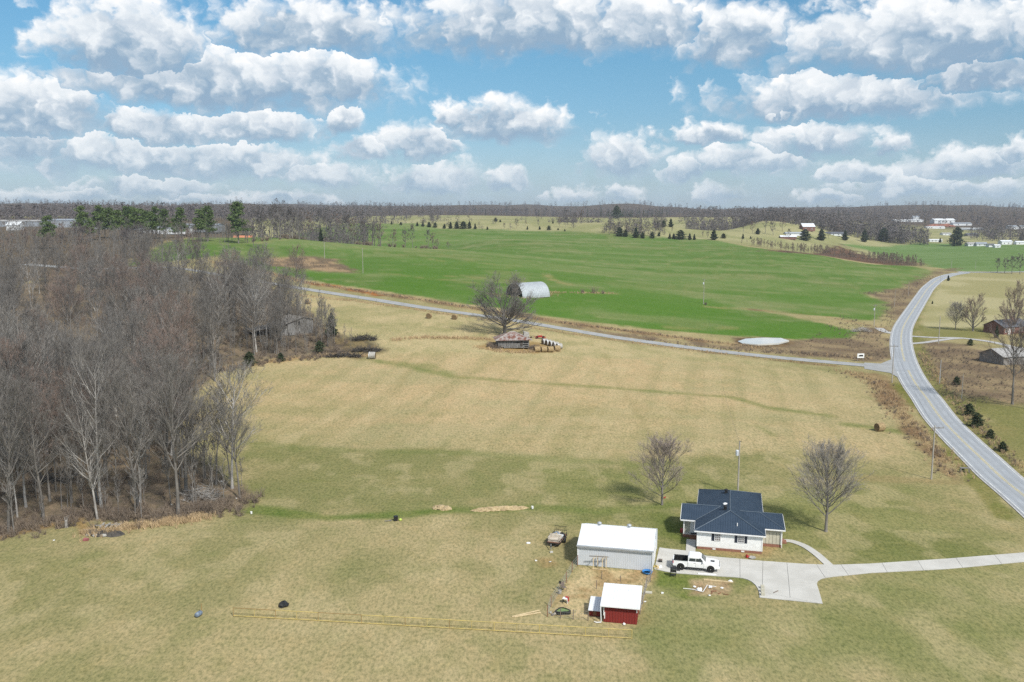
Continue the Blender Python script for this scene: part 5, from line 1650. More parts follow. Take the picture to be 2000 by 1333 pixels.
MB().box(-2.92, 0, .5, .16, 1.8, .18).build('rear_bumper', M['chrome'], truck)
for sy in (-1, 1):
    MB().box(2.72, sy * .76, .8, .18, .22, .18).build('headlight', M['glass'], truck)
    MB().box(-2.8, sy * .9, .82, .1, .2, .34).build('tail_light', M['red'], truck)
    MB().box(.86, sy * 1.08, 1.2, .1, .2, .2).build('mirror', M['black' if sy > 0 else 'car_paint'], truck)
    MB().box(.0, sy * 1.0, .44, 1.9, .06, .06).build('running_board', M['black'], truck)
    for x in (-.1, .85):
        MB().box(x - .1, sy * 1.005, 1.06, .16, .03, .04).build('door_handle', M['black'], truck)
    for x in (-.98, -.03, .95):
        MB().box(x, sy * .994, .55, .018, .012, .62).build('door_gap', M['black'], truck)
MB().box(2.0, 0, 1.12, .5, .5, .04).build('hood_scoop', M['black'], truck)

# ------------------------------------------------------------------ things about the yard
def heading(pa, pb):
    return math.atan2(pb.y - pa.y, pb.x - pa.x)


def one(mb, name, m, label, cat, p=None, rz=0.0, group=None, smooth=False):
    """a thing that is a single mesh, built round its own foot"""
    o = mb.build(name, M[m] if isinstance(m, str) else m, None, smooth)
    if p is not None:
        o.location = p
        o.rotation_euler = (0, 0, rz)
    return tag(o, label, cat, group)


def jag(mb, amt, seed=0):
    r = random.Random(seed)
    mb.v = [(x + r.uniform(-amt, amt), y + r.uniform(-amt, amt), z + r.uniform(-amt, amt) * (z > 0.02)) for x, y, z in mb.v]
    return mb


# yellow-railed panel fence
fa, fb = gp(456, 1204), gp(1234, 1248)
fen = thing('panel_fence', 'low yellow-railed wire panel fence crossing the foreground grass', 'fence', (fa.x, fa.y, 0), heading(fa, fb))
FL = (fb - fa).length
npan = 9
for i in range(npan):
    x0, x1 = FL * i / npan, FL * (i + 1) / npan
    top = M['brown_steel'] if i in (0, 2) else M['yellow']
    MB().tube((x0, 0, .98), (x1, 0, .98), .042, .042, 6).build('top_rail', top, fen)
    MB().tube((x0, 0, .07), (x1, 0, .07), .046, .046, 6).build('bottom_rail', M['yellow'], fen)
    MB().tube((x0, 0, 0), (x0, 0, 1.02), .042, .042, 6).build('post', M['brown_steel'] if i < 6 else M['yellow'], fen)
    if i not in (2,):
        MB().tube(((x0 + x1) / 2, 0, .05), ((x0 + x1) / 2, 0, .98), .028, .028, 5).build('mid_post', M['yellow'], fen)
    ms = MB()
    for k in range(1, 6):
        ms.tube((x0, 0, .07 + k * .15), (x1, 0, .07 + k * .15), .005, .005, 3, False)
    nv = 24
    for k in range(1, nv):
        ms.tube((x0 + (x1 - x0) * k / nv, 0, .07), (x0 + (x1 - x0) * k / nv, 0, .98), .005, .005, 3, False)
    struct(ms.build('wire_mesh', M['yellow'], fen), 'stuff')
MB().tube((FL, 0, 0), (FL, 0, 1.02), .042, .042, 6).build('post', M['yellow'], fen)
p = gp(394, 1198)
one(MB().tube((0, 0, -.1), (0, 0, 1.1), .06, .05, 8).tube((0, 0, 1.1), (0, 0, 1.13), .07, .03, 8), 'loose_post', 'brown_steel', 'short brown post standing alone beside the blue barrel', 'post', p)
p = gp(388, 1204)
brl = thing('blue_barrel', 'blue plastic barrel lying in the grass left of the yellow fence', 'barrel', p, R(70))
MB().lathe([(.05, -.42), (.22, -.42), (.26, -.36), (.27, -.15), (.285, -.13), (.27, -.11), (.27, .11), (.285, .13), (.27, .15), (.26, .36), (.22, .42), (.05, .42)], n=16, axis='x', z=.27).build('drum', M['steel_blue'], brl, True)
MB().lathe([(.2, .42), (.2, .45), (.04, .45)], n=14, axis='x', z=.27).build('lid', M['white_trim'], brl)
p = gp(554, 1183)
jb = MB().lathe([(.62, 0), (.58, .18), (.34, .40), (.12, .46)], n=11)
one(jag(jb, .1, 3), 'black_tarp', 'black', 'crumpled black tarp heap behind the yellow fence', 'tarp', p)
p = gp(773, 1017)
bn = thing('black_bin', 'small black bin standing on the green drain line', 'bin', p, .3)
MB().ext([(-.25, -.25, 0), (.25, -.25, 0), (.29, -.29, .62), (-.29, -.29, .62)], (0, .5, 0)).build('tub', M['black'], bn)
MB().box(0, -.02, .62, .62, .6, .05).build('lid', M['black'], bn)
one(MB().lathe([(.18, 0), (.24, .1), (.2, .26), (.05, .32)], n=12), 'lime_ball', 'lime', 'lime yellow ball beside the black bin', 'ball', gp(782, 1017))
one(MB().box(0, 0, 0, 1.0, .2, .05).box(.3, .1, .05, .4, .15, .04), 'grey_board', 'weathered', 'short grey board lying left of the black bin', 'board', gp(758, 1018), .1)


def pile(L, W, Ht, seed, n=26, k=9):
    """uneven heap, long in x"""
    r = random.Random(seed)
    V, fs = [], []
    for i in range(n + 1):
        x = -L / 2 + L * i / n
        env = max(0.0, 1 - abs(2 * i / n - 1) ** 5)
        for j_ in range(k):
            a = math.pi * j_ / (k - 1)
            V.append((x + r.uniform(-.12, .12), math.cos(a) * W / 2 * env * r.uniform(.8, 1.15), math.sin(a) * Ht * env * r.uniform(.55, 1.2) - .03))
    for i in range(n):
        for j_ in range(k - 1):
            q_ = i * k + j_
            fs.append((q_, q_ + 1, q_ + k + 1, q_ + k))
    return MB().add(V, fs)


pa, pb = gp(918, 998), gp(1034, 992)
hp_ = pile((pb - pa).length, 1.5, .45, 4)
one(hp_, 'straw_windrow', 'straw', 'long pale windrow of old straw on the lawn left of the garage', 'straw heap', (pa + pb) / 2, heading(pa, pb))
pa, pb = gp(845, 991), gp(882, 995)
one(pile((pb - pa).length, 1.9, .45, 5, 12), 'straw_heap', 'straw', 'short pale heap of straw left of the long windrow', 'straw heap', (pa + pb) / 2, heading(pa, pb))


def bucket(p, label, m='white_trim', s=1.0):
    return one(MB().lathe([(.13 * s, 0), (.17 * s, .34 * s), (.15 * s, .34 * s), (.12 * s, .05 * s)], n=12), 'bucket', m, label, 'bucket', p)


bucket(gp(1040, 994), 'white bucket at the right end of the long straw windrow', s=1.15)
bucket(gp(491, 1004), 'white bucket at the corner of the wood by the green drain', s=1.0)
one(MB().lathe([(.30, 0), (.28, .05), (.1, .08)], n=12), 'white_disc', 'white_trim', 'white round disc lying on the grass left of the loaded trailer', 'disc', gp(1032, 1061))
blk = MB().box(0, 0, 0, .4, .2, .2).box(-.1, 0, .2, .06, .2, .03).box(.1, 0, .2, .06, .2, .03)
one(blk, 'concrete_block', 'concrete', 'concrete block lying under the trailer tongue', 'block', gp(1077, 1080), .2)
for i, (q_, lab) in enumerate((((1047, 1096), 'small white scrap on the bare patch left of the pen'), ((1075, 1098), 'small white scrap between the trailer and the pen'), ((105, 1056), 'white scrap lying on the grass below the wood'), ((1294, 1160), 'white box lying on the grass right of the red shed'), ((1260, 1176), 'crumpled white bag against the pen fence right of the red shed'),
                               ((335, 986), 'pale scrap lying inside the wood edge'), ((55, 1026), 'white scrap among the leaf litter at far left'), ((433, 941), 'white scrap at the top of the wood corner'), ((462, 974), 'white scrap beside the fallen branches'))):
    one(jag(MB().box(0, 0, 0, .26, .18, .14 if i == 3 else .08, i), .04, i), 'scrap', 'white_trim', lab, 'scrap', gp(*q_))
one(MB().box(0, 0, 0, .9, .6, .05).box(.05, .05, .05, .7, .4, .03), 'mat', 'beige_panel', 'beige mat on the ground right of the pen fence', 'mat', gp(*Z1(1075, 920)), -.2)

# trailer with its load
pt, pf_, pb_ = gp(*Z1(320, 592)), gp(*Z1(325, 560)), gp(*Z1(378, 492))
ta = heading(pf_, pb_)
TL = 3.7
trl = thing('utility_trailer', 'black utility trailer piled with junk beside the garage', 'trailer', pf_, ta)
MB().box(TL / 2, 0, .48, TL, 1.75, .08).build('deck', M['brown_wood'], trl)
fr_m = MB()
for sy in (-.9, .9):
    fr_m.box(TL / 2, sy, .42, TL, .08, .14)
    fr_m.box(TL / 2, sy, .86, TL, .05, .05)
    for k in range(5):
        fr_m.box(.03 + k * (TL - .06) / 4, sy, .56, .05, .05, .3)
fr_m.box(0, 0, .42, .08, 1.8, .14)
fr_m.box(TL, 0, .42, .08, 1.8, .14)
fr_m.box(0, 0, .86, .05, 1.8, .05)
fr_m.build('rail', M['black'], trl)
tg_ = MB()
for sy in (-.75, .75):
    tg_.tube((0, sy, .47), (-1.25, 0, .47), .05, .05, 5)
tg_.tube((-1.2, 0, .47), (-1.5, 0, .47), .06, .05, 6)
tg_.build('tongue', M['black'], trl)
MB().tube((-1.1, 0, 0), (-1.1, 0, .8), .04, .04, 6).build('jack', M['galv'], trl)
gt_ = MB()
for k in range(7):
    gt_.tube((TL + .05, -.85 + k * .283, .5), (TL + .25, -.85 + k * .283, 1.55), .022, .022, 4)
for z in (.55, 1.05, 1.55):
    gt_.tube((TL + .05 + (z - .5) * .19, -.87, z), (TL + .05 + (z - .5) * .19, .87, z), .03, .03, 4)
gt_.build('ramp_gate', M['black'], trl)
for sy in (-1.08, 1.08):
    for x in (TL * .55,):
        o = MB().lathe([(.16, -.09), (.3, -.1), (.33, -.07), (.33, .07), (.3, .1), (.16, .09)], n=16, axis='y').build('wheel', M['rubber'], trl)
        o.location = (x, sy, .33)
        MB().lathe([(.02, -.07), (.17, -.08), (.17, .08), (.02, .07)], n=12, axis='y').build('rim', M['white_trim'], o)
        MB().ext([(x - .5, sy - .12, .5), (x - .35, sy - .12, .74), (x + .35, sy - .12, .74), (x + .5, sy - .12, .5), (x + .46, sy - .12, .5), (x + .33, sy - .12, .70), (x - .33, sy - .12, .70), (x - .46, sy - .12, .5)], (0, .24, 0)).build('mudguard', M['black'], trl)


def on_trailer(mb, x, y, z, name, m, label, cat, rz=0.0, tilt=(0, 0)):
    o = mb.build(name, M[m])
    o.location = Vector(pf_) + Vector((x * math.cos(ta) - y * math.sin(ta), x * math.sin(ta) + y * math.cos(ta), z))
    o.rotation_euler = (tilt[0], tilt[1], ta + rz)
    return tag(o, label, cat)


sf = MB().box(0, 0, 0, .85, 1.6, .38).box(.4, 0, .38, .25, 1.6, .42).box(0, -.75, .38, .8, .2, .2).box(0, .75, .38, .8, .2, .2)
on_trailer(jag(sf, .02), .75, 0, .57, 'sofa', 'junk_cloth', 'cream sofa lying across the front of the loaded trailer', 'sofa')
on_trailer(jag(MB().box(0, 0, 0, 1.1, .7, .45), .06, 2), 1.9, .35, .57, 'box', 'lumber', 'tan carton in the middle of the trailer load', 'carton', .2)
on_trailer(jag(MB().box(0, 0, 0, .8, .6, .5), .06, 5), 1.8, -.45, .57, 'box', 'far_white', 'white carton beside the tan carton on the trailer', 'carton', -.2)
on_trailer(jag(MB().lathe([(.45, 0), (.5, .25), (.3, .5), (.05, .56)], n=10), .08, 6), 2.7, .3, .57, 'sack', 'steel_blue', 'blue-grey sack near the rear gate of the trailer', 'sack')
on_trailer(jag(MB().lathe([(.4, 0), (.44, .22), (.25, .45), (.05, .5)], n=10), .08, 7), 2.75, -.45, .57, 'sack', 'black', 'black sack near the rear gate of the trailer', 'sack')
on_trailer(jag(MB().lathe([(.35, 0), (.38, .2), (.2, .38), (.05, .42)], n=9), .07, 8), 3.3, .1, .57, 'sack', 'junk_cloth', 'tan cloth bundle against the trailer gate', 'bundle')
on_trailer(MB().box(0, 0, 0, 1.6, .12, .05), 2.0, 0, 1.08, 'plank', 'lumber', 'loose plank lying on top of the trailer load', 'plank', .5, (0, .05))

# straw pen: posts with wire
def wire_fence(name, label, tops, hgt, m='fence_steel', mesh=4):
    """posts at photo px (foot), joined by wires"""
    ps = [gp(*q_) for q_ in tops]
    o = thing(name, label, 'fence', ps[0])
    for i, q_ in enumerate(ps):
        l = q_ - ps[0]
        MB().tube((l.x, l.y, -.2), (l.x, l.y, hgt), .05, .045, 6).build('post', M[m], o)
    for i in range(len(ps) - 1):
        a, b_ = ps[i] - ps[0], ps[i + 1] - ps[0]
        w_ = MB()
        for k in range(mesh):
            z = .15 + (hgt - .25) * k / (mesh - 1)
            w_.tube((a.x, a.y, z), (b_.x, b_.y, z), .007, .007, 3, False)
        n_ = int((b_ - a).length / .22)
        for k in range(1, n_):
            c_ = a + (b_ - a) * k / n_
            w_.tube((c_.x, c_.y, .1), (c_.x, c_.y, hgt - .08), .005, .005, 3, False)
        struct(w_.build('wire_mesh', M['galv'], o), 'stuff')
    return o


wire_fence('wire_fence', 'wire fence on wooden posts along the left side of the straw pen', [Z1(518, 706), Z1(474, 757), Z1(428, 840), Z1(308, 1030), Z1(280, 1110)], 1.35, 'brown_wood')
wire_fence('wire_fence', 'wire fence along the right side of the straw pen beside the red shed', [Z1(1106, 752), Z1(1090, 832), Z1(1062, 878), Z1(1048, 935), Z1(1030, 1010), Z1(1010, 1090)], 1.3, 'fence_steel')
wire_fence('wire_fence', 'short wire fence at the front left of the straw pen', [Z1(280, 1110), Z1(382, 1122), Z1(483, 1132), Z1(600, 1140)], 1.15, 'fence_steel')
for q_, hgt, lab in ((Z1(708, 812), .95, 'thin stake in the straw below the wooden swing frame'), (Z1(667, 888), 1.0, 'thin stake in the straw left of the red shed roof'), (Z1(855, 832), .7, 'thin stake in the straw above the red shed roof')):
    one(MB().tube((0, 0, -.1), (0, 0, hgt), .045, .04, 6).tube((0, 0, hgt), (0, 0, hgt + .05), .055, .02, 6), 'stake', 'fence_steel', lab, 'stake', gp(*q_))
# wooden frame against the garage wall
pa, pb = gp(*Z1(641, 738)), gp(*Z1(712, 742))
wf2 = thing('wooden_frame', 'bare lumber swing frame standing before the garage wall', 'frame', pa, heading(pa, pb))
FLn = (pb - pa).length
for x, y in ((0, 0), (FLn, 0), (.5, .7), (FLn + .45, .7)):
    MB().box(x, y, 0, .09, .09, 1.55).build('leg', M['lumber'], wf2)
MB().box(FLn / 2 + .1, .35, 1.55, FLn + 1.3, .1, .09).build('top_beam', M['weathered'], wf2)
for x in (0.2, FLn + .2):
    MB().box(x, .35, 1.46, .08, .9, .08).build('cross_beam', M['lumber'], wf2)
MB().box(FLn / 2 + .2, .0, .04, FLn + .6, .08, .08).build('base_board', M['lumber'], wf2)
# paddling pool
pp_ = thing('paddling_pool', 'round blue paddling pool beside the garage corner', 'pool', gp(*Z1(1067, 766)))
MB().lathe([(.55, 0), (.60, .26), (.64, .26), (.64, .22), (.58, .0)], n=22).build('rim', M['blue'], pp_, True)
MB().lathe([(.02, .03), (.56, .03)], n=22).build('floor', M['blue'], pp_)
# pond liner with green water
pnd = thing('pond_liner', 'black moulded pond liner holding green water in the pen', 'pond liner', gp(*Z1(400, 1080)), -.2)
out_, inn = [], []
for k in range(24):
    t_ = 2 * math.pi * k / 24
    r_ = 1 + .16 * math.cos(3 * t_ + .6) + .08 * math.sin(2 * t_)
    out_.append((.82 * r_ * math.cos(t_), .62 * r_ * math.sin(t_)))
V = [(x, y, 0) for x, y in out_] + [(x * .98, y * .98, .36) for x, y in out_] + [(x * .82, y * .8, .36) for x, y in out_] + [(x * .78, y * .76, .2) for x, y in out_]
fs = [(r0 * 24 + k, r0 * 24 + (k + 1) % 24, (r0 + 1) * 24 + (k + 1) % 24, (r0 + 1) * 24 + k) for r0 in range(3) for k in range(24)]
MB().add(V, fs).build('shell', M['black'], pnd)
MB().face([(x * .80, y * .78, .29) for x, y in out_]).build('water', M['algae'], pnd)
# toys and tools in the pen
ty = thing('toy_table', 'small red and white play table standing in the straw pen', 'toy table', gp(*Z1(422, 1000)), -.3)
MB().box(0, 0, .5, .62, .5, .07).build('top', M['white_trim'], ty)
for x in (-.27, .27):
    for y in (-.2, .2):
        MB().box(x, y, 0, .07, .07, .5).build('leg', M['black' if x < 0 else 'white_trim'], ty)
MB().box(.34, 0, .2, .06, .5, .5).build('side_panel', M['red'], ty)
MB().box(.1, .15, .57, .25, .2, .12).build('seat', M['red'], ty)
sv_ = thing('shovel', 'black-bladed shovel standing blade up by the pen fence', 'shovel', gp(*Z1(376, 922)))
MB().tube((0, 0, 0), (.03, .05, 1.1), .022, .02, 6).build('handle', M['brown_wood'], sv_)
MB().ext([(-.1, .05, 1.08), (.14, .05, 1.08), (.16, .06, 1.35), (.03, .07, 1.48), (-.1, .06, 1.35)], (0, .03, 0)).build('blade', M['black'], sv_)
bucket(gp(*Z1(378, 930)), 'pale blue-white bucket at the foot of the shovel', 'bale_wrap', 1.3)
chp = thing('metal_chair', 'dark metal garden chair beside the shovel in the pen', 'chair', gp(*Z1(407, 905)), .6)
MB().box(0, 0, .42, .5, .5, .05).build('seat', M['fence_steel'], chp)
MB().box(0, .25, .5, .5, .05, .5).build('backrest', M['fence_steel'], chp)
for x in (-.22, .22):
    for y in (-.22, .22):
        MB().tube((x, y, 0), (x, y, .43), .025, .025, 5).build('leg', M['fence_steel'], chp)
    MB().tube((x * 1.05, -.22, .65), (x * 1.05, .25, .65), .025, .025, 5).build('armrest', M['fence_steel'], chp)
for i, (q_, lab) in enumerate(((Z1(303, 1083), 'pale stone at the front left corner of the pen'), (Z1(318, 1100), 'brown stone lying before the pond liner'), (Z1(337, 1092), 'pinkish stone beside the pond liner'), (Z1(885, 1174), 'white scrap at the foot of the red shed wall'))):
    one(jag(MB().lathe([(.12, 0), (.17, .08), (.1, .17), (.02, .19)], n=8), .04, i + 40), 'stone' if i < 3 else 'scrap', ('bale_wrap', 'weathered', 'junk_cloth', 'white_trim')[i], lab, 'stone' if i < 3 else 'scrap', gp(*q_))
for q0, q1, lab in ((Z1(0, 1112), Z1(216, 1062), 'upper of two pale boards lying left of the pen'), (Z1(18, 1114), Z1(228, 1078), 'lower of two pale boards lying left of the pen')):
    a, b_ = gp(*q0), gp(*q1)
    one(MB().box(0, 0, 0, (b_ - a).length, .16, .07).box(0, .05, .07, (b_ - a).length * .96, .03, .01), 'board', 'lumber', lab, 'board', (a + b_) / 2, heading(a, b_))
# kettle grill cart
gl = thing('barbecue_grill', 'black barbecue grill on legs at the edge of the drive behind the pickup', 'grill', gp(*Z1(1272, 792)), -.2)
MB().box(0, 0, .62, .75, .5, .26).build('firebox', M['black'], gl)
MB().ext([(-.38, -.25, .88), (-.38, .25, .88), (-.38, .2, 1.08), (-.38, .05, 1.16), (-.38, -.18, 1.08)], (.76, 0, 0)).build('lid', M['black'], gl)
for x in (-.32, .32):
    for y in (-.2, .2):
        MB().tube((x, y, 0), (x * .95, y, .62), .03, .03, 5).build('leg', M['black'], gl)
MB().box(.6, 0, .82, .4, .42, .03).build('side_shelf', M['black'], gl)
MB().box(0, 0, .22, .66, .44, .03).build('bottom_shelf', M['black'], gl)
MB().tube((-.25, -.28, 1.02), (.25, -.28, 1.02), .02, .02, 5).build('lid_handle', M['chrome'], gl)
cb = thing('tool_box', 'small black tool box on the concrete pad beside the garage', 'box', gp(*Z1(1170, 680)), -.2)
MB().box(0, 0, 0, .5, .34, .3).build('body', M['black'], cb)
MB().box(0, 0, .3, .52, .36, .08).build('lid', M['fence_steel'], cb)
MB().tube((-.15, 0, .42), (.15, 0, .42), .02, .02, 5).build('handle', M['black'], cb)
for i, (dx_, dy_, m_, lab) in enumerate(((0, 0, 'yellow', 'yellow toy lying at the garage corner'), (.55, -.1, 'white_trim', 'white toy lying beside the yellow toy at the garage corner'), (.2, -.4, 'lumber', 'tan scrap board by the toys at the garage corner'))):
    q_ = gp(*Z1(1132, 722))
    one(jag(MB().box(0, 0, 0, .5, .26, .16).box(.1, 0, .16, .2, .2, .12), .04, i + 60), 'toy' if i < 2 else 'board', m_, lab, 'toy' if i < 2 else 'board', (q_.x + dx_, q_.y + dy_, .03), i * .5)
one(MB().lathe([(.42, 0), (.5, .1), (.44, .14), (.3, .1), (.02, .1)], n=18), 'fire_pit', 'bale_wrap', 'round pale fire-pit ring on the dirt before the farmhouse', 'fire pit', gp(*Z2(805, 810)))
one(jag(MB().box(0, 0, 0, .42, .3, .25).box(-.12, 0, .25, .15, .2, .2), .04, 71), 'red_toy', 'red', 'red toy left of the pale fire-pit ring', 'toy', gp(*Z2(762, 806)), .4)
one(jag(MB().box(0, 0, 0, .3, .2, .12).tube((0, 0, .1), (.2, .1, .25), .05, .02, 6), .02, 72), 'red_feeder', 'red', 'small red feeder hanging on the young tree trunk', 'feeder', gp(1298, 973), 0)
# blocks on the turning pad, sticks
for i, (q_, lab) in enumerate((((900, 1095), 'uppermost of three pale blocks at the drive edge'), ((902, 1128), 'middle one of three pale blocks at the drive edge'), ((905, 1160), 'lowest of three pale blocks at the drive edge'))):
    one(MB().box(0, 0, 0, .42, .38, .34).box(0, 0, .34, .36, .32, .06), 'block', 'beige_panel', lab, 'block', gp(*Z2(*q_)) + Vector((0, 0, .045)), -.2)
a, b_ = gp(*Z2(1003, 1140)), gp(*Z2(1046, 1120))
one(MB().box(0, 0, 0, (b_ - a).length, .1, .06), 'stick', 'fence_steel', 'dark stick lying on the concrete turning pad', 'stick', (a + b_) / 2 + Vector((0, 0, .05)), heading(a, b_))
# dirt patch with lumber and pipes
a, b_ = gp(*Z2(355, 1016)), gp(*Z2(622, 1042))
one(MB().box(0, 0, 0, (b_ - a).length, .14, .14).box(0, 0, .14, .3, .12, .02), 'timber', 'lumber', 'long yellowish timber along the top of the dirt patch', 'timber', (a + b_) / 2, heading(a, b_))
for q0, q1, lab in (((165, 1098), (250, 1106), 'white plastic pipe at the left end of the dirt patch'), ((250, 1106), (345, 1130), 'white plastic pipe crossing the lower left of the dirt patch'), ((348, 1128), (388, 1066), 'white plastic pipe slanting up the dirt patch'), ((400, 1072), (470, 1082), 'white plastic pipe in the middle of the dirt patch')):
    a, b_ = gp(*Z2(*q0)), gp(*Z2(*q1))
    one(MB().tube((0, 0, .07), tuple((b_ - a) + Vector((0, 0, .07))), .04, .04, 7).tube((0, 0, .07), tuple((b_ - a) * .05 + Vector((0, 0, .07))), .055, .055, 7), 'pipe', 'white_trim', lab, 'pipe', a)
for i, (q_, s_, lab) in enumerate((((315, 1108), .36, 'lumpy white bag on the dirt patch'), ((415, 1085), .26, 'crumpled white sheet on the dirt patch'), ((525, 1092), .2, 'small white scrap at the right of the dirt patch'), ((268, 1080), .2, 'small pale scrap at the left of the dirt patch'), ((605, 1032), .28, 'pale stone at the right end of the long timber'), ((408, 1160), .14, 'tiny white scrap below the dirt patch'))):
    one(jag(MB().lathe([(s_ * .8, 0), (s_, s_ * .3), (s_ * .5, s_ * .6), (.02, s_ * .65)], n=9), s_ * .2, i + 80), 'bag' if i < 2 else 'scrap', 'white_trim', lab, 'bag' if i < 2 else 'scrap', gp(*Z2(*q_)))
for i, (q_, s_, rz_) in enumerate((((450, 1120), .7, .2), ((500, 1140), .5, .8), ((560, 1150), .6, -.3), ((430, 1135), .5, 1.2))):
    one(jag(MB().box(0, 0, 0, s_, .12, .06), .02, i), 'broken_board', 'brown_wood', ('brown board end in the middle of the dirt patch', 'short brown stick lying low on the dirt patch', 'brown board end at the lower right of the dirt patch', 'brown stick below the white bag on the dirt patch')[i], 'board', gp(*Z2(*q_)), rz_)

# ------------------------------------------------------------------ wood edge: rubbish, fallen limbs
for i, (q0, q1, z, m_, lab) in enumerate((((163, 1040), (215, 1040), .3, 'weathered', 'weathered board on top of the rubbish pile at the wood edge'), ((168, 1046), (212, 1046), .12, 'weathered', 'grey board at the front of the rubbish pile'), ((186, 1034), (238, 1031), .5, 'grey_board', 'pale board leaning at the back of the rubbish pile'),
                                          ((196, 1037), (204, 1028), .45, 'bale_wrap', 'short pale slat across the rubbish pile, leftmost'), ((206, 1037), (216, 1028), .45, 'bale_wrap', 'short pale slat across the rubbish pile, second'), ((216, 1036), (228, 1028), .45, 'bale_wrap', 'short pale slat across the rubbish pile, third'), ((225, 1036), (238, 1029), .45, 'bale_wrap', 'short pale slat across the rubbish pile, rightmost'),
                                          ((185, 1032), (200, 1034), .4, 'bale_wrap', 'pale plank end at the left of the rubbish pile'))):
    a, b_ = gp(*q0), gp(*q1)
    one(jag(MB().box(0, 0, z, (b_ - a).length, .22, .09), .02, i + 5), 'board', m_, lab, 'board', (a + b_) / 2, heading(a, b_))
for i, (q_, lab) in enumerate((((172, 1047), 'white sack in the rubbish pile, left one'), ((185, 1048), 'white sack in the rubbish pile, middle one'), ((203, 1048), 'white sack in the rubbish pile, right one'))):
    one(jag(MB().lathe([(.3, 0), (.34, .15), (.2, .3), (.02, .34)], n=9), .08, i + 90), 'sack', 'bale_wrap', lab, 'sack', gp(*q_))
one(jag(MB().box(0, 0, 0, .7, .5, .3), .06, 95), 'red_crate', 'faded_red', 'faded red crate at the left foot of the rubbish pile', 'crate', gp(168, 1056))
hp_ = pile(6.0, 2.2, .5, 19, 16)
one(hp_, 'rubble_heap', 'char', 'low dark rubble heap under the boards at the wood edge', 'heap', gp(203, 1043), -.1)
rr_ = np.random.default_rng(31)
def brush_pile(name, label, q_, L, W, Ht, n, m, seed, wd_=.07):
    r = np.random.default_rng(seed)
    P = np.stack([r.uniform(-L / 2, L / 2, n), r.uniform(-W / 2, W / 2, n), np.zeros(n)], 1)
    P[:, 2] = r.uniform(0, 1, n) * Ht * np.clip(1 - (2 * P[:, 0] / L) ** 2, .1, 1)
    D = np.stack([r.normal(0, 1, n), r.normal(0, .7, n), r.normal(.15, .3, n)], 1)
    pol = grow(r, P, D, r.uniform(.8, 2.4, n), 2, 0.0, .15)
    V, T = tubes(pol, np.full(n, wd_), np.full(n, wd_ * .3), 3)
    V[:, 2] = np.maximum(V[:, 2], -.05)
    o = link(name, mk(name, (V, T), M[m]))
    o.location = gp(*q_)
    return tag(o, label, 'brush pile')
brush_pile('brush_pile', 'pale tangle of cut branches at the foot of the stout dark tree', (392, 975), 5, 3.5, 1.8, 240, 'bark_pale', 5, .045)
brush_pile('brush_pile', 'black burnt brush pile, upper one beside the barn track', (712, 664), 7, 4, 1.2, 260, 'char', 6, .09)
brush_pile('brush_pile', 'black burnt brush pile, lower one above the white-wrapped bale', (716, 686), 8, 3, .9, 240, 'char', 7, .09)
brush_pile('brush_pile', 'dark burnt logs at the wood edge left of the white-wrapped bale', (672, 697), 10, 3, .7, 240, 'char', 8, .1)
brush_pile('brush_pile', 'tangled brown brush pile right of the grey barn', (650, 690), 8, 4, 1.5, 240, 'brush', 9, .06)
brush_pile('brush_pile', 'grey fallen limb tangle lying deep in the wood front', (100, 940), 7, 2.5, .8, 90, 'bark', 10, .12)
brush_pile('brush_pile', 'pale brush heap beside the pond bank', (1682, 648), 7, 3, 1.4, 200, 'bark_pale', 11, .06)
st_ = thing('old_stump', 'broken grey stump standing at the front of the wood', 'stump', gp(130, 1030))
MB().lathe([(.3, -.1), (.24, .4), (.2, .9), (.08, 1.05)], n=9).build('trunk', M['bark_pale'], st_)
for k in range(3):
    MB().tube((.1 * k - .1, 0, .7), (.3 * k - .3, .1, 1.5 + .1 * k), .06, .02, 5).build('spike', M['bark_pale'], st_)

# ------------------------------------------------------------------ along the lane and beyond
def bale(p, label, dia=1.7, L=1.5, rz=0.0, wrap=False, group=None):
    o = thing('hay_bale', label, 'hay bale', p, rz, group)
    r = dia / 2
    b = MB().lathe([(r * .93, -L / 2), (r, -L / 2 + .1), (r * 1.01, 0), (r, L / 2 - .1), (r * .93, L / 2)], n=20, axis='x', z=r * .95)
    jag(b, .025, int(p[0] * 10)).build('roll', M['bale_wrap' if wrap else 'hay'], o)
    for s in (-1, 1):
        e_ = MB().lathe([(.05, 0), (r * .45, .012), (r * .9, .0)], n=18, axis='x', z=r * .95)
        e = e_.build('end_face', M['hay_end'], o)
        e.location = (s * (L / 2 + .012), 0, 0)
    if wrap:
        MB().lathe([(r * 1.02, -L / 2 + .12), (r * 1.025, -L / 2 + .2), (r * 1.02, -L / 2 + .28)], n=18, axis='x', z=r * .95).build('net_band', M['far_white'], o)
    return o


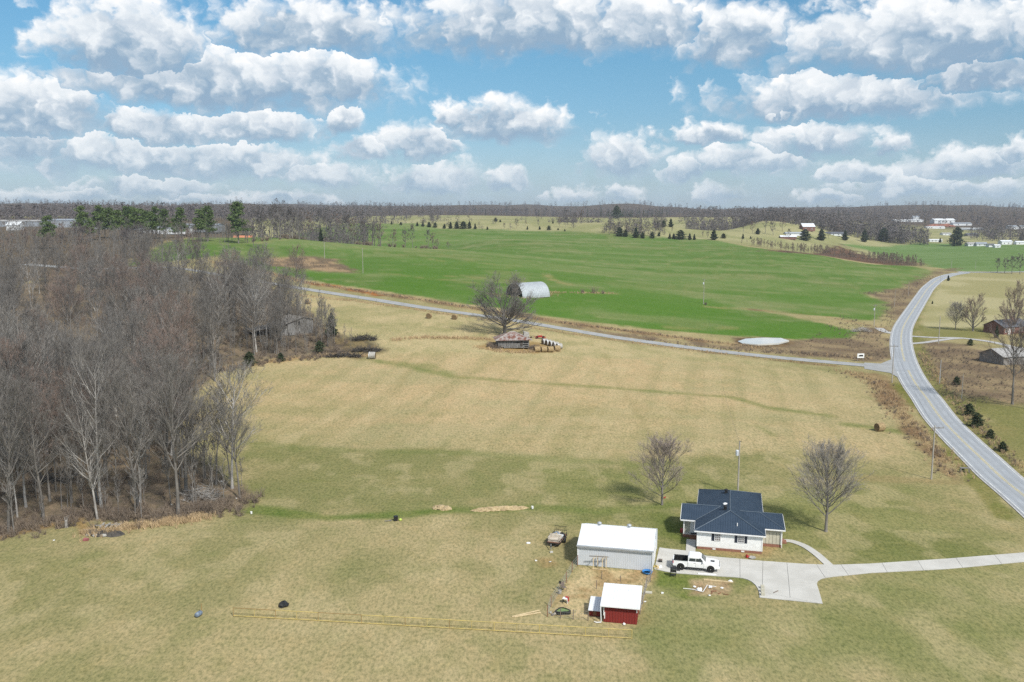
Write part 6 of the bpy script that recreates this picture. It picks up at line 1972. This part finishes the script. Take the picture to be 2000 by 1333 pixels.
bale(gp(1718, 842), 'round hay bale alone on the green strip near the main road', 1.75, 1.6, R(20))
bale(gp(838, 622), 'left one of two hay bales beside the lane, left of the oak', 1.9, 1.5, R(80))
bale(gp(888, 624), 'right one of two hay bales beside the lane, left of the oak', 1.9, 1.5, R(75))
bale(gp(601, 594), 'hay bale alone in the pale field behind the grey barn', 1.9, 1.5, R(60))
bale(gp(727, 701), 'grey-wrapped round bale beside the burnt brush piles', 2.0, 1.9, R(-5), True)
for i, (px, py) in enumerate(((1049, 688), (1062, 688), (1075, 688), (1088, 686))):
    bale(gp(px, py), ('leftmost', 'second', 'third', 'rightmost')[i] + ' of the four weathered hay bales in the front row by the log crib', 1.75, 1.7, R(15), group='front row of hay bales by the log crib')
for i, (px, py) in enumerate(((1064, 673), (1071, 675), (1078, 677), (1085, 679), (1092, 682))):
    bale(gp(px, py), ('first from the left', 'second', 'third', 'fourth', 'nearest and rightmost')[i] + ' of the five pale-topped bales in the slanting back row', 1.8, 1.6, R(25), True, 'slanting row of pale bales by the log crib')

# log crib with rusty hip roof
pa, pb = gp(973, 681), gp(1033, 683)
cr = thing('log_crib', 'old weathered log crib with rusty hipped metal roof beneath the oak', 'barn', pa, heading(pa, pb))
CW, CDp, CHt = (pb - pa).length, 6.2, 2.5
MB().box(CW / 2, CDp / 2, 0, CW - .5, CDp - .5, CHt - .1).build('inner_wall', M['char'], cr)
lr = random.Random(4)
for k in range(9):
    z = .12 + k * .275
    x = 0.0
    while x < CW - .1:
        l = min(lr.uniform(1.2, 3.2), CW - x)
        if lr.random() > .13:
            MB().box(x + l / 2, lr.uniform(-.03, .03), z, l - .06, .16, .19, tilt=lr.uniform(-.015, .015)).build('log', M['grey_board'], cr)
        x += l
    for xs in (0.0, CW):
        MB().box(xs, CDp / 2, z + .05, .16, CDp, .19).build('log', M['grey_board'], cr)
for x in (.05, 2.0, 4.3, 5.0, CW - .1):
    MB().box(x, -.1, 0, .16, .08, CHt - .05).build('post', M['grey_board'], cr)
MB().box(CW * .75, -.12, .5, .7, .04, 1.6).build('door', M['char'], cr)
o_, zE, zR = .9, CHt - .05, CHt + 2.1
Cx, Cy = CW / 2, CDp / 2
roof_plane(cr, [(-o_, -o_, zE), (CW + o_, -o_, zE), (Cx + .6, Cy, zR), (Cx - .6, Cy, zR)], M['rust_roof'], .6, ribh=.05)
roof_plane(cr, [(CW + o_, -o_, zE), (CW + o_, CDp + o_, zE), (Cx + .6, Cy, zR)], M['rust_roof'], .6, ribh=.05)
roof_plane(cr, [(CW + o_, CDp + o_, zE), (-o_, CDp + o_, zE), (Cx - .6, Cy, zR), (Cx + .6, Cy, zR)], M['rust_roof'], .6, ribh=.05)
roof_plane(cr, [(-o_, CDp + o_, zE), (-o_, -o_, zE), (Cx - .6, Cy, zR)], M['rust_roof'], .6, ribh=.05)
for a, b_ in (((-o_, -o_, zE), (Cx - .6, Cy, zR)), ((CW + o_, -o_, zE), (Cx + .6, Cy, zR)), ((Cx - .6, Cy, zR), (Cx + .6, Cy, zR))):
    cap(cr, a, b_, M['bale_wrap'], .12)
MB().ext([(CW - 1.0, CDp * .55, zE + .4), (CW + .6, CDp * .55, zE + .4), (CW + .6, CDp * .55, zE + 1.6), (CW - 1.0, CDp * .55, zE + 1.9)], (0, 2.2, 0)).build('dormer', M['bale_wrap'], cr)
for k, (px, py) in enumerate(((968, 680), (1040, 682))):
    pass
pos = np.concatenate([sow([(958, 676), (970, 682)], 26, .7, 51), sow([(1036, 684), (1046, 682)], 26, .7, 52)])
stuff('crib_weeds', 'brown weeds against the corners of the log crib', 'weeds', scatter(SH, pos, ur.uniform(1.1, 2.0, len(pos)), ur), M['brush'])

# red hay implement
im = thing('hay_rake', 'red farm implement parked right of the log crib', 'implement', gp(1053, 662), R(-8))
MB().box(0, 0, .55, 3.0, .18, .18).build('frame', M['red'], im)
MB().box(.2, .4, .45, 1.5, .9, .5).build('hopper', M['red'], im)
MB().box(.6, .3, .95, .6, .6, .2).build('cover', M['orange_roof'], im)
MB().tube((-1.4, 0, .6), (-2.7, -.3, .45), .07, .06, 6).build('drawbar', M['black'], im)
for x, r_ in ((-.7, .42), (1.3, .42), (-2.6, .35)):
    for s in ((-.5, .7) if x > -2 else (0,)):
        o = MB().lathe([(.1, -.08), (r_, -.1), (r_, .1), (.1, .08)], n=14, axis='y').build('wheel', M['rubber'], im)
        o.location = (x, s, r_)
        MB().lathe([(.02, -.11), (.16, -.11), (.16, .11), (.02, .11)], n=8, axis='y').build('rim', M['red'], o)
for k in range(4):
    MB().tube((1.5 + .1 * k, -.6 + k * .4, .7), (2.0 + .1 * k, -.8 + k * .4, .2), .05, .03, 5).build('tine', M['red'], im)

# Quonset hut, open toward the left
pa, pb = gp(1030, 580), gp(1068, 574)
ha_ = heading(pa, pb)
pl0 = gp(978, 578)
hut = thing('quonset_hut', 'arched corrugated steel hut with open dark end in the green field', 'hut', (pa.x, pa.y, pa.z - .2), math.atan2(pb.y - pa.y, pb.x - pa.x))
qd = Vector((pl0.x - pa.x, pl0.y - pa.y)).length
Rw, Rh, Lh = qd / 2 * 1.02, 6.2, 15.0
ax_ = R(38)
hut.rotation_euler = (0, 0, ax_)
hut.location = ((pa.x + pl0.x) / 2, (pa.y + pl0.y) / 2, min(pa.z, pl0.z) - .3)
nseg, nl = 20, 30
for part_, off_, m_ in (('outer_shell', 0.0, 'galv'), ('inner_shell', -.14, 'weathered')):
    V, fs = [], []
    for j_ in range(nl + 1):
        w_ = off_ + (.02 if j_ % 2 else -.02)
        for k in range(nseg + 1):
            a = math.pi * k / nseg
            V.append((Lh * j_ / nl, -math.cos(a) * (Rw + w_), math.sin(a) * (Rh + w_)))
    for j_ in range(nl):
        for k in range(nseg):
            q_ = j_ * (nseg + 1) + k
            fs.append((q_, q_ + 1, q_ + nseg + 2, q_ + nseg + 1))
    MB().add(V, fs).build(part_, M[m_], hut)
bw = [(Lh - .2, -math.cos(math.pi * k / nseg) * (Rw - .2), math.sin(math.pi * k / nseg) * (Rh - .2)) for k in range(nseg + 1)]
MB().ext(bw, (.08, 0, 0)).build('end_wall', M['galv'], hut)
rimv = MB()
for k in range(nseg):
    a0, a1 = math.pi * k / nseg, math.pi * (k + 1) / nseg
    rimv.tube((0, -math.cos(a0) * Rw, math.sin(a0) * Rh), (0, -math.cos(a1) * Rw, math.sin(a1) * Rh), .14, .14, 5, False)
rimv.build('arch_rim', M['galv'], hut)
for k, (x, y) in enumerate(((4, -2.5), (6, 1.5), (9, -1))):
    o = bale(hut.location + Vector((math.cos(ax_) * x - math.sin(ax_) * y, math.sin(ax_) * x + math.cos(ax_) * y, .3)), ('hay bale stored inside the steel hut near its mouth, left', 'hay bale stored inside the steel hut, right', 'hay bale stored deepest inside the steel hut')[k], 1.8, 1.6, .3 + k)

for px, py, h, lab in ((1160, 573, 4.2, 'reddish leafless bush in the green field right of the steel hut'), (1138, 573, 2.6, 'low reddish bush left of the taller one in the green field'), (1178, 574, 2.2, 'low brown bush at the right end of the field weeds'), (1378, 596, 1.6, 'low brown bush at the foot of the lone field pole')):
    bme = mk('red_bush', shrub(int(px), h, 70, 0.4, .09), M['twig_red'])
    tag(link('leafless_bush', bme), lab, 'bush').location = gp(px, py)

# grey weathered barn in the wood edge
pa, pb = gp(549, 658), gp(612, 650)
gb = thing('weathered_barn', 'grey board barn with sagging shed roof at the edge of the wood', 'barn', pa, heading(pa, pb))
BW, BD = (pb - pa).length, 9.0
zl, zp, zr_ = 3.3, 5.6, 4.8
xp = BW * .68
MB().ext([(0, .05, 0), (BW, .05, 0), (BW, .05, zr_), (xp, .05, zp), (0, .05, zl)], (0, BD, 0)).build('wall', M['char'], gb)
bx_ = 0.02
lr = random.Random(8)
while bx_ < BW - .1:
    w_ = lr.uniform(.22, .34)
    zt = zl + (zp - zl) * bx_ / xp if bx_ < xp else zp + (zr_ - zp) * (bx_ - xp) / (BW - xp)
    z0 = lr.uniform(0, .25) if lr.random() > .15 else lr.uniform(.5, 1.2)
    if 0.1 < bx_ < BW * .20:
        zt -= 1.25
    if lr.random() > .07:
        MB().box(bx_ + w_ / 2, 0, z0, w_ - .04, .05, zt - z0 - lr.uniform(.1, .35)).build('board', M['grey_board'], gb)
    bx_ += w_
for k in range(5):
    MB().box(.2 + k * BW * .05, .0, 2.0, .08, .06, 1.1).build('slat', M['bale_wrap'], gb)
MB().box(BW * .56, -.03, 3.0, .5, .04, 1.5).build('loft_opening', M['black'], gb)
roof_plane(gb, [(-.6, -.5, zl - .05), (-.6, BD + .5, zl - .05), (xp, BD + .5, zp + .12), (xp, -.5, zp + .12)], M['weathered'], .6, ribh=.04)
roof_plane(gb, [(BW + .6, BD + .5, zr_ - .1), (BW + .6, -.5, zr_ - .1), (xp, -.5, zp + .12), (xp, BD + .5, zp + .12)], M['weathered'], .6, ribh=.04)
# lean-to further left, its roof showing through the trees
roof_plane(gb, [(-7.5, 2.0, 2.2), (-7.5, BD, 2.2), (-.6, BD, zl - .2), (-.6, 2.0, zl - .2)], M['weathered'], .6, name='lean_to_roof')
for x, y in ((-7.2, 2.2), (-4.0, 2.2), (-7.2, BD - .2)):
    MB().box(x, y, 0, .18, .18, 2.2 + (x + 7.5) * .12).build('post', M['grey_board'], gb)

# pond
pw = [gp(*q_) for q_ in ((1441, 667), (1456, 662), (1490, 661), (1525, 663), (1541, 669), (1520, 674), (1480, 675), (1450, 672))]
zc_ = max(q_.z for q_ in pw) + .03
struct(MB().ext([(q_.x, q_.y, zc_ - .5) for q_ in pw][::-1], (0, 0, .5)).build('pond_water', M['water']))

# roadside sign: white panel with a black house emblem, beside its post
pa, pb = gp(1674, 706), gp(1687, 706)
sg = thing('roadside_sign', 'white sign board with black emblem beside the lane junction', 'sign', pa, heading(pa, pb))
SWd = 2.1
MB().box(SWd / 2, 0, 1.0, SWd, .06, 1.35).build('panel', M['white_trim'], sg)
MB().ext([(.35, -.045, 1.45), (SWd - .3, -.045, 1.45), (SWd - .3, -.045, 1.75), (SWd - .45, -.045, 1.98), (.75, -.045, 1.95), (.55, -.045, 1.8), (.35, -.045, 1.75)], (0, .01, 0)).build('emblem', M['black'], sg)
for x in (.1, SWd - .1):
    MB().box(x, .05, -.2, .1, .1, 2.4).build('post', M['weathered'], sg)
p = gp(1669, 707)
o = thing('sign_arm', 'dark post with short arm standing left of the white sign', 'post', p)
MB().tube((0, 0, -.2), (0, 0, 2.9), .06, .05, 6).build('post', M['fence_steel'], o)
MB().tube((0, 0, 2.85), (.5, 0, 2.85), .04, .04, 5).build('arm', M['fence_steel'], o)

# wooden stand at the roadside
sb = thing('roadside_stand', 'small grey wooden stand by the low bush at the road verge', 'stand', gp(1884, 923), R(-10))
MB().box(0, 0, .75, 1.6, .7, .08).build('top', M['weathered'], sb)
for x in (-.7, .7):
    for y in (-.28, .28):
        MB().box(x, y, 0, .1, .1, .76).build('leg', M['weathered'], sb)

# ------------------------------------------------------------------ utility poles and wires
TOPS = {}
def pole(key, px, py, pytop, label, arm=0, steel=False, gear=False, rz=0.0, off=0.0, r=.15):
    p = gp(px, py)
    h = (py - pytop) * mpp(p) * 1.03
    o = thing('utility_pole', label, 'pole', p, rz)
    MB().tube((0, 0, -.3), (0, 0, h), r, r * .65, 8).build('shaft', M['galv' if steel else 'pole_wood'], o)
    if arm:
        a_ = MB().box(off, 0, h - .5, arm, .12, .14).build('crossarm', M['weathered'], o)
        for k in (-1, 0, 1):
            MB().lathe([(.03, 0), (.06, .06), (.05, .16), (.02, .2)], off + k * arm * .45, 0, 8, z=h - .36).build('insulator', M['bale_wrap'], a_)
    if gear:
        MB().lathe([(.05, 0), (.24, .04), (.26, .8), (.2, .9), (.05, .92)], -.34, 0, 12, z=h - 2.4).build('transformer', M['grey_metal'], o)
        MB().box(.1, 0, h - .1, .35, .1, .1).build('bracket', M['black'], o)
    TOPS[key] = Vector((p.x, p.y, p.z + h - .3))
    return o


pole('a', 1441, 966, 862, 'pale wooden service pole rising behind the farmhouse roof', 0, False, True)
pole('b', 1819, 936, 832, 'tall wooden pole with side crossarm beside the main road bend, nearest', 1.6, off=.7)
pole('c', 1742, 748, 675, 'dark wooden pole with crossarm at the lane junction', 2.2)
pole('d', 1833, 672, 619, 'dark wooden pole between the two gravel drives', 0)
pole('e', 1835, 750, 704, 'pale pole in the brush right of the main road', 0, True, r=.1)
pole('f', 1878, 780, 731, 'yellowish wooden pole in the brown meadow right of the road', 0, r=.1)
pole('g', 1707, 638, 596, 'wooden pole with crossarm at the corner of the green field', 1.6, gear=True)
pole('h', 1747, 600, 569, 'thin pole in the brush bank left of the main road', 0, r=.1)
pole('i', 1774, 579, 552, 'thin pole farther up the brush bank beside the road', 0, r=.1)
pole('k', 1836, 562, 534, 'thin pole at the inside of the far road bend', 0, r=.1)
pole('l', 1374, 594, 547, 'lone wooden pole standing in the middle of the green field', .9, gear=True)
pole('m', 1008, 552, 528, 'thin pole rising behind the steel hut', .8, r=.09)
pole('n', 709, 534, 487, 'tall pale pole on the left slope of the green field', .8, r=.14)
pole('o', 634, 506, 474, 'pale pole with crossarm above the brushy bank, upper left', 1.8, r=.16)
pole('q', 571, 467, 439, 'pale pole with crossarm on the crest of the green field, upper left', 2.4, r=.2)
pole('r', 1858, 524, 508, 'thin pole beyond the far road bend, left one', 0, r=.12)
pole('s', 1905, 526, 508, 'thin pole beyond the far road bend, right one', 0, r=.12)
gdp = gp(1771, 556)
def wire(a, b, label, sag=1.0, r=.018):
    A, B = TOPS[a], TOPS[b]
    pts = [A + (B - A) * k / 12 + Vector((0, 0, -sag * 4 * (k / 12) * (1 - k / 12))) for k in range(13)]
    tag(MB().path([tuple(q_ - A) for q_ in pts], r, 3).build('power_line', M['wire']), label, 'power line').location = A
wire('b', 'c', 'thin power line between the nearest roadside pole and the junction pole')
wire('c', 'g', 'thin power line from the junction pole to the field corner pole')
wire('g', 'h', 'thin power line from the field corner pole to the brush bank')
wire('h', 'i', 'thin power line along the brush bank beside the road')
wire('l', 'm', 'thin power line across the green field toward the steel hut', 2.0)
wire('n', 'o', 'thin power line between the two pale poles, upper left', 1.5)
wire('a', 'l', 'thin power line from the farmhouse pole over the fields', 6.0, .014)
# verge stakes and delineators
for i, (px, py) in enumerate(((1070, 645), (1098, 650), (1120, 654), (1162, 662), (1220, 670), (1620, 704), (1635, 707), (875, 617), (700, 583), (735, 590))):
    one(MB().tube((0, 0, -.1), (0, 0, .95), .05, .04, 5).tube((0, 0, .95), (0, 0, 1.0), .06, .02, 5), 'fence_post', 'fence_steel', nth(sorted((1070, 1098, 1120, 1162, 1220, 1620, 1635, 875, 700, 735)).index(px) + 1) + ' short dark fence post from the left along the lane', 'post', gp(px, py), 0, 'fence posts along the lane')

# ------------------------------------------------------------------ houses right of the main road
def small_house(name, label, p, rz, W_, D_, h_, rise, wall, roof, wins=(), cat='house', over=.4, hip=False, door=None, chim=False):
    o = thing(name, label, cat, (p[0], p[1], p[2] - .15), rz)
    MB().ext([(-W_ / 2, 0, 0), (-W_ / 2, D_, 0), (-W_ / 2, D_, h_), (-W_ / 2, D_ / 2, h_ + rise - .05), (-W_ / 2, 0, h_)], (W_, 0, 0)).build('wall', M[wall], o)
    a = rise / (D_ / 2)
    zE_ = h_ - over * a + .08
    roof_plane(o, [(-W_ / 2 - over, -over, zE_), (W_ / 2 + over, -over, zE_), (W_ / 2 + over, D_ / 2, h_ + rise + .08), (-W_ / 2 - over, D_ / 2, h_ + rise + .08)], M[roof], 99)
    roof_plane(o, [(W_ / 2 + over, D_ + over, zE_), (-W_ / 2 - over, D_ + over, zE_), (-W_ / 2 - over, D_ / 2, h_ + rise + .08), (W_ / 2 + over, D_ / 2, h_ + rise + .08)], M[roof], 99)
    for (x, z, w_, hh) in wins:
        f_ = MB().box(x, -.04, z, w_ + .2, .06, hh + .2).build('window', M['white_trim'], o)
        MB().box(x, -.09, z + .1, w_, .05, hh).build('pane', M['window_glass'], f_)
    if door is not None:
        MB().box(door, -.05, .1, 1.0, .08, 2.1).build('door', M['white_trim'], o)
    if chim:
        MB().box(W_ * .2, D_ / 2, h_ + rise - .3, .8, .8, 1.3).build('chimney', M['brick'], o)
    return o


p = gp(1985, 652)
small_house('brick_house', 'red brick house with dark gabled roof at the right edge', p, R(25), 14, 8.5, 2.9, 2.2, 'red_brick_far', 'shingle', ((-5.6, .9, 1.2, 1.4), (-2, .9, 1.4, 1.3), (2.5, .9, 1.4, 1.3)), door=-4, chim=True)
p = gp(1988, 712)
small_house('old_outbuilding', 'grey stone-walled outbuilding with pale roof at the right edge', p, R(18), 11, 9, 2.6, 1.9, 'weathered', 'shingle_pale', ((-3, .8, .9, 1.0),), 'outbuilding')

# far farm and hamlet
for px, py, d_, W_, D_, h_, rs, wl, rf, lab, cat, wn, rz in (
        (1580, 452, 0, 16, 12, 6, 4, 'red_brick_far', 'pale_metal', 'red barn with bright metal roof below the far wood', 'barn', ((-4, 2, 1.5, 1.5), (4, 2, 1.5, 1.5)), .1),
        (1553, 461, 0, 22, 9, 3.2, 1.4, 'far_white', 'galv', 'long pale metal shed left of the red barn', 'shed', ((-6, 1, 1.4, 1.2),), .05),
        (1540, 468, 0, 18, 8, 3.2, 1.6, 'red_brick_far', 'pale_metal', 'low red shed with pale roof at the field edge, far centre right', 'shed', (), -.1),
        (1632, 461, 0, 24, 9, 3.0, 2.2, 'far_white', 'shingle', 'long white house with dark roof right of the red barn', 'house', ((-7, 1, 1.4, 1.4), (-3, 1, 1.4, 1.4), (4, 1, 1.4, 1.4), (8, 1, 1.4, 1.4)), .0),
        (1828, 473, 0, 18, 7, 3.0, 1.0, 'far_white', 'far_white', 'long white mobile home left of the dark evergreen, far right', 'mobile home', ((-5, 1, 1.2, 1.2), (0, 1, 1.2, 1.2), (5, 1, 1.2, 1.2)), .0),
        (1850, 460, 0, 16, 8, 3.0, 1.5, 'far_white', 'shingle_pale', 'white house behind the dark evergreen, far right', 'house', ((-3, 1, 1.2, 1.2), (3, 1, 1.2, 1.2)), .2),
        (1900, 481, 0, 13, 8, 3.0, 2.0, 'far_white', 'shingle_pale', 'white house, left one of the near hamlet row, far right', 'house', ((-3, 1, 1.2, 1.2), (3, 1, 1.2, 1.2)), .1),
        (1918, 481, 0, 13, 8, 3.0, 2.0, 'far_white', 'far_grey', 'white house with grey roof, second of the near hamlet row', 'house', ((-3, 1, 1.2, 1.2), (3, 1, 1.2, 1.2)), -.1),
        (1938, 483, 0, 9, 7, 2.8, 1.6, 'far_white', 'shingle', 'small white house with dark roof in the hamlet row, far right', 'house', ((0, 1, 1.2, 1.2),), .1),
        (1949, 484, 0, 7, 6, 2.8, 1.2, 'far_white', 'far_white', 'white shed right of the dark-roofed hamlet house', 'shed', ((0, 1, 1.2, 1.2),), .0),
        (1967, 478, 0, 15, 9, 4.2, 1.6, 'far_white', 'pale_metal', 'large white building in the hamlet row, far right', 'building', ((-4, 1, 1.4, 1.4), (2, 1, 1.4, 1.4)), .1),
        (1994, 478, 0, 12, 8, 3.2, 1.4, 'far_white', 'pale_metal', 'white building cut by the right edge behind the hamlet', 'building', ((-2, 1, 1.2, 1.2),), .0),
        (1900, 462, 0, 20, 9, 3.2, 2.0, 'weathered', 'shingle', 'brown house behind the hamlet among bare trees', 'house', ((-4, 1, 1.3, 1.3), (4, 1, 1.3, 1.3)), .2),
        (1845, 437, 0, 44, 16, 7, 3, 'far_white', 'far_white', 'large white industrial hall on the far right rise', 'hall', ((-12, 2, 3, 3), (-4, 2, 3, 3), (4, 2, 3, 3), (12, 2, 3, 3)), .1),
        (1775, 434, 0, 60, 14, 4, 1.2, 'far_white', 'far_white', 'long low white shed left of the industrial hall', 'shed', ((-18, 1, 3, 2), (0, 1, 3, 2), (18, 1, 3, 2)), .0),
        (1790, 431, 0, 14, 10, 8, 2, 'far_white', 'far_grey', 'small tall white building at the end of the long low shed', 'building', ((0, 2, 2, 2),), .0),
        (1880, 441, 0, 36, 14, 4, 2, 'far_white', 'far_grey', 'grey-roofed shed right of the industrial hall', 'shed', ((-8, 1, 2, 2), (8, 1, 2, 2)), .0),
        (1828, 447, 0, 34, 12, 3.5, 1.0, 'far_white', 'far_white', 'low white shed below the red earth bank', 'shed', ((-8, 1, 2, 1.5), (8, 1, 2, 1.5)), .05),
        (1900, 450, 0, 40, 12, 3.2, 1.0, 'far_grey', 'far_white', 'long pale shed beside the far track', 'shed', ((-10, 1, 2, 1.5), (10, 1, 2, 1.5)), -.05),
        (1990, 448, 0, 34, 14, 5, 2, 'far_white', 'far_grey', 'pale shed at the right edge of the far rise', 'shed', ((-6, 1, 2, 2),), .0),
        (482, 0, 800, 15, 9, 3.2, 2.6, 'far_white', 'orange_roof', 'white house with orange-red roof among trees, upper left', 'house', ((-4, 1, 1.4, 1.4), (0, 1, 1.4, 1.4), (4, 1, 1.4, 1.4)), .1),
        (516, 0, 820, 10, 8, 3.5, 1.4, 'far_white', 'far_white', 'small white shed right of the orange-roofed house', 'shed', ((0, 1, 1.4, 1.4),), .0),
        (145, 0, 1000, 40, 30, 7, 1.5, 'far_grey', 'far_grey', 'large grey-walled industrial shed, upper left', 'hall', ((-12, 2, 3, 3), (8, 2, 3, 3)), .25),
        (35, 0, 1050, 60, 30, 5.5, 1.5, 'far_grey', 'shingle_pale', 'long brown-grey industrial hall at the left edge of the horizon', 'hall', ((-20, 2, 3, 3), (-5, 2, 3, 3), (15, 2, 3, 3)), .0),
        (42, 0, 960, 12, 9, 5, 3, 'far_white', 'far_white', 'white gabled building before the long hall, upper left', 'building', ((-2, 1, 1.5, 1.5), (2, 1, 1.5, 1.5)), .0),
        (248, 0, 950, 60, 30, 6, 1.5, 'far_grey', 'far_grey', 'pale warehouse seen between the pine trunks, upper left', 'warehouse', ((-20, 2, 4, 3), (0, 2, 4, 3), (20, 2, 4, 3)), .0),
        (395, 0, 960, 40, 26, 7, 1.5, 'far_grey', 'far_grey', 'grey warehouse right of the pine stand, upper left', 'warehouse', ((-12, 2, 4, 3), (12, 2, 4, 3)), .0),
        (330, 0, 900, 44, 20, 5, 1.5, 'far_white', 'far_grey', 'low white warehouse behind the pine stand', 'warehouse', ((-10, 1, 3, 2), (10, 1, 3, 2)), .0)):
    p = gd(px, d_) if d_ else gp(px, py)
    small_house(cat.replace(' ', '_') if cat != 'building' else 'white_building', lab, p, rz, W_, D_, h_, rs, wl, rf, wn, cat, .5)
p = gp(1836, 443)
one(jag(pile(60, 14, 5, 77, 20), .4, 4), 'earth_bank', 'red_dirt', 'heap of red earth below the industrial hall, far right', 'earth heap', p)
# dark parked van on the crest
p = gd(546, 760)
vn = thing('parked_van', 'dark green van parked on the crest beside the bare trees, upper left', 'van', p, .1)
loft(MB(), [(-2.6, .95, .85, .4, 2.1), (1.3, .95, .85, .4, 2.1), (1.9, .95, .85, .4, 1.3), (2.6, .9, .8, .45, 1.1)]).build('body', M['cedar'], vn)
for x in (-1.6, 1.7):
    for s in (-.9, .9):
        o = MB().lathe([(.1, -.1), (.36, -.12), (.36, .12), (.1, .1)], n=12, axis='y').build('wheel', M['rubber'], vn)
        o.location = (x, s, .36)
        MB().lathe([(.02, -.13), (.18, -.13), (.18, .13), (.02, .13)], n=8, axis='y').build('rim', M['chrome'], o)
MB().box(0, -.93, 1.3, 2.2, .05, .55).build('side_window', M['glass'], vn)

# ------------------------------------------------------------------ air
hzb = MB().box(0, 0, -40, 14400, 14400, 190)
hm = bpy.data.materials.new('haze')
hm.use_nodes = True
t = NT(hm.node_tree)
pvn = t.node('ShaderNodeVolumePrincipled', {'Color': (0.80, 0.87, 0.96), 'Density': 0.00009, 'Anisotropy': 0.2})
t.node('ShaderNodeOutputMaterial', {'Volume': pvn.outputs[0]})
hzo = hzb.build('haze', hm)
struct(tag(hzo, 'thin pale blue haze over the far country', 'haze'), 'stuff')
